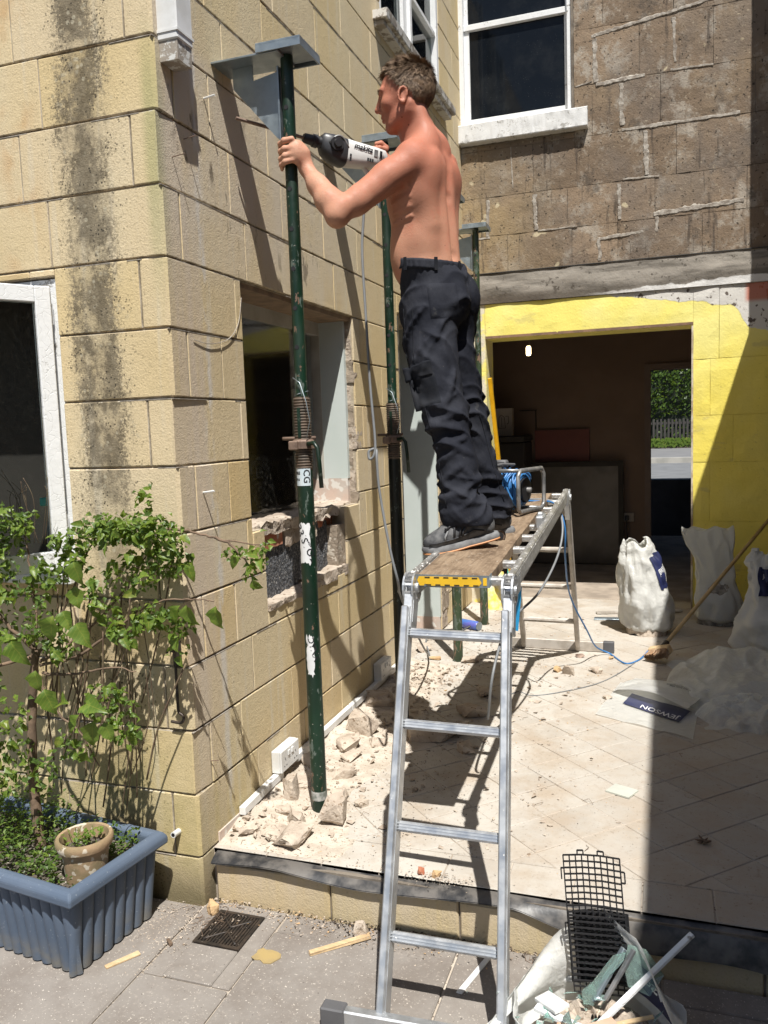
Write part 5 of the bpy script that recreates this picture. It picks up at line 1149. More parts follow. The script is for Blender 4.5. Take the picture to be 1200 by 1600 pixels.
for c, r_, w in clus:
    n = int(140 * w)
    for i in range(n):
        while True:
            q_ = Vector((gr.uniform(-1, 1), gr.uniform(-1, 1), gr.uniform(-1, 1)))
            if q_.length < 1: break
        p = Vector((c[0] + q_.x * r_[0], c[1] + q_.y * r_[1], c[2] + q_.z * r_[2])); p.y = min(p.y, -.008) if p.x < .0 else p.y
        d = Vector((gr.uniform(-1, 1), gr.uniform(-.9, .4), gr.uniform(-1, .35))); up = Vector((gr.uniform(-.6, .9), gr.uniform(-1, 0), gr.uniform(0, 1.2)))
        F = leaf_frame(p, d, up)
        if q_.y < -.15 and cnt < 268 and gr.random() < .17: put_leaf(gr.choice(med_me), F @ Matrix.Scale(gr.uniform(.8, 1.35), 4)); cnt += 1
        else:
            s_ = gr.uniform(.55, 1.0); L_ = .031 * s_; W_ = .020 * s_; m0 = fol['leaf_dark' if gr.random() < .45 else 'leaf']; z_ = .3 * W_
            m0.add([F @ Vector(v) for v in ((0, 0, 0), (-W_ / 2, L_ * .42, z_), (0, L_ * .5, 0), (W_ / 2, L_ * .42, z_), (0, L_, -.2 * L_))], [(0, 2, 1), (0, 3, 2), (1, 2, 4), (2, 3, 4)])
for k, mb in fol.items():
    mb.v = [tuple(Vector(v) - SB) for v in mb.v]; mb.build('foliage', M[k], shr, fix=False, smooth=False, kind='stuff')
print('leaf objs', cnt)
wd = MB(); wd2 = MB()
for i in range(2600):   # low mat of small leaves filling the trough
    a = gr.uniform(.06, PLn - .05); b = gr.uniform(.05, PWd - .04); base = PC + E1 * a + E2 * b
    if (base - Vector((-.215, -.325, 0))).length < .09: continue
    hh = .255 + gr.random() ** 1.5 * (.13 if a > .3 else .05); p = Vector((base.x, base.y, G + hh + .02)); F = leaf_frame(p, (gr.uniform(-1, 1), gr.uniform(-1, 1), gr.uniform(-.2, .8)), (0, 0, 1)); s_ = gr.uniform(.5, 1.1); L_ = .020 * s_; W_ = .014 * s_
    (wd if gr.random() < .75 else wd2).add([F @ Vector(v) for v in ((0, 0, 0), (-W_ / 2, L_ * .45, .002), (0, L_, 0), (W_ / 2, L_ * .45, .002))], [(0, 1, 2, 3)])
gc = thing('trough_weeds', 'mat of small dark green leaves filling the planter trough around the clay pot', 'ground cover', (-.5, -.3, .22))
for mb, mt in ((wd, 'leaf_dark'), (wd2, 'leaf')): mb.v = [tuple(Vector(v) - Vector((-.5, -.3, .22))) for v in mb.v]; mb.build('weed_leaves', M[mt], gc, fix=False, kind='stuff')
pw_ = MB()
for i in range(60):
    a = gr.uniform(0, 6.28); r_ = gr.uniform(.0, .06); p = Vector((r_ * math.cos(a), r_ * math.sin(a), .118 + gr.random() * .03)); F = leaf_frame(p, (gr.uniform(-1, 1), gr.uniform(-1, 1), .4), (0, 0, 1)); L_ = .02; W_ = .014; pw_.add([F @ Vector(v) for v in ((0, 0, 0), (-W_ / 2, L_ * .45, .002), (0, L_, 0), (W_ / 2, L_ * .45, .002))], [(0, 1, 2, 3)])
for i in range(8): pw_.tube([(gr.uniform(-.05, .05), gr.uniform(-.05, .05), .12), (gr.uniform(-.07, .07), gr.uniform(-.07, .07), .15)], .0012, 4)
o = pw_.build('seedling', M['leaf'], None, fix=False, label='small green seedling growing inside the clay pot', cat='plant'); o.location = pot.location
# ---------------------------------------------------------------- rubble and litter
def rock(p, s_, seed, mat, label, flat_=.75, rz=0, sub=3, group='lumps of broken masonry on the floor'):
    rr = random.Random(seed * 13 + 5); sv = Vector((seed * 1.7, seed * .9, seed * 2.3)); bm = bmesh.new()
    for i in range(15):
        q = Vector((rr.gauss(0, 1), rr.gauss(0, 1), rr.gauss(0, 1))).normalized(); q = Vector((max(-.82, min(.82, q.x * 1.15)), max(-.82, min(.82, q.y * 1.15)), max(-.7, min(.75, q.z * 1.2)))); bm.verts.new(q)
    r_ = bmesh.ops.convex_hull(bm, input=bm.verts); bmesh.ops.delete(bm, geom=list(set(e for e in r_['geom_interior'] + r_['geom_unused'] if isinstance(e, bmesh.types.BMVert))), context='VERTS')
    bmesh.ops.subdivide_edges(bm, edges=bm.edges, cuts=3 if sub == 3 else 2, use_grid_fill=True)
    for v in bm.verts: q = v.co; v.co = q * (1 + .10 * noise.noise(q * 2.5 + sv) + .07 * noise.noise(q * 7 + sv) + .035 * noise.noise(q * 17 + sv))
    zmin = min(v.co.z for v in bm.verts); zmax = max(v.co.z for v in bm.verts)
    for v in bm.verts: v.co = Vector((v.co.x * s_[0] * 1.15, v.co.y * s_[1] * 1.15, (v.co.z - zmin) / (zmax - zmin) * s_[2] * 1.55 - s_[2] * .12))
    me = bpy.data.meshes.new('rubble_lump'); bm.to_mesh(me); bm.free(); me.materials.append(mat); me.shade_smooth(); me.set_sharp_from_angle(angle=math.radians(22))
    o = link(bpy.data.objects.new('rubble_lump', me)); o.location = p; o.rotation_euler = (0, 0, rz); return tag(o, label, 'rubble', group)
R_ = M['rubble']
rocks = [((.13, 1.24, ZF), (.075, .10, .085), 1, 'tall lump of broken mortar against the long wall below the farther socket'), ((.16, 1.03, ZF), (.075, .065, .05), 2, 'squat lump of mortar in front of the tall lump by the long wall'),
         ((.345, .365, ZF), (.055, .05, .08), 3, 'upright lump of mortar touching the right side of the nearest prop foot'), ((.27, .20, ZF), (.085, .055, .035), 4, 'broad flat slab of broken mortar in front of the nearest prop foot'),
         ((.10, .60, ZF), (.05, .06, .035), 5, 'small pale lump against the wall left of the nearest prop foot'), ((.12, .49, ZF), (.035, .05, .07), 6, 'upright pale chunk left of the nearest prop foot'), ((.25, .74, ZF), (.06, .04, .03), 7, 'flat brownish lump right of the nearest prop, halfway up the floor'),
         ((.60, 1.62, ZF), (.08, .065, .045), 8, 'angular grey lump lying in the shade of the plank'), ((.49, 1.33, ZF), (.15, .13, .07), 9, 'largest mound of rubble in shade behind the left ladder rail'), ((.20, .93, ZF), (.055, .045, .025), 10, 'thin flake of mortar between the trunking and the nearest prop'),
         ((.15, .36, ZF), (.035, .045, .03), 12, 'small cracked lump between trunking end and prop foot'), ((.17, .23, ZF), (.05, .045, .018), 13, 'flat cracked flake near the step edge left of the prop'), ((.07, .22, ZF), (.05, .035, .02), 14, 'leftmost flat flake on the step edge by the corner'),
         ((.40, .53, ZF), (.03, .03, .018), 15, 'small lump on open floor right of the nearest prop'), ((.10, 1.62, ZF), (.07, .08, .06), 16, 'dusty lump in shade under the farther socket'), ((.60, 1.95, ZF), (.06, .05, .03), 22, 'pale flake just behind the left ladder rail above the mound'),
         ((.38, 2.55, ZF), (.06, .05, .025), 23, 'tan flake at the foot of the third prop')]
rocks += [((.07, .80, ZF), (.05, .06, .05), 51, 'pale lump against the trunking between the double socket and the prop'), ((.27, 1.12, ZF), (.045, .04, .03), 52, 'grey brown lump right of the tall lump by the wall'), ((.30, .55, ZF), (.04, .035, .028), 53, 'lump just behind the nearest prop foot'), ((.22, .30, ZF), (.04, .03, .04), 54, 'chunk wedged between the flat slab and the nearest prop foot'), ((.09, 2.0, ZF), (.07, .06, .05), 55, 'shaded lump by the wall near the doorway membrane'), ((.68, 1.15, ZF), (.05, .04, .03), 56, 'brown lump in the middle of the plank shadow')]
for p, s_, sd_, lab in rocks: rock(p, s_, sd_, R_, lab, rz=sd_ * 1.1)
rt = M['rubble_tan']
for p, s_, sd_, lab, mt in [((.83, .105, ZF), (.026, .017, .014), 31, 'orange-tan stone chip on the black membrane behind the ladder', rt), ((.77, .11, ZF), (.014, .012, .014), 32, 'dark red brick chip on the membrane beside the tan chip', M['red_brick']), ((.595, -.005, G), (.032, .028, .032), 33, 'round pale stone at the foot of the step left of the ladder', R_), ((.055, -.03, G), (.022, .018, .028), 34, 'small pale stone between the wall corner and the drain', rt),
                            ((1.00, 2.42, ZF), (.035, .03, .04), 35, 'pale cut cube of stone on the floor right of the ladder', R_), ((.93, 2.47, ZF), (.035, .025, .02), 36, 'tan chip left of the pale cube on the floor', rt), ((1.15, 2.50, ZF), (.045, .03, .02), 37, 'lone dusty flake right of the pale cube', R_), ((1.03, 2.80, ZF), (.03, .02, .014), 38, 'small dark chip in front of the far stabiliser bar', M['rust']),
                            ((1.22, 2.80, ZF), (.02, .015, .01), 39, 'tiny chip near the far stabiliser foot', rt), ((1.25, 2.03, ZF), (.03, .02, .012), 40, 'thin white flake on the tiles left of the flat sack', R_), ((.20, 3.05, ZF), (.05, .03, .014), 41, 'tan flake by the blue can', rt), ((.33, 3.10, ZF), (.04, .03, .014), 42, 'second tan flake right of the blue can', rt), ((.02, 2.75, ZF), (.06, .05, .03), 43, 'pale lump inside the doorway opening by the black plug', R_), ((1.22, -.02, G), (.028, .02, .014), 44, 'brown chip at the foot of the step beside the ladder foot', M['rust']),
                            ((.15, 2.55, ZF), (.05, .035, .014), 45, 'tan flake left of the third prop foot', rt)]:
    rock(p, s_, sd_, mt, lab, rz=sd_)
# chips and dust
def drift(u, v):
    y = .10 + 2.35 * u; w = .42 + .14 * noise.noise(Vector((y * 2.3, 1, 0))) - .10 * u; x = .004 + v * w; h = (.038 + .026 * noise.noise(Vector((y * 3, 0, 2)))) * (1 - v) ** 1.4 * min(1, u * 9)
    return (x, y, ZF + h * (1 + .35 * noise.noise(Vector((x * 22, y * 22, 0)))) + .0016 * noise.noise(Vector((x * 60, y * 60, 0))) - (.004 if v > .97 else 0))
mb = MB(); mb.grid(drift, 150, 26); mb.build('mortar_dust', simple('mortar_dust', (.55, .49, .415), (.42, .365, .30), 14, .97, bst=.8, bsc=110, bd=.006, spec=.1, vec='pos', speck=((.28, .22, .165), 90, .63)), None, smooth=True, fix=False, kind='stuff')
def rndrock():
    return cr_.uniform(.02, .42), cr_.uniform(.15, 2.4)
rk = MB(); cr_ = random.Random(77)
for i in range(760):
    x, y = rndrock(); x = abs(x * cr_.random() ** .5) + .01; s_ = .005 + .019 * cr_.random() ** 2.2; p = Vector((x, y, ZF + .006 + .02 * max(0, 1 - x / .3)))
    n_ = 7; vs = [p + Vector((cr_.uniform(-1, 1) * s_, cr_.uniform(-1, 1) * s_, cr_.uniform(-.4, .8) * s_)) for _ in range(n_)]
    bm = bmesh.new(); [bm.verts.new(v) for v in vs]; r_ = bmesh.ops.convex_hull(bm, input=bm.verts); bm.verts.index_update(); rk.add([v.co.copy() for v in bm.verts], [tuple(v.index for v in f.verts) for f in bm.faces]); bm.free()
for i in range(240):
    x, y = cr_.uniform(.35, 1.15), cr_.uniform(.25, 3.9); s_ = cr_.choice((.004, .006, .008, .012)) * cr_.uniform(.7, 1.3); p = Vector((x, y, ZF + .002))
    bm = bmesh.new(); [bm.verts.new(p + Vector((cr_.uniform(-1, 1) * s_ * 1.4, cr_.uniform(-1, 1) * s_ * 1.4, cr_.uniform(-.2, .7) * s_))) for _ in range(7)]; bmesh.ops.convex_hull(bm, input=bm.verts); bm.verts.index_update(); rk.add([v.co.copy() for v in bm.verts], [tuple(v.index for v in f.verts) for f in bm.faces]); bm.free()
rk.build('small_rubble', M['rubble'], None, fix=False, kind='stuff')
ch = [MB(), MB(), MB()]
def chip(mb, p, s_, rr):
    vs = [p + Vector((rr.uniform(-1, 1) * s_, rr.uniform(-1, 1) * s_, rr.uniform(0, .8) * s_)) for _ in range(5)]
    mb.add(vs, [(0, 1, 2), (0, 2, 3), (0, 3, 1), (1, 4, 2), (2, 4, 3), (3, 4, 1)])
cr_ = random.Random(21)
def scatter(n, fx, s0, s1, pal):
    for i in range(n):
        x, y, z = fx(); chip(ch[pal if pal >= 0 else cr_.choice((0, 0, 1, 2))], Vector((x, y, z)), cr_.uniform(s0, s1) * cr_.uniform(.4, 1), cr_)
scatter(1500, lambda: (abs(cr_.gauss(0, .30)) + .01, cr_.uniform(.1, 2.6), ZF), .003, .012, 0)
scatter(700, lambda: (cr_.uniform(.02, .6), cr_.uniform(.08, 1.2), ZF), .002, .006, -1)
scatter(420, lambda: (cr_.uniform(.02, 2.3), cr_.uniform(.08, 4.2), ZF), .002, .005, 1)
scatter(900, lambda: (cr_.uniform(.02, 1.3), cr_.uniform(.3, 4.2), ZF), .002, .006, 0)
scatter(420, lambda: (cr_.uniform(.02, 1.7), cr_.uniform(.08, 4.2), ZF), .002, .0045, 2)
scatter(1900, lambda: (cr_.uniform(.02, 1.5), .05 - abs(cr_.gauss(0, .055)), G), .002, .008, -1); scatter(700, lambda: (cr_.uniform(.45, 1.35), .05 - abs(cr_.gauss(0, .03)), G), .003, .010, 1); scatter(500, lambda: (cr_.uniform(-.12, .02), cr_.uniform(-.4, -.02), G), .002, .006, 0); scatter(700, lambda: (cr_.uniform(-.3, 1.5), cr_.uniform(-.6, .02), G), .001, .0032, 0)
scatter(500, lambda: (cr_.gauss(-.05, .10), cr_.gauss(-.13, .09), G), .002, .007, 0)
scatter(300, lambda: (cr_.uniform(-.3, 1.3), cr_.uniform(-.6, .04), G), .0015, .004, -1)
scatter(260, lambda: (cr_.gauss(.83, .10), cr_.gauss(.085, .02), ZF + .006), .002, .008, 0)
scatter(700, lambda: (cr_.uniform(.0, .6), cr_.uniform(2.2, 4.1), ZF), .003, .016, 0); scatter(420, lambda: (cr_.uniform(.25, 1.3), cr_.uniform(.9, 3.4), ZF), .003, .011, 0); scatter(160, lambda: (cr_.uniform(.1, 1.2), cr_.uniform(1.3, 3.5), ZF), .004, .012, 2); scatter(420, lambda: (cr_.gauss(.62, .22), cr_.gauss(.75, .35), ZF), .002, .006, 1)
ch[0].build('dust_chips', M['rubble'], None, fix=False, kind='stuff'); ch[1].build('dark_grit', M['iron'], None, fix=False, kind='stuff'); ch[2].build('tan_grit', M['rubble_tan'], None, fix=False, kind='stuff')
dt = MB()
for i in range(120):   # dead stalks and fibres
    x, y = cr_.choice([(cr_.uniform(.05, .3), cr_.uniform(.1, .45)), (cr_.uniform(.6, 1.2), cr_.uniform(-.0, .04)), (cr_.uniform(0, .12), cr_.uniform(-.12, .02)), (cr_.uniform(.8, 1.3), cr_.uniform(-.02, .04)), (cr_.uniform(.3, 2.1), cr_.uniform(.3, 3))]); z = ZF if y > .05 else G
    a = cr_.uniform(0, 6.28); l = cr_.uniform(.01, .035); p = Vector((x, y, z + .002)); dt.tube([p, p + Vector((math.cos(a) * l, math.sin(a) * l, cr_.uniform(0, .012))), p + Vector((math.cos(a + .5) * l * 1.7, math.sin(a + .5) * l * 1.7, .001))], .0009, 4)
dt.build('dry_stalks', M['bark'], None, fix=False, kind='stuff')
# wood slivers, glass piece, shard
def sliver(name, a, b, w, h, mat, label): mb = MB(); mb.beam(a, b, w, h, ch=.001); mb.v = [(x + cr_.uniform(-.002, .002), y + cr_.uniform(-.002, .002), z) for x, y, z in mb.v]; return mb.build(name, mat, None, label=label, cat='wood scrap')
sliver('wood_sliver', (.475, -.155, G + .008), (.63, -.02, G + .010), .018, .010, M['wood_pale'], 'long pale wood splinter on the paving left of the ladder foot')
sliver('wood_sliver', (.97, -.20, G + .006), (1.02, -.02, G + .008), .016, .005, M['pvc'], 'white strip lying on the paving between the ladder rails')
sliver('wood_sliver', (-.115, -.39, G + .005), (-.055, -.30, G + .006), .018, .006, M['wood_pale'], 'small pale wood offcut beside the planter base')
sliver('wood_sliver', (-.005, -.215, G + .006), (.02, -.235, G + .006), .010, .010, M['bark'], 'short brown stick on the slab joint by the planter')
mb = MB(); mb.prism([(.302, -.218), (.318, -.226), (.335, -.222), (.352, -.234), (.376, -.229), (.384, -.214), (.394, -.196), (.388, -.180), (.372, -.172), (.350, -.168), (.331, -.172), (.318, -.166), (.306, -.180), (.309, -.196)], 2, G + .002, G + .005); mb.build('amber_flake', simple('amber_flake', (.38, .28, .12), (.30, .23, .12), 12, .5), None, label='flat amber coloured flake lying on the paving right of the drain', cat='flake')
mb = MB(); mb.obox((1.375, .90, ZF + .004), (1, -.45, 0), (.45, 1, 0), (0, 0, 1), .05, .042, .003); mb.build('square_offcut', simple('pale_green_offcut', (.50, .52, .46), (.44, .45, .40), 9, .6), None, label='pale square offcut lying on the sunlit tiles', cat='offcut')
lf = MB()
for i in range(14): a = cr_.uniform(0, 6.28); p = Vector((0, 0, .006)); d = Vector((math.cos(a), math.sin(a), cr_.uniform(.1, .6))) * cr_.uniform(.012, .035); lf.tube([p, p + d * .6, p + d], [.003, .004, .001], 5)
for nm, loc, lab in (('dead_leaf', (1.665, .555, ZF), 'clump of dead brown leaf on the shaded tiles near the border'), ('dead_leaf', (1.90, 1.75, ZF), 'dead brown leaf on the shaded tiles near the plastic sheet')):
    o = MB(); o.v = list(lf.v); o.f = list(lf.f); o = o.build(nm, M['bark'], None, fix=False, smooth=True, label=lab, cat='dead leaf', group='dead leaves on the tiles'); o.location = loc
# blue can
cn = thing('spray_can', 'blue and violet aerosol can lying beside the foot of the farthest prop', 'aerosol can', (.19, 3.38, ZF + .033), math.radians(-28))
mb = MB(); mb.lathe([(.028, -.085), (.033, -.078), (.033, .07), (.024, .082)], 20); mb.v = [(z, y, x) for x, y, z in mb.v]; mb.build('can_body', simple('blue_can_print', (.04, .16, .46), (.12, .12, .42), 12, .3), cn, smooth=True, angle=50)
mb = MB(); mb.lathe([(.031, -.092), (.031, -.0855)], 20); mb.v = [(-z + 0, y, x) for x, y, z in mb.v]; mb.build('can_base', M['galv'], cn)
pk = thing('tube_wrapper', 'crumpled yellow packaging leaning on the wall end behind the props', 'packaging', (.24, 4.02, ZF))
mb = MB(); mb.grid(lambda u, v: (-.07 + .14 * u, .03 * noise.noise(Vector((u * 4, v * 4, 3))) + .08 * v, .30 * v), 10, 12); mb.build('wrapper', simple('yellow_wrapper', (.75, .62, .12), (.62, .6, .5), 18, .4), pk, smooth=True, fix=False)
lv = thing('spirit_level', 'long yellow spirit level leaning behind the farthest prop', 'spirit level', (.30, 3.66, ZF))
mb = MB(); mb.beam((.12, .30, .0), (.02, .0, 1.82), .024, .050, up=(0, 1, 0), ch=.002); mb.build('level_body', M['yellow_level'], lv)
mb = MB(); mb.beam((.0745, .153, .86), (.0705, .142, .92), .030, .030, up=(0, 1, 0)); mb.build('vial', M['glass_clear'], lv)
mb = MB(); mb.tube([(.36, 3.95, ZF + .02), (.355, 4.1, .50)], .009, 8); mb.build('teal_rod', M['teal'], None, smooth=True, label='teal rod standing behind the farthest prop below the plank', cat='rod')
# ---------------------------------------------------------------- sacks and plastic
def sack(name, label, loc, prof, mat, seed, lean=(0, 0), nu=56, nv=44, sq=.18, amp=.02, top_open=True, cat='rubble sack', group='rubble sacks', wr=1.0):
    t = thing(name, label, cat, loc, 0, group); mb = MB()
    H_ = prof[-1][1]
    def rad(h):
        for (r0, z0_, s0), (r1, z1_, s1) in zip(prof, prof[1:]):
            if z0_ <= h <= z1_: q_ = (h - z0_) / (z1_ - z0_); q_ = q_ * q_ * (3 - 2 * q_); return r0 + (r1 - r0) * q_, s0 + (s1 - s0) * q_
        return prof[-1][0], prof[-1][2]
    def f(u, v):
        a = 2 * math.pi * u; h = v * H_; r, fl = rad(h); ca, sa = math.cos(a), math.sin(a); k = 1 / (abs(ca) ** (2 + sq * 8) + abs(sa) ** (2 + sq * 8)) ** (1 / (2 + sq * 8)) if sq else 1
        n_ = noise.noise(Vector((ca * 1.6 + seed, sa * 1.6, h * 5))) * amp * 1.4 + abs(noise.noise(Vector((ca * 3 + seed, sa * 3, h * 9 + a)))) * -amp * 1.3 * wr + abs(noise.noise(Vector((a * 1.6, h * 4 + a * 1.3, seed)))) * amp * wr
        x = r * k * ca + n_ * ca; y = r * k * fl * sa + n_ * sa
        zz = h + (noise.noise(Vector((ca * 1.5, sa * 1.5, seed * 3.1))) * .07 * v ** 3)
        return (x + lean[0] * v * v * H_, y + lean[1] * v * v * H_, zz)
    mb.grid(f, nu, nv); o = mb.build('sack_body', mat, t, smooth=True, fix=False)
    md = o.modifiers.new('s', 'SOLIDIFY'); md.thickness = .0015
    return t, f
def fill(t, r, h, seed, mat, fy=1.0):
    mb = MB(); mb.grid(lambda u, v: (r * (1 - v * .9) * math.cos(6.283 * u), fy * r * (1 - v * .9) * math.sin(6.283 * u), h * (1 - (1 - v) ** 3) + .03 * noise.noise(Vector((math.cos(6.283 * u) * 3 + seed, math.sin(6.283 * u) * 3, v * 5)))), 28, 10); return mb.build('rubble_fill', mat, t, fix=False)
def decal(f, u0, u1, v0, v1, mat, t, off=.004, n=14, name='print', skew=0):
    mb = MB()
    def g_(a, b):
        vv = v0 + (v1 - v0) * b; u = u0 + (u1 - u0) * a + skew * b; p = Vector(f(u, vv)); px = Vector(f(u + .01, vv)) - p; pz = Vector(f(u, min(vv + .01, .999))) - p; n_ = px.cross(pz).normalized(); return p + n_ * off
    mb.grid(g_, n, n); return mb.build(name, mat, t, smooth=True, fix=False)
def wrap_letters(body, f, u, v, su, sv, t, mat, off=.006, mirror=False, rot=0, name='lettering'):
    cu = bpy.data.curves.new('t', 'FONT'); cu.body = body; cu.size = 1; cu.align_x = 'CENTER'; cu.align_y = 'CENTER'; cu.resolution_u = 2; cu.offset = .02
    o = bpy.data.objects.new('t', cu); COL.objects.link(o); dg = bpy.context.evaluated_depsgraph_get(); me = bpy.data.meshes.new_from_object(o.evaluated_get(dg)); bpy.data.objects.remove(o)
    c_, s_ = math.cos(rot), math.sin(rot)
    for q in me.vertices:
        x = q.co.x * (-1 if mirror else 1); y = q.co.y; x, y = x * c_ - y * s_, x * s_ + y * c_
        uu = u + x * su; vv = v + y * sv; p = Vector(f(uu, vv)); px = Vector(f(uu + .01, vv)) - p; pz = Vector(f(uu, vv + .01)) - p; q.co = p + px.cross(pz).normalized() * off
    me.materials.clear(); me.materials.append(mat); o = link(bpy.data.objects.new(name, me)); o.parent = t; return o
# full sack in the doorway
t, f = sack('rubble_sack', 'full white rubble sack with a navy print standing in the dark doorway', (1.42, 3.52, ZF), [(.12, 0, .9), (.185, .06, .9), (.19, .20, .85), (.165, .38, .75), (.150, .52, .62), (.125, .60, .5), (.10, .645, .45), (.085, .66, .4)], M['bag_white'], 3, (-.12, 0), amp=.028, sq=.08)
t.scale = (.94, .94, .98); t.rotation_euler = (0, 0, math.radians(18))
decal(f, .83, .94, .50, .86, M['navy'], t, .006, skew=-.02); wrap_letters('JEWSON', f, .882, .69, .022, .075, t, M['white_flat'], .0085, rot=math.pi / 2 * 0 + .1)
fill(t, .15, .30, 2, M['rubble'])
# sheer bag against the yellow wall
t, f = sack('rubble_sack', 'translucent sack half full of grey rubble leaning on the yellow wall', (1.90, 3.86, ZF), [(.08, 0, .7), (.16, .05, .7), (.165, .16, .6), (.14, .30, .45), (.135, .46, .25), (.165, .60, .12), (.17, .66, .10)], M['bag_sheer'], 8, (-.10, .25), amp=.016, sq=.0)
fill(t, .145, .30, 5, simple('grey_fill', (.10, .095, .09), (.30, .28, .25), 22, .95), .62)
# white bag with navy block, right edge
t, f = sack('rubble_sack', 'white sack with a navy logo block slumped at the right edge behind the broom', (2.20, 3.06, ZF), [(.24, 0, .8), (.27, .08, .8), (.24, .24, .7), (.17, .40, .5), (.13, .52, .35), (.11, .66, .2), (.06, .74, .1)], M['bag_white'], 14, (-.10, .05), amp=.035, sq=.0)
t.scale = (1, 1, .86); decal(f, .655, .765, .60, .86, M['navy'], t, .006); wrap_letters('JN', f, .69, .78, .022, .05, t, M['white_flat'], .0085)
fill(t, .2, .15, 6, M['rubble'])
# clear polythene heap
hp = thing('polythene_heap', 'crumpled heap of clear polythene on the shaded floor by the sacks', 'plastic sheet', (1.93, 2.38, ZF))
def heapf(seed, sx, sy, hh, cx_=0, cy_=0, fr=1.0):
    def f(u, v):
        x = (u - .5) * 2; y = (v - .5) * 2; d_ = max(0, 1 - (abs(x) ** 2.4 + abs(y) ** 2.4)); n1 = noise.noise(Vector((x * 1.3 * fr + seed, y * 1.3 * fr, seed))); rg = 1 - abs(noise.noise(Vector((x * 2.6 * fr + seed, y * 2.2 * fr + x, seed * 2)))) * 2; r2 = 1 - abs(noise.noise(Vector((x * 6 * fr + y * 3, y * 5 * fr, seed * 3)))) * 2
        z = hh * d_ ** .45 * (.62 + .55 * n1 + .22 * rg + .09 * r2); wx = .08 * noise.noise(Vector((y * 3, seed, 0))); wy = .08 * noise.noise(Vector((x * 3, seed, 5)))
        return (cx_ + x * sx + wx, cy_ + y * sy + wy, max(z, 0) + .003)
    return f
mb = MB(); mb.grid(heapf(2.3, .38, .46, .15), 70, 70); mb.build('sheet', M['bag_clear'], hp, smooth=True, fix=False)
mb = MB(); mb.grid(heapf(7.7, .30, .40, .13, .05, -.02, 1.2), 60, 60); mb.build('sheet', M['bag_clear'], hp, smooth=True, fix=False)
mb = MB(); mb.grid(heapf(4.4, .24, .20, .09, .03, -.48, 1.6), 44, 44); mb.build('sheet', M['bag_clear'], hp, smooth=True, fix=False)
# flat folded sack with print, upside down towards the camera
fs_ = thing('flat_sack', 'flat empty white sack with navy print lying on tiles across the shade edge', 'sack', (1.45, 2.0, ZF))
def quadf(A, B, C_, D_, z0_, amp, seed, lift=None):
    A, B, C_, D_ = map(Vector, (A, B, C_, D_))
    def f(u, v):
        p = A.lerp(B, u).lerp(D_.lerp(C_, u), v); z = z0_ + amp * abs(noise.noise(Vector((p.x * 6 + seed, p.y * 6, seed)))) + (lift(u, v) if lift else 0); return Vector((p.x - 1.45, p.y - 2.0, z))
    return f
lowf = quadf((1.205, 1.757), (1.66, 1.53), (1.72, 2.20), (1.30, 2.32), .004, .012, 1)
mb = MB(); mb.grid(lowf, 26, 26); mb.build('under_layer', M['bag_sheer'], fs_, smooth=True, fix=False)
upf = quadf((1.27, 2.12), (1.64, 1.80), (1.80, 2.20), (1.38, 2.36), .022, .018, 4, lambda u, v: .035 * math.sin(u * 3.1) * (1 - v) + .03 * u)
mb = MB(); mb.grid(upf, 26, 26); o = mb.build('top_layer', M['bag_white'], fs_, smooth=True, fix=False)
pf_ = quadf((1.33, 1.95), (1.60, 1.72), (1.66, 1.90), (1.37, 2.12), .009, .010, 1)
mb = MB(); mb.grid(pf_, 16, 16); mb.build('print', M['navy'], fs_, smooth=True, fix=False)
def flat_letters(body, f, u, v, su, sv, t, mat, rot, off=.004):
    cu = bpy.data.curves.new('t', 'FONT'); cu.body = body; cu.size = 1; cu.align_x = 'CENTER'; cu.align_y = 'CENTER'; cu.resolution_u = 2; cu.offset = .015
    o = bpy.data.objects.new('t', cu); COL.objects.link(o); dg = bpy.context.evaluated_depsgraph_get(); me = bpy.data.meshes.new_from_object(o.evaluated_get(dg)); bpy.data.objects.remove(o)
    c_, s_ = math.cos(rot), math.sin(rot)
    for q in me.vertices: x, y = q.co.x * c_ - q.co.y * s_, q.co.x * s_ + q.co.y * c_; q.co = Vector(f(u + x * su, v + y * sv)) + Vector((0, 0, off))
    me.materials.clear(); me.materials.append(mat); o = link(bpy.data.objects.new('lettering', me)); o.parent = t
flat_letters('JEWSON', pf_, .62, .22, .17, .34, fs_, M['white_flat'], math.pi, .003)
flat_letters('This sack holds 25kg\nPlease dispose of thoughtfully', upf, .72, .62, .036, .060, fs_, M['ink'], math.pi)
# broom
br = thing('broom', 'worn broom propped against the sacks with its wooden handle rising to the right', 'broom', (1.47, 2.80, ZF))
hd0 = Vector((.055, .02, .085)); hd1 = Vector((.80, 1.42, .72)); dh = (hd1 - hd0).normalized()
mb = MB(); mb.tube([hd0, hd1], .0125, 12); mb.build('handle', M['handle_wood'], br, smooth=True)
mb = MB(); mb.tube([hd0 - dh * .01, hd0 + dh * .055], .018, 12); mb.build('ferrule', M['iron'], br)
bx = Vector((.35, -.94, .0)).normalized(); bz = dh; by = bz.cross(bx).normalized(); bx = by.cross(bz)
mb = MB(); mb.obox(hd0 - dh * .03, bx, by, bz, .075, .026, .020, .006); mb.build('head', M['wood_pale'], br)
mb = MB(); brr = random.Random(2)
for i in range(260):
    u = brr.uniform(-.068, .068); v = brr.uniform(-.021, .021); p = hd0 - dh * .048 + bx * u + by * v; d = (-dh + bx * u * 3 + by * brr.uniform(-.1, .1)); mb.tube([p, p + d * .055], .0022, 4, cap=False)
mb.build('bristles', simple('bristle_brown', (.30, .17, .09), (.42, .30, .2), 40, .8), br, fix=False, kind='stuff')
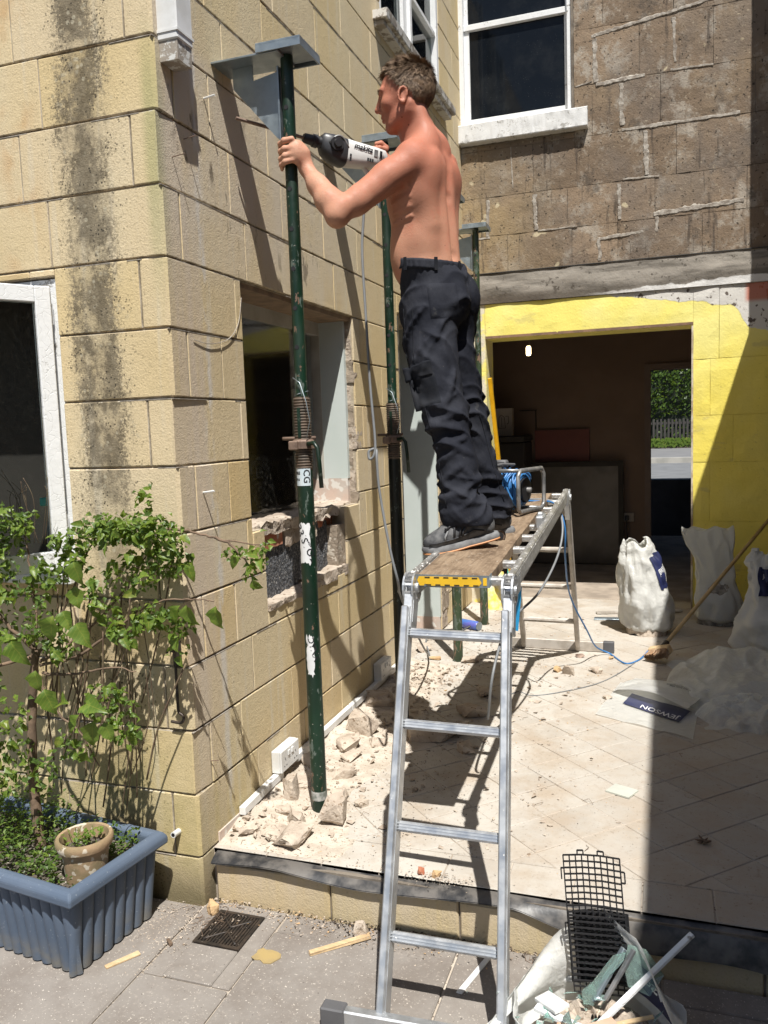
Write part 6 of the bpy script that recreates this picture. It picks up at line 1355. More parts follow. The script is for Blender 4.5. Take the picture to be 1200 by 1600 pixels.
# things lying in the doorway
mb = MB(); mb.beam((1.04, 4.02, ZF + .01), (1.66, 4.20, ZF + .012), .05, .012); mb.build('metal_strip', M['alu_dull'], None, label='grey metal strip lying across the doorway threshold', cat='strip')
mb = MB(); mb.obox((1.165, 3.86, ZF + .006), (1, .1, 0), (0, 1, 0), (0, 0, 1), .13, .035, .004, .002); mb.build('grey_offcut', M['galv'], None, label='flat grey offcut on the floor left of the full sack', cat='offcut')
# ---------------------------------------------------------------- open rubble sack, bottom right
t, f = sack('rubble_sack', 'open translucent sack full of broken window parts on the paving, right of the ladder', (1.375, -.34, G), [(.17, 0, .85), (.20, .03, .85), (.205, .07, .82), (.195, .11, .82), (.20, .125, .85)], M['bag_open'], 22, (0.0, .0), amp=.03, sq=.05, wr=.35)

# tall back flap of the same sack
mb = MB()
def flap(u, v):
    x = -.29 + .54 * u; tp_ = np.interp(u, [0, .2, .45, .60, .78, 1], [.0, .09, .20, .225, .20, .06]); return (x * (1 - .12 * v) + .02 * math.sin(v * 5), .17 - .26 * (2 * u - 1) ** 2 + .022 * noise.noise(Vector((u * 5, v * 3, 3))) + .010 * abs(noise.noise(Vector((u * 11, v * 3, 8)))), .09 + v * float(tp_) * (1 + .12 * noise.noise(Vector((u * 5, 9, 0)))))
mb.grid(flap, 30, 16); mb.build('sack_flap', M['bag_open'], t, smooth=True, fix=False); decal(flap, .66, .93, .12, .62, M['navy'], t, .004, skew=-.05); wrap_letters('JEWSON', flap, .78, .36, .055, .20, t, M['white_flat'], .007, mirror=True, rot=-.25)
fill(t, .195, .115, 9, M['rubble'], .85)
def at_sack(n, label, cat, dx, dy, dz, **k): return thing(n, label, cat, (1.36 + dx, -.34 + dy, G + dz), **k)
# black plastic grid (own cells)
gd = at_sack('plastic_grid', 'black square-mesh plastic grid panel standing up out of the open sack', 'plastic grid', .012, .125, .125)
gm = MB(); gux = Vector((.985, .17, -.03)).normalized(); guz = Vector((-.075, .09, 1)).normalized(); guy = guz.cross(gux)
def gp(a, b): return gux * a + guz * b + guy * (.012 * math.sin((a + .07) * 22))
W_, H2 = .150, .345; nx_, nz_ = 9, 20
def gbar(a, b): gm.beam(a, b, .0036, .0045, up=guy)
for i in range(nx_ + 1):
    a = -W_ / 2 + W_ * i / nx_
    for j in range(5): gbar(gp(a, H2 * j / 5), gp(a, H2 * (j + 1) / 5))
for j in range(nz_ + 1):
    b = H2 * j / nz_
    for i in range(3): gbar(gp(-W_ / 2 + W_ * i / 3, b), gp(-W_ / 2 + W_ * (i + 1) / 3, b))
for (a, b) in ((-.028, H2), (.026, H2)): gbar(gp(a - .008, b), gp(a - .008, b + .012)); gbar(gp(a + .008, b), gp(a + .008, b + .012)); gbar(gp(a - .008, b + .012), gp(a + .008, b + .012))
for b in (.31, .16): gbar(gp(W_ / 2 + .010, b - .03), gp(W_ / 2 + .010, b)); gbar(gp(W_ / 2, b), gp(W_ / 2 + .010, b)); gbar(gp(W_ / 2, b - .03), gp(W_ / 2 + .010, b - .03)); gbar(gp(-W_ / 2 - .008, b - .03), gp(-W_ / 2 - .008, b)); gbar(gp(-W_ / 2, b), gp(-W_ / 2 - .008, b))
gm.build('mesh_panel', M['black_plastic'], gd)
gm = MB(); gux2 = gux; off2 = Vector((.006, -.012, -.02))
old_gp = gp
for i in range(nx_ + 1):
    a = -W_ / 2 + W_ * i / nx_; gm.beam(gp(a, 0) + off2, gp(a, .22) + off2, .0036, .0045, up=guy)
for j in range(14): b = .016 * j; gm.beam(gp(-W_ / 2, b) + off2, gp(W_ / 2, b) + off2, .0036, .0045, up=guy)
gm.build('mesh_panel', M['black_plastic'], gd)
mb = MB(); mb.grid(lambda u, v: gp(-W_ / 2 + W_ * u, .20 * v) + Vector((.012, .012, -.01)), 6, 6); mb.build('backing_sheet', M['black_plastic'], gd, fix=False)
# broken glass, trims, offcuts
def shard(name, label, pts, th, mat, loc):
    t_ = at_sack(name, label, 'glass', *loc); mb = MB(); c = sum((Vector(p) for p in pts), Vector()) / len(pts); n_ = (Vector(pts[1]) - Vector(pts[0])).cross(Vector(pts[2]) - Vector(pts[0])).normalized() * th; n = len(pts)
    mb.add([Vector(p) for p in pts] + [Vector(p) + n_ for p in pts], [tuple(range(n)), tuple(reversed(range(n, 2 * n)))] + [(i, (i + 1) % n, (i + 1) % n + n, i + n) for i in range(n)]); mb.build('pane_piece', mat, t_); return t_
shard('glass_shard', 'largest green glass shard standing in the open sack beside the black grid', [(.085, .07, .17), (.14, .06, .16), (.175, .09, .205), (.13, .10, .262), (.085, .09, .275), (.075, .08, .22)], .005, M['gglass'], (0, 0, 0))
shard('glass_shard', 'long narrow glass sliver leaning over the grid in the sack', [(-.02, .05, .15), (.0, .04, .15), (.075, .06, .245), (.08, .075, .262), (.05, .07, .25)], .005, M['gglass'], (0, 0, 0))
shard('glass_shard', 'small green tip of glass in front of the grid', [(-.025, .03, .13), (.0, .03, .13), (.01, .035, .16), (-.005, .04, .185), (-.03, .035, .16)], .006, M['gglass'], (0, 0, 0))
def stick(name, label, a, b, w, h, mat, cat='trim'):
    t_ = at_sack(name, label, cat, 0, 0, 0); mb = MB(); mb.beam(a, b, w, h, ch=.0015); mb.build('strip', mat, t_); return t_
stick('white_trim', 'long white painted strip sticking out of the sack to the upper right', (.01, -.04, .12), (.245, .14, .30), .016, .010, M['wpaint'])
stick('grey_strip', 'grey ribbed strip leaning on the grid inside the sack', (.0, .03, .14), (.075, .085, .265), .014, .012, M['galv'])
stick('grey_strip', 'darker ribbed strip right behind the first one in the sack', (.03, .03, .15), (.10, .085, .265), .012, .010, M['steel_tube'])
stick('white_trim', 'short white trim lying flat at the front left of the sack', (-.14, -.04, .145), (.02, -.09, .135), .022, .012, M['wpaint'])
stick('wood_offcut', 'pinkish wooden offcut lying at the front of the sack', (-.08, -.10, .135), (.10, -.09, .14), .05, .018, M['wood_pink'], 'wood offcut')
stick('wood_offcut', 'second pinkish offcut crossing the first in the sack', (-.06, -.14, .15), (.06, -.05, .152), .035, .010, M['wood_pink'], 'wood offcut')
stick('wood_offcut', 'thin tan stick lying towards the right rim of the sack', (.05, -.06, .15), (.15, -.02, .165), .012, .006, M['wood_pale'], 'wood offcut')
stick('white_trim', 'white slatted vent piece at the left of the sack', (-.13, .0, .15), (-.07, -.05, .16), .05, .010, M['pvc'])
stick('yellow_scrap', 'small yellow scrap at the right front of the sack', (.16, -.10, .14), (.19, -.09, .145), .02, .012, M['band_yellow'], 'scrap')
gg = MB(); ggr = random.Random(8)
for i in range(36): chip(gg, Vector((1.36 + ggr.gauss(-.06, .09), -.34 + ggr.gauss(-.08, .05), G + .125 + ggr.random() * .03)), ggr.uniform(.008, .025), ggr)
gg.build('glass_crumbs', M['gglass'], None, fix=False, kind='stuff')
# ---------------------------------------------------------------- in the dark room
lb = thing('pendant_bulb', 'lit bare bulb hanging in the dark room just below the opening', 'light bulb', (.37, 5.2, 2.27))
mb = MB(); mb.tube([(0, 0, .08), (0, 0, .33)], .003, 6); mb.build('flex', M['dark'], lb)
mb = MB(); mb.tube([(0, 0, .035), (0, 0, .085)], .016, 12); mb.build('lamp_holder', M['rust'], lb)
em = NT('bulb_glow'); e_ = em.n('ShaderNodeEmission'); e_.inputs[0].default_value = (1, .80, .45, 1); e_.inputs[1].default_value = 6
mb = MB(); mb.lathe([(.006, -.052), (.018, -.048), (.022, -.035), (.022, .02), (.016, .034)], 16); mb.build('bulb', em.fin(e_.outputs[0]), lb, smooth=True)
def rthing(n, label, cat, x, z): return thing(n, label, cat, (x, RY - .02, z))
t = thing('upright_piano', 'dark upright cabinet against the room wall at the left of the opening', 'cabinet', (.02, 6.12, ZF))
mb = MB(); mb.box(-.5, .19, -.22, .24, 0, 1.30, .015); mb.build('carcass', M['dark'], t)
mb = MB(); mb.box(-.51, .20, -.30, .25, 1.301, 1.36, .01); mb.build('lid', M['dark'], t)
t = thing('kettle_box', 'pale box with a printed kettle outline on top of the dark cabinet', 'box', (-.03, 6.05, ZF + 1.362))
mb = MB(); mb.box(-.10, .10, -.05, .05, 0, .28, .002); mb.build('carton', simple('pale_carton', (.36, .31, .27), (.30, .26, .22), 5, .8), t)
mb = MB(); y_ = -.0525
def ln(a, b): mb.beam((a[0], y_, a[1]), (b[0], y_, b[1]), .004, .008, up=(0, 1, 0))
for a, b in (((-.04, .08), (.03, .08)), ((-.04, .08), (-.035, .19)), ((.03, .08), (.02, .19)), ((-.035, .19), (-.01, .215)), ((-.01, .215), (.02, .19)), ((.03, .20), (.06, .20)), ((.06, .20), (.062, .13)), ((.062, .13), (.045, .12)), ((-.008, .09), (-.008, .19))): ln(a, b)
mb.build('kettle_print', M['ink'], t)
t = rthing('red_board', 'flat dark red board hanging on the room wall', 'board', .52, 1.33); mb = MB(); mb.box(-.28, .28, -.02, .015, -.13, .20); mb.build('panel', simple('dark_red_board', (.13, .03, .02), (.11, .025, .018), 4, .6), t)
t = thing('large_panel', 'large dark framed panel leaning against the room wall behind the full sack', 'panel', (.62, 6.2, ZF))
mb = MB(); mb.box(-.45, .52, .10, .15, 0, 1.07, .01); mb.build('panel_face', simple('smoky_dark_panel', (.06, .045, .035), (.10, .08, .065), 3, .35), t)
for a in ((-.45, -.40, 0, 1.07), (.47, .52, 0, 1.07), (-.3999, .4699, 1.02, 1.07)): mb = MB(); mb.box(a[0], a[1], .085, .0999, a[2], a[3]); mb.build('frame_strip', M['dark'], t)
t = rthing('wall_outlet', 'socket with a black plug low on the room wall left of the inner door', 'socket', 1.17, .61)
mb = MB(); mb.box(-.07, .07, -.012, .015, -.045, .045, .003); mb.build('plate', simple('dim_socket', (.22, .18, .15), (.2, .16, .13), 5, .5), t)
mb = MB(); mb.box(-.02, .02, -.05, -.0125, -.03, .02, .006); mb.tube([(0, -.04, -.03), (.0, -.045, -.15), (.02, -.03, -.28)], .005, 6); mb.build('plug', M['ink'], t)
t = rthing('picture_frame', 'thin empty frame on the room wall beside the kettle box', 'frame', .17, 1.62); mb = MB(); mb.box(-.09, .09, -.005, .015, .12, .13); mb.box(.075, .085, -.005, .015, -.12, .1199); mb.build('frame_strip', M['dark'], t)
# ---------------------------------------------------------------- the man: one continuous body grown from blended volumes
MP = {'head': (0.629, 0.6749, 2.8258), 'nk0': (0.6425, 0.6862, 2.7389), 'nk1': (0.6601, 0.7085, 2.6424), 'rib': (0.6612, 0.7104, 2.4569), 'upb': (0.68, 0.7186, 2.5732), 'lat': (0.6625, 0.6969, 2.3764), 'waist': (0.6853, 0.7208, 2.2777), 'belt': (0.6964, 0.7259, 2.1896), 'bel': (0.6353, 0.6911, 2.2606), 'sL': (0.6762, 0.5723, 2.5595), 'sL2': (0.632, 0.5474, 2.5184), 'uaL': (0.5723, 0.4865, 2.4392), 'elL': (0.4519, 0.3932, 2.3524), 'f1': (0.4057, 0.3996, 2.4116), 'f2': (0.3532, 0.4277, 2.4955), 'wrL': (0.319, 0.4423, 2.5437), 'palm': (0.28, 0.4484, 2.5772), 'sR': (0.7074, 0.9032, 2.6211), 'elR': (0.5847, 0.974, 2.4848), 'wrR': (0.4871, 0.894, 2.6475), 'paR': (0.4627, 0.8731, 2.6796), 'scapL': (0.7373, 0.6271, 2.4771), 'scapR': (0.7676, 0.8165, 2.5106), 'spt': (0.7915, 0.6537, 2.601), 'spm': (0.7993, 0.6348, 2.4488), 'spb': (0.7908, 0.6364, 2.2416), 'trapL': (0.6867, 0.6425, 2.6347), 'trapR': (0.7025, 0.8108, 2.6672), 'c7': (0.7101, 0.6721, 2.6382), 'pelv': (0.7029, 0.735, 2.1547), 'hipL': (0.698, 0.6696, 2.0556), 'hipR': (0.7363, 0.812, 2.0707), 'buttL': (0.7713, 0.675, 2.0692), 'buttR': (0.786, 0.7987, 2.0845), 'thL': (0.7169, 0.6337, 1.8572), 'knL': (0.7738, 0.6077, 1.6292), 'caL': (0.8097, 0.6023, 1.4625), 'anL': (0.8277, 0.579, 1.2858), 'thR': (0.7504, 0.795, 1.8663), 'knR': (0.7979, 0.8285, 1.6284), 'caR': (0.8345, 0.8539, 1.4492), 'anR': (0.8817, 0.8825, 1.2663), 'toeL': (0.7381, 0.5364, 1.1761), 'balL': (0.7784, 0.5506, 1.1793), 'heelL': (0.9061, 0.5984, 1.2147), 'ankL': (0.8636, 0.5899, 1.2727), 'toeR': (0.7963, 0.8433, 1.1746), 'heelR': (0.9121, 0.9067, 1.196), 'ankR': (0.8748, 0.8893, 1.2526)}
MP = {k: Vector(v) for k, v in MP.items()}
class SDF:
    def __init__(s, lo, hi, h):
        s.h = h; s.lo = np.array(lo, float); n = np.ceil((np.array(hi) - s.lo) / h).astype(int) + 1; s.n = n; s.F = np.full(tuple(n), .2, np.float32)
        s.ax = [s.lo[i] + h * np.arange(n[i]) for i in range(3)]
    def reg(s, lo, hi):
        a = np.maximum(np.floor((np.array(lo) - s.lo) / s.h).astype(int), 0); b = np.minimum(np.ceil((np.array(hi) - s.lo) / s.h).astype(int) + 1, s.n)
        if np.any(b <= a): return None
        sl = tuple(slice(a[i], b[i]) for i in range(3)); X, Y, Z = np.meshgrid(*(s.ax[i][sl[i]] for i in range(3)), indexing='ij', sparse=True); return sl, X.astype(np.float32), Y.astype(np.float32), Z.astype(np.float32)
    def comb(s, sl, d, k, op):
        F = s.F[sl]
        if op == 'add': h = np.maximum(k - np.abs(F - d), 0) / max(k, 1e-6); s.F[sl] = np.minimum(F, d) - h * h * k * .25
        else: h = np.maximum(k - np.abs(F + d), 0) / max(k, 1e-6); s.F[sl] = np.maximum(F, -d) + h * h * k * .25
    def cap(s, a, b, ra, rb=None, k=.02, op='add'):
        rb = ra if rb is None else rb; a = np.array(a, float); b = np.array(b, float); m_ = max(ra, rb) + k + .012
        R = s.reg(np.minimum(a, b) - m_, np.maximum(a, b) + m_)
        if R is None: return s
        sl, X, Y, Z = R; ba = b - a; L2 = float(ba @ ba) + 1e-12
        t = np.clip(((X - a[0]) * ba[0] + (Y - a[1]) * ba[1] + (Z - a[2]) * ba[2]) / L2, 0, 1)
        d = np.sqrt((X - a[0] - ba[0] * t) ** 2 + (Y - a[1] - ba[1] * t) ** 2 + (Z - a[2] - ba[2] * t) ** 2) - (ra + (rb - ra) * t); s.comb(sl, d, k, op); return s
    def ell(s, c, ax, r, k=.02, op='add'):
        c = np.array(c, float); A = np.array([list(v) for v in ax], float); m_ = max(r) + k + .012; R = s.reg(c - m_, c + m_)
        if R is None: return s
        sl, X, Y, Z = R; q = [((X - c[0]) * A[i][0] + (Y - c[1]) * A[i][1] + (Z - c[2]) * A[i][2]) for i in range(3)]
        k0 = np.sqrt(sum((q[i] / r[i]) ** 2 for i in range(3))); k1 = np.sqrt(sum((q[i] / r[i] ** 2) ** 2 for i in range(3))) + 1e-6
        s.comb(sl, k0 * (k0 - 1) / k1, k, op); return s
    def chain(s, pts, rs, k=.02):
        for i in range(len(pts) - 1): s.cap(pts[i], pts[i + 1], rs[i], rs[i + 1], k)
        return s
    def mesh(s, name):
        F = s.F; S_ = F < 0; nx, ny, nz = F.shape
        cnt_ = np.zeros((nx - 1, ny - 1, nz - 1), np.int8)
        for i in (0, 1):
            for j in (0, 1):
                for k in (0, 1): cnt_ += S_[i:nx - 1 + i, j:ny - 1 + j, k:nz - 1 + k]
        act = np.argwhere((cnt_ > 0) & (cnt_ < 8)); idm = np.full(cnt_.shape, -1, np.int32); idm[tuple(act.T)] = np.arange(len(act))
        cor = {(i, j, k): F[act[:, 0] + i, act[:, 1] + j, act[:, 2] + k] for i in (0, 1) for j in (0, 1) for k in (0, 1)}
        P = np.zeros((len(act), 3)); W_ = np.zeros(len(act))
        for c0 in cor:
            for ax in range(3):
                if c0[ax] == 0:
                    c1 = list(c0); c1[ax] = 1; c1 = tuple(c1); a = cor[c0]; b = cor[c1]; m_ = (a < 0) != (b < 0); t = np.where(m_, a / np.where(m_, a - b, 1), 0)
                    q = np.tile(np.array(c0, float), (len(act), 1)); q[:, ax] = t; P[m_] += q[m_]; W_[m_] += 1
        P = (act + P / W_[:, None]) * s.h + s.lo
        fs = []
        for ax in range(3):
            o1, o2 = (ax + 1) % 3, (ax + 2) % 3; sh = [slice(None)] * 3; a = [slice(None)] * 3; b = [slice(None)] * 3; a[ax] = slice(0, -1); b[ax] = slice(1, None)
            ch_ = S_[tuple(a)] != S_[tuple(b)]; e = np.argwhere(ch_); e = e[(e[:, o1] > 0) & (e[:, o2] > 0) & (e[:, o1] < F.shape[o1] - 1) & (e[:, o2] < F.shape[o2] - 1)]
            def c_(d1, d2): q = e.copy(); q[:, o1] -= d1; q[:, o2] -= d2; return idm[q[:, 0], q[:, 1], q[:, 2]]
            quad = np.stack([c_(1, 1), c_(0, 1), c_(0, 0), c_(1, 0)], 1); ins = S_[e[:, 0], e[:, 1], e[:, 2]]; quad[~ins] = quad[~ins][:, ::-1]; fs.append(quad)
        fs = np.concatenate(fs); fs = fs[(fs >= 0).all(1)]
        return P, fs
def np_mesh(name, P, fs, mat, parent, origin):
    me = bpy.data.meshes.new(name); P = P - np.array(origin); me.vertices.add(len(P)); me.vertices.foreach_set('co', P.astype(np.float32).ravel())
    me.loops.add(fs.size); me.loops.foreach_set('vertex_index', fs.astype(np.int32).ravel()); me.polygons.add(len(fs)); me.polygons.foreach_set('loop_start', np.arange(0, fs.size, 4, dtype=np.int32)); me.update(calc_edges=True); me.validate()
    me.shade_smooth(); me.materials.append(mat); o = link(bpy.data.objects.new(name, me)); o.parent = parent; return o
def relax(P, fs, it=2, lam=.5):
    a = np.concatenate([fs[:, 0], fs[:, 1], fs[:, 2], fs[:, 3], fs[:, 1], fs[:, 2], fs[:, 3], fs[:, 0]]); b = np.concatenate([fs[:, 1], fs[:, 2], fs[:, 3], fs[:, 0], fs[:, 0], fs[:, 1], fs[:, 2], fs[:, 3]])
    n = np.bincount(a, minlength=len(P))[:, None] + 1e-9
    for _ in range(it):
        m_ = np.stack([np.bincount(a, weights=P[b, i], minlength=len(P)) for i in range(3)], 1) / n; P = P + (m_ - P) * lam
    return P
MO = Vector((.84, .75, 1.15))
man = thing('person', 'bare-backed man in dark trousers standing on the board, drilling and gripping the prop', 'person', tuple(MO))
rH = CR.copy(); rH.z = 0; rH.normalize(); UZ = Vector((0, 0, 1)); dH = UZ.cross(rH)      # dH points away from the camera
def fr(th, tilt=0):
    f_ = -math.cos(th) * rH + math.sin(th) * dH; l_ = -math.sin(th) * rH - math.cos(th) * dH; u_ = UZ.copy()
    f2 = f_ * math.cos(tilt) - u_ * math.sin(tilt); u2 = u_ * math.cos(tilt) + f_ * math.sin(tilt); return f2, l_, u2
Ft, Lt, Ut = fr(math.radians(30), math.radians(-4)); Fh, Lh, Uh = fr(math.radians(14), math.radians(7))
T_ = (Ft, Lt, Ut); Hh = (Fh, Lh, Uh)
def hp_(f, l, u): return MP['head'] + Fh * f + Lh * l + Uh * u
def tp(c, f, l, u): return MP[c] + Ft * f + Lt * l + Ut * u
s = SDF((.20, .29, 2.03), (.98, 1.12, 3.0), .0036)
# torso
s.ell(tp('rib', 0, 0, 0), T_, (.112, .155, .165), .03); s.ell(tp('upb', -.005, 0, .0), T_, (.090, .165, .085), .05); s.ell(tp('waist', .008, 0, .01), T_, (.088, .132, .12), .05); s.ell(tp('belt', .0, 0, -.02), T_, (.100, .145, .09), .05)
s.ell(tp('bel', .015, 0, .0), T_, (.060, .10, .12), .05); s.ell(tp('rib', .045, .06, .06), T_, (.07, .075, .06), .04); s.ell(tp('rib', .045, -.06, .06), T_, (.07, .075, .06), .04)
s.cap(MP['nk0'], MP['nk1'], .052, .057, .03); s.cap(hp_(-.045, .02, -.075), tp('upb', -.045, .05, .06), .024, .028, .035); s.cap(hp_(-.045, -.02, -.075), tp('upb', -.045, -.05, .06), .024, .028, .035)
s.ell(tp('rib', -.058, .075, .03), T_, (.048, .062, .10), .05); s.ell(tp('rib', -.058, -.075, .03), T_, (.048, .062, .10), .05); s.ell(tp('waist', -.035, .055, .03), T_, (.050, .065, .10), .05); s.ell(tp('waist', -.035, -.055, .03), T_, (.050, .065, .10), .05)
s.cap(hp_(-.02, .045, -.075), tp('upb', .065, .015, .07), .014, .012, .02)   # sternomastoid
s.cap(tp('upb', -.03, .04, .085), MP['sL'] + UZ * .01, .035, .036, .05); s.cap(tp('upb', -.03, -.04, .085), MP['sR'], .035, .034, .05)
# back relief: shoulder blades, lats, long back muscles and spine furrow
s.ell(tp('upb', -.084, .085, -.035), (Ft, (Lt * .9 + Ut * .45).normalized(), (Ut * .9 - Lt * .45).normalized()), (.026, .050, .062), .03); s.ell(tp('upb', -.080, -.080, -.03), T_, (.026, .046, .062), .025)
s.cap(tp('upb', -.055, .125, -.04), tp('waist', -.05, .085, .07), .034, .022, .04); s.cap(tp('upb', -.055, -.125, -.04), tp('waist', -.05, -.085, .07), .034, .022, .04)
for sg in (1, -1): s.cap(tp('rib', -.088, sg * .030, .09), tp('belt', -.075, sg * .034, .03), .022, .026, .03)
s.cap(tp('upb', -.114, 0, .05), tp('rib', -.124, 0, .0), .010, .011, .024, 'sub'); s.cap(tp('rib', -.124, 0, .0), tp('waist', -.112, 0, -.03), .011, .012, .024, 'sub'); s.cap(tp('waist', -.112, 0, -.03), tp('belt', -.112, 0, -.0), .009, .008, .024, 'sub')
for i in range(4): s.cap(tp('rib', .035, .150 - .008 * i, -.01 - .033 * i), tp('rib', -.035, .156 - .010 * i, .012 - .033 * i), .0052, .005, .012)   # faint ribs
# left arm
s.ell(MP['sL'], T_, (.054, .052, .058), .035); s.ell(MP['sL'].lerp(MP['elL'], .22), T_, (.05, .046, .048), .03)
s.chain([MP['sL'], MP['sL'].lerp(MP['elL'], .35) + UZ * .003, MP['sL'].lerp(MP['elL'], .75), MP['elL']], [.050, .049, .042, .037], .025)
s.cap(MP['sL'].lerp(MP['elL'], .40) - UZ * .022, MP['sL'].lerp(MP['elL'], .74) - UZ * .018, .029, .024, .03); s.cap(MP['sL'].lerp(MP['elL'], .30) + UZ * .018, MP['sL'].lerp(MP['elL'], .68) + UZ * .016, .026, .024, .03)
s.ell(MP['elL'] + Vector((-.004, 0, -.012)), T_, (.030, .028, .026), .02)
s.chain([MP['elL'], MP['elL'].lerp(MP['wrL'], .3), MP['elL'].lerp(MP['wrL'], .62), MP['wrL']], [.037, .041, .033, .0245], .025)
s.cap(MP['elL'] + Vector((.018, 0, .03)), MP['elL'].lerp(MP['wrL'], .5) + Vector((.008, 0, .006)), .026, .022, .03)
# right arm, bent, behind the chest
s.ell(MP['sR'], T_, (.052, .05, .056), .035); s.chain([MP['sR'], MP['elR']], [.048, .038], .03); s.chain([MP['elR'], MP['wrR']], [.038, .025], .025)
s.ell((MP['wrR'] + MP['paR']) / 2 + UZ * .004, T_, (.034, .03, .032), .02)
# left hand closed round the prop
pc = Vector((.265, .435, 0)); PRr = .0225; zH = MP['palm'].z
def ring_pt(a, z, r): return Vector((pc.x + r * math.cos(a), pc.y + r * math.sin(a), z))
a0 = math.atan2(MP['wrL'].y - pc.y, MP['wrL'].x - pc.x)     # direction from tube to wrist
vw = math.atan2(CL.y - pc.y, CL.x - pc.x)                   # direction from tube to the camera
pa_ = a0
s.cap(MP['wrL'], ring_pt(a0 - .2, zH + .01, .052), .0235, .024, .02)
s.ell(ring_pt(a0 - .45, zH + .012, .046), (ring_pt(a0 - .45, 0, 1) - ring_pt(a0 - .45, 0, 0), Vector((-math.sin(a0 - .45), math.cos(a0 - .45), 0)), UZ), (.020, .032, .042), .018)
s.ell(ring_pt(a0 - .9, zH + .014, .042), (ring_pt(a0 - .9, 0, 1) - ring_pt(a0 - .9, 0, 0), Vector((-math.sin(a0 - .9), math.cos(a0 - .9), 0)), UZ), (.016, .026, .040), .016)
# the back of the hand faces the camera, fingers wrap clockwise round the far side
for i, (dz, rr_, ln_) in enumerate(((.043, .0098, 1.0), (.021, .0102, 1.08), (-.001, .0098, 1.0), (-.021, .0086, .85))):
    sweep = [a0 - 1.15, a0 - 1.75, a0 - 2.35 , a0 - 2.95 * ln_, a0 - 3.5 * ln_]
    rad_ = [.047, .046, .040, .0345, .0335]
    pts = [ring_pt(a, zH + dz + (.012 if i == 0 else .004) * (1 - j / 4) - .003 * j * (1 if i > 1 else .3), r_) for j, (a, r_) in enumerate(zip(sweep, rad_))]
    s.chain(pts, [rr_ * 1.08, rr_ * 1.12, rr_, rr_ * .95, rr_ * .86], .0045)
th_ = [ring_pt(a0 + .15, zH + .020, .048), ring_pt(a0 + .75, zH + .040, .042), ring_pt(a0 + 1.45, zH + .048, .036), ring_pt(a0 + 2.1, zH + .044, .035)]
s.chain(th_, [.0145, .0125, .0112, .0095], .006)
# right hand closed round the pistol grip
gR = MP['paR']
for i in range(4): 
    b_ = gR + UZ * (.030 - .021 * i); s.chain([b_ + rH * .018 - dH * .012, b_ - rH * .006 - dH * .034, b_ - rH * .032 - dH * .030, b_ - rH * .040 - dH * .008], [.0105, .0100, .0095, .0085], .004)
s.chain([gR + UZ * .04 + rH * .02, gR + UZ * .055 - dH * .010, gR + UZ * .050 - dH * .024 - rH * .018], [.013, .011, .009], .006)
# head
s.ell(hp_(-.014, 0, .020), Hh, (.099, .077, .091), .02); s.ell(hp_(.032, 0, -.018), Hh, (.062, .060, .085), .03); s.ell(hp_(.022, 0, -.075), Hh, (.066, .053, .044), .025); s.ell(hp_(.070, 0, -.106), Hh, (.020, .024, .019), .02)
s.cap(hp_(-.02, .052, -.052), hp_(.055, .030, -.102), .015, .014, .02); s.cap(hp_(-.02, -.052, -.052), hp_(.055, -.030, -.102), .015, .014, .02)
for sg in (1, -1):
    s.ell(hp_(.060, sg * .042, -.030), Hh, (.024, .022, .022), .02); s.cap(hp_(.083, sg * .012, .020), hp_(.074, sg * .045, .021), .0105, .010, .012); s.ell(hp_(.090, sg * .031, .001), Hh, (.016, .016, .011), .012, 'sub'); s.ell(hp_(.073, sg * .031, .000), Hh, (.0135, .0135, .012), .003); s.cap(hp_(.088, sg * .020, .0065), hp_(.080, sg * .044, .004), .0032, .0026, .004)
s.cap(hp_(.090, 0, .014), hp_(.108, 0, -.022), .0085, .0100, .010); s.ell(hp_(.110, 0, -.030), Hh, (.0125, .011, .010), .006)
for sg in (1, -1): s.ell(hp_(.100, sg * .011, -.034), Hh, (.010, .007, .007), .005)
s.ell(hp_(.086, 0, -.050), Hh, (.012, .02, .014), .015); s.ell(hp_(.0925, 0, -.0620), Hh, (.010, .021, .0058), .004); s.ell(hp_(.0905, 0, -.0745), Hh, (.010, .019, .0062), .004); s.cap(hp_(.105, -.018, -.0683), hp_(.105, .018, -.0683), .002, .002, .003, 'sub'); s.cap(hp_(.092, -.012, -.087), hp_(.092, .012, -.087), .004, .004, .008, 'sub')
for sg in (1, -1):
    c = hp_(-.006, sg * .074, -.028); up_ = (Uh * .97 - Fh * .22).normalized(); fw = up_.cross(Lh).normalized()
    n_ = 13; R_pts = []
    for i in range(n_):
        a = math.radians(-110 + 290 * i / (n_ - 1)); R_pts.append(c + fw * (-.0165 * math.cos(a) if True else 0) * (1 if math.cos(a) > 0 else .75) * (1) + up_ * (.0265 * math.sin(a)) + Lh * sg * (.006 + .005 * math.cos(a)))
    # outer rim opens towards the face
    s.ell(c - Lh * sg * .002, (fw, Lh, up_), (.015, .0075, .0255), .006)
    for i in range(n_ - 1): s.cap(R_pts[i], R_pts[i + 1], .0042, .0042, .003)
    s.ell(c + up_ * -.023 + Lh * sg * .005, (fw, Lh, up_), (.008, .005, .009), .005); s.ell(c + Lh * sg * .011 + up_ * .002, (fw, Lh, up_), (.0085, .008, .014), .004, 'sub')
P, fs = s.mesh('body'); P = relax(P, fs, 1, .4)
body = np_mesh('body', P, fs, M['skin'], man, MO); print('body verts', len(P))
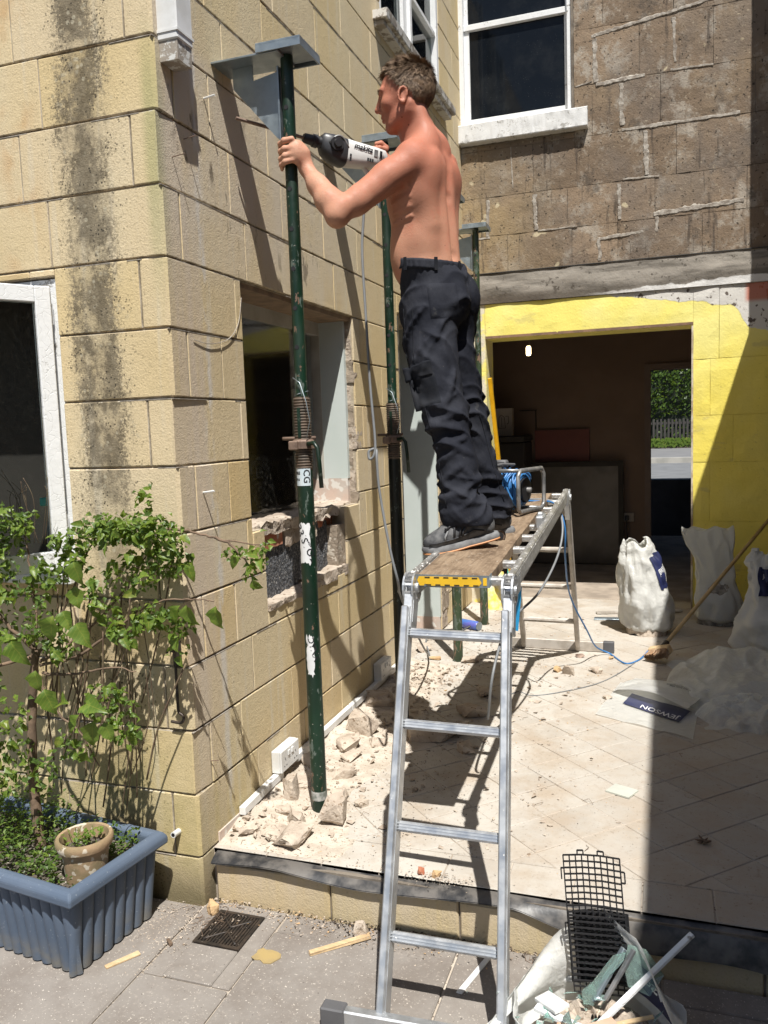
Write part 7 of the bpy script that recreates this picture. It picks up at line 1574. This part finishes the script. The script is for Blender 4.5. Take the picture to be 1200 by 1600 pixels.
# eyes
for sg in (1, -1):
    mb = MB(); c = hp_(.0755, sg * .031, .000) - MO; n = 12
    mb.add([c + (Fh * math.cos(a) * math.cos(b) + Lh * math.sin(b) * math.cos(a) + Uh * math.sin(a)) * .0118 for a in [(-1 + 2 * i / 8) * 1.2 for i in range(9)] for b in [(-1 + 2 * j / 8) * 1.2 for j in range(9)]], [(i * 9 + j, i * 9 + j + 1, (i + 1) * 9 + j + 1, (i + 1) * 9 + j) for i in range(8) for j in range(8)])
    mb.build('eye', flat('eye_dark', (.10, .08, .07), .2), man, smooth=True, fix=False)
# hair: a scalp cap plus many short tapered strands
hr_ = random.Random(12)
def hairline(d):      # d: unit direction in head coordinates (f,l,u)
    f_, l_, u_ = d; az = math.atan2(abs(l_), f_)    # 0 = front, pi = back
    if az < .95: lim = .60 + .05 * az
    elif az < 1.42: lim = .62 - (az - .95) * 1.65
    elif az < 1.66: lim = -.18
    elif az < 2.0: lim = -.10 - (az - 1.66) * 1.9
    else: lim = -.76 - (az - 2.0) * .08
    return u_ > lim
sc = MB(); Nn = 5200; ga = math.pi * (3 - math.sqrt(5)); cH = hp_(-.014, 0, .020)
def scalp(d, off=0): return cH + Fh * d[0] * (.099 + off) + Lh * d[1] * (.077 + off) + Uh * d[2] * (.091 + off)
cap_ = MB(); nu, nv = 64, 40; vidx = {}
for j in range(nv + 1):
    for i in range(nu):
        th = math.pi * j / nv * .86; ph = 2 * math.pi * i / nu; d = (math.sin(th) * math.cos(ph), math.sin(th) * math.sin(ph), math.cos(th))
        p = scalp(d, .0055 + .004 * noise.noise(Vector(d) * 7)); vidx[(i, j)] = len(cap_.v); cap_.v.append(tuple(p - MO))
def ddir(i, j): th = math.pi * j / nv * .86; ph = 2 * math.pi * i / nu; return (math.sin(th) * math.cos(ph), math.sin(th) * math.sin(ph), math.cos(th))
for j in range(nv):
    for i in range(nu):
        i2 = (i + 1) % nu
        if all(hairline(ddir(a, b)) for a, b in ((i, j), (i2, j), (i, j + 1), (i2, j + 1))): cap_.f.append((vidx[(i, j)], vidx[(i2, j)], vidx[(i2, j + 1)], vidx[(i, j + 1)]))
hcap = cap_.build('hair', M['hair'], man, smooth=True, fix=True)
for i in range(Nn * 3):
    z = 1 - 2 * (i + .5) / (Nn * 3); r_ = math.sqrt(1 - z * z); d = (r_ * math.cos(i * ga), r_ * math.sin(i * ga), z)
    if not hairline(d): continue
    p = scalp(d, .002); nrm = (Fh * d[0] / .099 + Lh * d[1] / .077 + Uh * d[2] / .091).normalized()
    whorl = Vector(d) - Vector((-.55, .1, .82)); flow = (Fh * whorl.x + Lh * whorl.y + Uh * whorl.z); flow = flow - nrm * flow.dot(nrm); flow = flow.normalized() if flow.length > 1e-4 else Fh
    tw_ = nrm.cross(flow); cl = noise.noise(Vector(d) * 6); top = max(0, d[2]); ln_ = (.012 + .022 * top ** .7) * hr_.uniform(.7, 1.25)
    dr_ = (flow * (.75 - .35 * top) + nrm * (.40 + .5 * top) + tw_ * (cl * 1.3 + hr_.uniform(-.25, .25))).normalized(); dr2 = (dr_ + flow * .5 - nrm * .18).normalized(); w_ = .0013
    sd_ = dr_.cross(nrm).normalized() * w_; a = p - MO; b = a + dr_ * ln_ * .55; c = b + dr2 * ln_ * .5
    sc.add([a - sd_, a + sd_, b + sd_ * .8, b - sd_ * .8, c], [(0, 1, 2, 3), (3, 2, 4)])
sc.build('hair_strands', M['hair'], man, fix=False, smooth=True, kind='stuff')
eb = MB()
for sg in (1, -1):
    for i in range(160):
        t_ = hr_.random(); p = hp_(.0955 - .013 * t_ ** 2, sg * (.010 + .036 * t_), .021 + .004 * math.sin(t_ * 3)) - MO + Uh * hr_.uniform(-.003, .003); q = p + (Lh * sg * .008 + Fh * .002 + Uh * hr_.uniform(-.002, .003)); eb.add([p - Uh * .0009, p + Uh * .0009, q], [(0, 1, 2)])
eb.build('eyebrow', M['hair'], man, fix=False)
# ---------------------------------------------------------------- trousers
t = SDF((.52, .40, 1.18), (1.05, 1.12, 2.24), .0052)
t.ell(MP['pelv'] + UZ * .0, T_, (.118, .160, .10), .03); t.ell(MP['belt'] + UZ * .0, T_, (.112, .155, .055), .03)
for S_ in 'LR': t.cap(MP['an' + S_] - UZ * .0, MP['ank' + S_] - Ft * .012 - UZ * .01, .076, .070, .03)
t.ell(MP['buttL'], T_, (.085, .082, .10), .05); t.ell(MP['buttR'], T_, (.080, .08, .10), .05)
t.chain([MP['hipL'], MP['thL'], MP['knL'], MP['caL'], MP['anL'] + UZ * .0], [.108, .091, .077, .069, .077], .03)
t.chain([MP['hipR'], MP['thR'], MP['knR'], MP['caR'], MP['anR']], [.104, .088, .074, .064, .070], .03)
def leg_pt(side, q, a, r):     # q: 0 hip .. 1 ankle ; a: angle round the leg measured from the front (toes) through the outer side
    ks = ['hip', 'th', 'kn', 'ca', 'an']; u = q * 4; i = min(3, int(u)); p = MP[ks[i] + side].lerp(MP[ks[i + 1] + side], u - i)
    o = (Lt if side == 'L' else -Lt); return p + (Ft * math.cos(a) + o * math.sin(a)) * r
def fold(side, q0, a0_, q1, a1, r0, r1, k=.016, n=5, op='add', dep=0):
    prev = None
    for i in range(n + 1):
        u = i / n; q = q0 + (q1 - q0) * u; a = a0_ + (a1 - a0_) * u
        base = np.interp(q, [0, .25, .5, .75, 1], [.112, .098, .082, .072, .078] if side == 'L' else [.108, .094, .078, .066, .070])
        p = leg_pt(side, q, a, base + dep); 
        if prev is not None: t.cap(prev, p, r0 + (r1 - r0) * u, r0 + (r1 - r0) * u, k, op)
        prev = p
fr_ = random.Random(17)
for side in 'LR':
    # bunched cloth above the shoe
    for q, tl, am in ((.79, .06, .007), (.86, -.07, .010), (.91, .06, .011), (.955, -.05, .013)):
        for a_s in (-1.2, .5, 2.3): fold(side, q + fr_.uniform(-.03, .03), a_s + fr_.uniform(-.4, .4), q + tl + fr_.uniform(-.04, .04), a_s + fr_.uniform(.8, 1.8), am * .5, am, .014, 6, 'add', -.001)
    # long diagonal drags from seat to knee and across the thigh
    for q0, a0_, q1, a1, am in ((.06, 2.7, .34, .7, .009), (.12, 2.4, .42, .9, .008), (.02, 1.9, .22, .4, .008), (.40, 2.6, .50, .3, .009), (.46, 2.8, .56, .6, .010), (.54, 2.5, .50, .2, .009), (.60, 2.7, .68, .8, .007), (.66, 2.2, .78, .4, .008), (.30, 2.9, .45, 2.0, .008), (.70, 3.0, .62, 1.6, .007), (.34, .2, .48, 1.2, .007), (.58, -.4, .50, 1.0, .007)):
        fold(side, q0, a0_, q1, a1, am * .45, am * .9, .018, 7, 'add', .0)
# seat crease and waistband gathers
t.cap(tp('pelv', -.13, 0, .0), MP['buttL'] + Ft * .04 - UZ * .16 - Lt * .085, .006, .006, .02, 'sub')
for i in range(0): a = -.2 + i * .26; c = MP['belt'] + UZ * .028; q = c + (Ft * math.cos(a) * .120 + Lt * math.sin(a) * .160); t.cap(q, q - UZ * (.03 + .03 * (i % 3)), .0035, .006, .010)
# cut flat at the waistband, hollow hems
Z_ = t.ax[2][None, None, :]; X_ = t.ax[0][:, None, None]; cutp = (MP['belt'].z + .024) + (X_ - MP['belt'].x) * -.06
t.F = np.maximum(t.F, (Z_ - cutp).astype(np.float32))
t.F = np.maximum(t.F, (1.236 + .0 * X_ - Z_).astype(np.float32))
P, fs = t.mesh('trousers')
# cloth relief along the surface
nrm = np.zeros_like(P); e1 = P[fs[:, 1]] - P[fs[:, 0]]; e2 = P[fs[:, 3]] - P[fs[:, 0]]; fn = np.cross(e1, e2)
for c in range(4): np.add.at(nrm, fs[:, c], fn)
nrm /= np.linalg.norm(nrm, axis=1)[:, None] + 1e-9
P = relax(P, fs, 1, .4)
dsp = np.array([noise.ridged_multi_fractal(Vector((p[0] * 6 + p[2] * 4.5 + noise.noise(Vector(p) * 9) * .5, p[1] * 6, p[2] * 4.2 + p[0] * 6)), 1.0, 2.1, 3, 1.0, 2.0) for p in P]); dsp2 = np.array([noise.noise(Vector((p[0] * 26 + p[2] * 9, p[1] * 26, p[2] * 20))) for p in P])
amp = np.interp(P[:, 2], [1.2, 1.45, 1.7, 2.2], [.010, .008, .0065, .0035])
def creases(P, al, fq, seed, z0, z1, am):
    u = P @ np.array(rH); s_ = P[:, 2] * math.cos(al) + u * math.sin(al); q = -P[:, 2] * math.sin(al) + u * math.cos(al)
    wr = np.array([noise.noise(Vector((a * 5, b * 3.2, c * 6 + seed))) for a, b, c in zip(q, s_, P[:, 1])]); mk = np.array([noise.noise(Vector((a * 4.5 + seed * 3, b * 6, c * 4))) for a, b, c in zip(q, s_, P[:, 1])])
    ph = s_ * fq + wr * 1.5 + seed; rd = (1 - np.abs(np.sin(math.pi * ph))) ** 1.7; mk = np.clip(mk * 2.4 + .45, 0, 1); zz = np.clip((P[:, 2] - z0) / .06, 0, 1) * np.clip((z1 - P[:, 2]) / .06, 0, 1)
    return (rd - .35) * mk * zz * am
fold_ = creases(P, -.75, 9, 1.3, 1.80, 2.30, .011) + creases(P, .75, 10, 5.1, 1.62, 2.02, .009) + creases(P, .35, 13, 2.7, 1.48, 1.78, .011) + creases(P, -.4, 15, 8.2, 1.18, 1.56, .012) + creases(P, .55, 14, 3.9, 1.18, 1.45, .010)
P = P + nrm * ((dsp - 1.0) * amp * .6 + dsp2 * .002 + fold_ * 1.2)[:, None]; P = relax(P, fs, 1, .3)
np_mesh('trousers', P, fs, M['cloth'], man, MO); print('trousers', len(P))
# pockets and seams laid over the cloth: project strips on the trouser surface
from mathutils.bvhtree import BVHTree
bvh = BVHTree.FromPolygons([tuple(p) for p in P], [tuple(f) for f in fs])
def drape(c, ux, uz, w, h, off, n=10, m=8, bow=None):
    # grid patch pressed onto the trousers from the outer side
    ux = ux.normalized(); uz = uz.normalized(); nn_ = ux.cross(uz).normalized()
    if nn_.dot(CL - c) < 0: nn_ = -nn_
    def f(u, v):
        p = c + ux * (u - .5) * w + uz * (v - .5) * h + nn_ * .2; hit = bvh.ray_cast(p, -nn_, .5)
        q = hit[0] if hit[0] is not None else p - nn_ * .2
        return q + nn_ * off(u, v) - MO
    return f
def patch(name, c, ux, uz, w, h, th, mat):
    mb = MB(); f = drape(c, ux, uz, w, h, lambda u, v: th * (1 if .02 < u < .98 and .02 < v < .98 else -.4)); mb.grid(f, 16, 12); return mb.build(name, mat, man, smooth=True, fix=False)
axL = (MP['knL'] - MP['thL']).normalized(); side_ = Lt
c = leg_pt('L', .315, 1.0, .10) + rH * .018; patch('pocket_flap', c, rH + axL * .0 + UZ * .16, axL, .105, .058, .009, M['cloth_worn'])
c = leg_pt('L', .395, 1.0, .09) + rH * .018; patch('cargo_pocket', c, rH + UZ * .18, axL, .098, .125, .0055, M['cloth_worn'])
c = MP['buttL'] + Lt * .08 - Ft * .02; patch('back_pocket', c + UZ * -.01, rH * 1 + UZ * .0, UZ + rH * -.1, .115, .135, .0045, M['cloth'])
def seam(pts, w=.0035, th=.0030, mat=None):
    mb = MB(); prev = []
    for p in pts:
        d = (CL - p).normalized(); hit = bvh.ray_cast(p + d * .25, -d, .6); q = (hit[0] if hit[0] is not None else p) + d * th * .3; prev.append(q - MO)
    mb.tube(prev, w * .5, 5); return mb.build('seam', mat or M['cloth_worn'], man, smooth=True)
seam([leg_pt('L', .0 + .97 * i / 34, 1.30 - .2 * math.sin(i * .1), .09) for i in range(35)])
seam([leg_pt('L', .02 + .25 * i / 12, .75, .10) for i in range(13)]); seam([leg_pt('R', .45 + .5 * i / 16, 3.4, .07) for i in range(17)])
# waistband and belt loops
mb = MB(); cb = MP['belt'] + UZ * .008
def wbf(u, v):
    a = 2 * math.pi * u; rr = 1 + .014 * noise.noise(Vector((math.cos(a) * 9, math.sin(a) * 9, v))) + .009 * math.sin(a * 34); p = cb + Ft * math.cos(a) * .1165 * rr + Lt * math.sin(a) * .1595 * rr + UZ * (.036 * v - .016 + .004 * math.sin(a * 2)) ; return p - MO
mb.grid(wbf, 200, 4); wb = mb.build('waistband', M['cloth'], man, smooth=True, fix=False); sm_ = wb.modifiers.new('s', 'SOLIDIFY'); sm_.thickness = .005; sm_.offset = 0
for a in (.5, 1.35, 2.3, 3.1): 
    p = cb + Ft * math.cos(a) * .1215 + Lt * math.sin(a) * .1645 - MO; tn = (-Ft * math.sin(a) + Lt * math.cos(a)).normalized(); mb = MB(); mb.obox(p + UZ * .0, tn, UZ, tn.cross(UZ), .0065, .024, .0025, .001); mb.build('belt_loop', M['cloth_worn'], man)
# ---------------------------------------------------------------- shoes
def shoe(side, fdir, heel_up):
    bal = MP['toe' + side]; heel = MP['heel' + side]; ank = MP['ank' + side]; f_ = (bal - heel); L_ = f_.length; f_.normalize(); sdir = UZ.cross(f_).normalized(); u_ = f_.cross(sdir).normalized() * 1
    if u_.z < 0: u_ = -u_
    A = (f_, sdir, u_); q = SDF(tuple(Vector(map(min, zip(bal, heel, ank))) - Vector((.12, .12, .09))), tuple(Vector(map(max, zip(bal, heel, ank))) + Vector((.12, .12, .10))), .004)
    mid = heel.lerp(bal, .5)
    q.ell(bal - f_ * .01 + u_ * .004, A, (.060, .044, .036), .02); q.ell(heel.lerp(bal, .62) + u_ * .014, A, (.075, .043, .040), .03); q.cap(heel + u_ * .016, heel.lerp(bal, .6) + u_ * .02, .036, .040, .03); q.cap(heel + u_ * .03, ank + u_ * .03 - f_ * .0, .038, .040, .03); q.cap(ank + UZ * .01, ank + UZ * .035, .040, .040, .02)
    q.cap(heel.lerp(bal, .35) + u_ * .055, heel.lerp(bal, .75) + u_ * .036, .022, .018, .02)
    X, Y, Z = np.meshgrid(*q.ax, indexing='ij', sparse=True); pl_ = -((X - bal.x) * u_.x + (Y - bal.y) * u_.y + (Z - bal.z) * u_.z + .020); q.F = np.maximum(q.F, pl_.astype(np.float32))
    P, fs = q.mesh('s'); P = relax(P, fs, 1, .4); nm_ = np_mesh('shoe', P, fs, M['shoe'], man, MO)
    # sole: outline around the foot extruded, toe spring, tread notches
    def outl(s_, grow=0):
        n = 36; out = []
        for i in range(n):
            a = 2 * math.pi * i / n; ca, sa = math.cos(a), math.sin(a); fx = (.5 + .5 * ca) * (L_ + .098) - .045; wd_ = (.047 if ca > 0 else .038) + grow; wd_ *= 1 - .10 * math.exp(-((ca + .15) / .25) ** 2); out.append((fx + (grow if ca > 0 else -grow) * abs(ca), sa * wd_ * (abs(sa) ** -.25 if abs(sa) > .05 else 1)))
        return out
    def ring(z, gr_, spring): 
        return [heel + f_ * a + sdir * b + u_ * (z + spring * max(0, (a - L_ * .75) / .1) ** 2 * .010 - 0) - MO for a, b in outl(0, gr_)]
    for nm, z0_, z1_, gr_, mt in (('midsole', -.034, -.012, .004, M['sole']), ('outsole', -.042, -.0341, .003, M['sole_o'])):
        mb = MB(); a = ring(z0_, gr_, 1); b = ring(z1_, gr_ * (1 if nm != 'midsole' else .4), 1); mid_ = ring((z0_ + z1_) / 2, gr_ + .003, 1); n = len(a)
        if nm == 'midsole': mid_ = [p + (sdir * .0 + u_ * .006 * math.sin(i * 2.1)) for i, p in enumerate(mid_)]
        mb.add(a + mid_ + b, [(i, (i + 1) % n, (i + 1) % n + n, i + n) for i in range(n)] + [(i + n, (i + 1) % n + n, (i + 1) % n + 2 * n, i + 2 * n) for i in range(n)] + [tuple(reversed(range(n))), tuple(range(2 * n, 3 * n))]); mb.build(nm, mt, man, smooth=True, angle=50)
    bv_ = BVHTree.FromPolygons([tuple(p) for p in P], [tuple(f) for f in fs])
    def onshoe(a, b, off=.0035):
        p = heel + f_ * a * L_ - MO + MO; d = (CL - p).normalized(); o_ = p + u_ * b + d * .2; h_ = bv_.ray_cast(o_, -d, .4); return ((h_[0] if h_[0] is not None else p + u_ * b) + d * off) - MO
    for pts, mt, w_ in (([(.05, .03), (.25, .045), (.40, .02), (.46, -.0)], M['shoe_dark'], .006), ([(.30, .05), (.45, .03), (.52, .0)], M['shoe_dark'], .005), ([(.45, .06), (.58, .035), (.62, .005)], M['shoe_dark'], .005), ([(.72, .03), (.80, .012), (.82, -.005)], M['sole'], .004), ([(.0, .0), (.2, .012), (.45, .0), (.7, -.004), (1.0, -.004), (1.15, -.002)], M['shoe_dark'], .003), ([(.55, .055), (.66, .045), (.78, .032)], M['ink'], .0045)):
        mb = MB(); mb.tube([onshoe(a, b) for a, b in pts], w_, 5); mb.build('overlay', mt, man, smooth=True)
    for i in range(4):
        mb = MB(); mb.tube([onshoe(.50 + i * .075, .058 - i * .007, .003), onshoe(.545 + i * .075, .064 - i * .007, .004)], .0022, 5); mb.build('lace', M['ink'], man, smooth=True)
shoe('L', None, 1); shoe('R', None, 0)
# ---------------------------------------------------------------- the drill
dA = Vector((.262, .640, 2.708)); dB = Vector((.470, .862, 2.668)); dd = (dB - dA).normalized(); DO = (dA + dB) / 2
drl = thing('rotary_drill', 'white and dark grey rotary hammer drill held against the wall behind the nearest prop', 'drill', tuple(DO))
dsd = UZ.cross(dd).normalized(); dup = dd.cross(dsd)
if dup.z < 0: dup = -dup; dsd = -dsd
def dl(a, s_=0, u_=0): return dA + dd * a + dsd * s_ + dup * u_ - DO
Ld = (dB - dA).length
mb = MB(); mb.tube([dl(-.30), dl(-.03)], .0065, 8); mb.build('drill_bit', M['rust'], drl)
mb = MB(); mb.tube([dl(-.035), dl(-.03), dl(.0), dl(.004), dl(.02), dl(.024), dl(.045)], [.014, .018, .020, .024, .025, .021, .024], 18); mb.build('chuck', M['black_plastic'], drl, smooth=True, angle=40)
sec = lambda a, w_, h_, uo=0, n=20, p_=3.2: [dl(a, w_ * math.copysign(abs(math.cos(t_)) ** (2 / p_), math.cos(t_)), uo + h_ * math.copysign(abs(math.sin(t_)) ** (2 / p_), math.sin(t_))) for t_ in [2 * math.pi * i / n for i in range(n)]]
def loft(secs):
    mb = MB(); n = len(secs[0]); vs = [p for s_ in secs for p in s_]; fs = [(j * n + k, j * n + (k + 1) % n, (j + 1) * n + (k + 1) % n, (j + 1) * n + k) for j in range(len(secs) - 1) for k in range(n)] + [tuple(reversed(range(n))), tuple((len(secs) - 1) * n + k for k in range(n))]; return mb.add(vs, fs)
loft([sec(.035, .024, .026), sec(.045, .034, .040, -.004), sec(.08, .040, .052, -.012), sec(.125, .041, .054, -.016), sec(.138, .040, .052, -.015)]).build('gear_housing', M['drill_dark'], drl, smooth=True, angle=40)
loft([sec(.1385, .040, .052, -.014), sec(.19, .039, .047, -.010), sec(.27, .038, .040, -.003), sec(.305, .034, .033, .002), sec(.318, .022, .020, .004)]).build('motor_housing', M['drill_white'], drl, smooth=True, angle=40)
mb = MB(); mb.tube([dl(.088, -.032, -.004), dl(.088, -.048, -.004)], [.028, .026], 20); mb.tube([dl(.088, -.0481, -.004), dl(.088, -.056, -.004)], [.017, .014], 16); mb.build('mode_dial', M['black_plastic'], drl, smooth=True, angle=40)
mb = MB(); mb.tube([dl(.06 + .010 * i, -.0395 + abs(i - 4) * .0008, .030 - .0022 * (i - 4) ** 2) for i in range(9)], .0045, 6); mb.build('housing_rib', M['steel_tube'], drl, smooth=True)
# pistol grip with a loop at the back
mb = MB(); mb.tube(spline([dl(.300, 0, .004), dl(.322, 0, -.010), dl(.330, 0, -.045), dl(.318, 0, -.085), dl(.300, 0, -.115)], 5), [.020, .020, .019, .018, .018, .017, .017, .017, .016, .016, .016, .016, .016, .016, .015, .015, .015, .015, .014, .014, .014], 12); mb.build('grip', M['drill_white'], drl, smooth=True)
mb = MB(); mb.tube(spline([dl(.285, 0, .022), dl(.325, 0, .026), dl(.352, 0, .006), dl(.352, 0, -.03), dl(.338, 0, -.075)], 5), .0075, 8); mb.build('rear_bumper', M['drill_dark'], drl, smooth=True)
mb = MB(); mb.tube(spline([dl(.225, 0, -.045), dl(.255, 0, -.075), dl(.27, 0, -.085), dl(.296, 0, -.10)], 5), .010, 8); mb.build('trigger_guard', M['drill_white'], drl, smooth=True)
mb = MB(); mb.obox(dl(.305, 0, -.035), dd, dsd, dup, .010, .009, .020, .003); mb.build('trigger', M['black_plastic'], drl)
for i, (a, u_) in enumerate(((.172, -.030), (.172, -.042), (.172, -.054 + .006), (.225, -.028), (.235, -.028), (.245, -.028))):
    mb = MB(); mb.obox(dl(a - (.022 if i < 3 else 0), -.0400, u_), dd, dup, dsd, .0035, .0045 if i < 3 else .006, .0012); mb.build('vent_slot', M['ink'], drl)
fm = frame(dl(.200, -.0415, .010), dd, dup)
lt = text_mesh('lettering', 'makita', .030, M['ink'], fm, drl, shear=.35, bold=.0006)
mb = MB(); mb.obox(dl(.258, -.0395, .004), dd, dup, dsd, .008, .013, .001); mb.build('rating_label', M['steel_tube'], drl); mb = MB(); mb.obox(dl(.280, -.0385, .004), dd, dup, dsd, .005, .014, .001); mb.build('rating_label', M['ink'], drl)
mb = MB(); mb.tube(spline([dl(.300, 0, -.115), dl(.296, 0, -.15), dl(.285, 0, -.18)], 4), .0085, 8); mb.build('cord_guard', M['black_plastic'], drl, smooth=True)
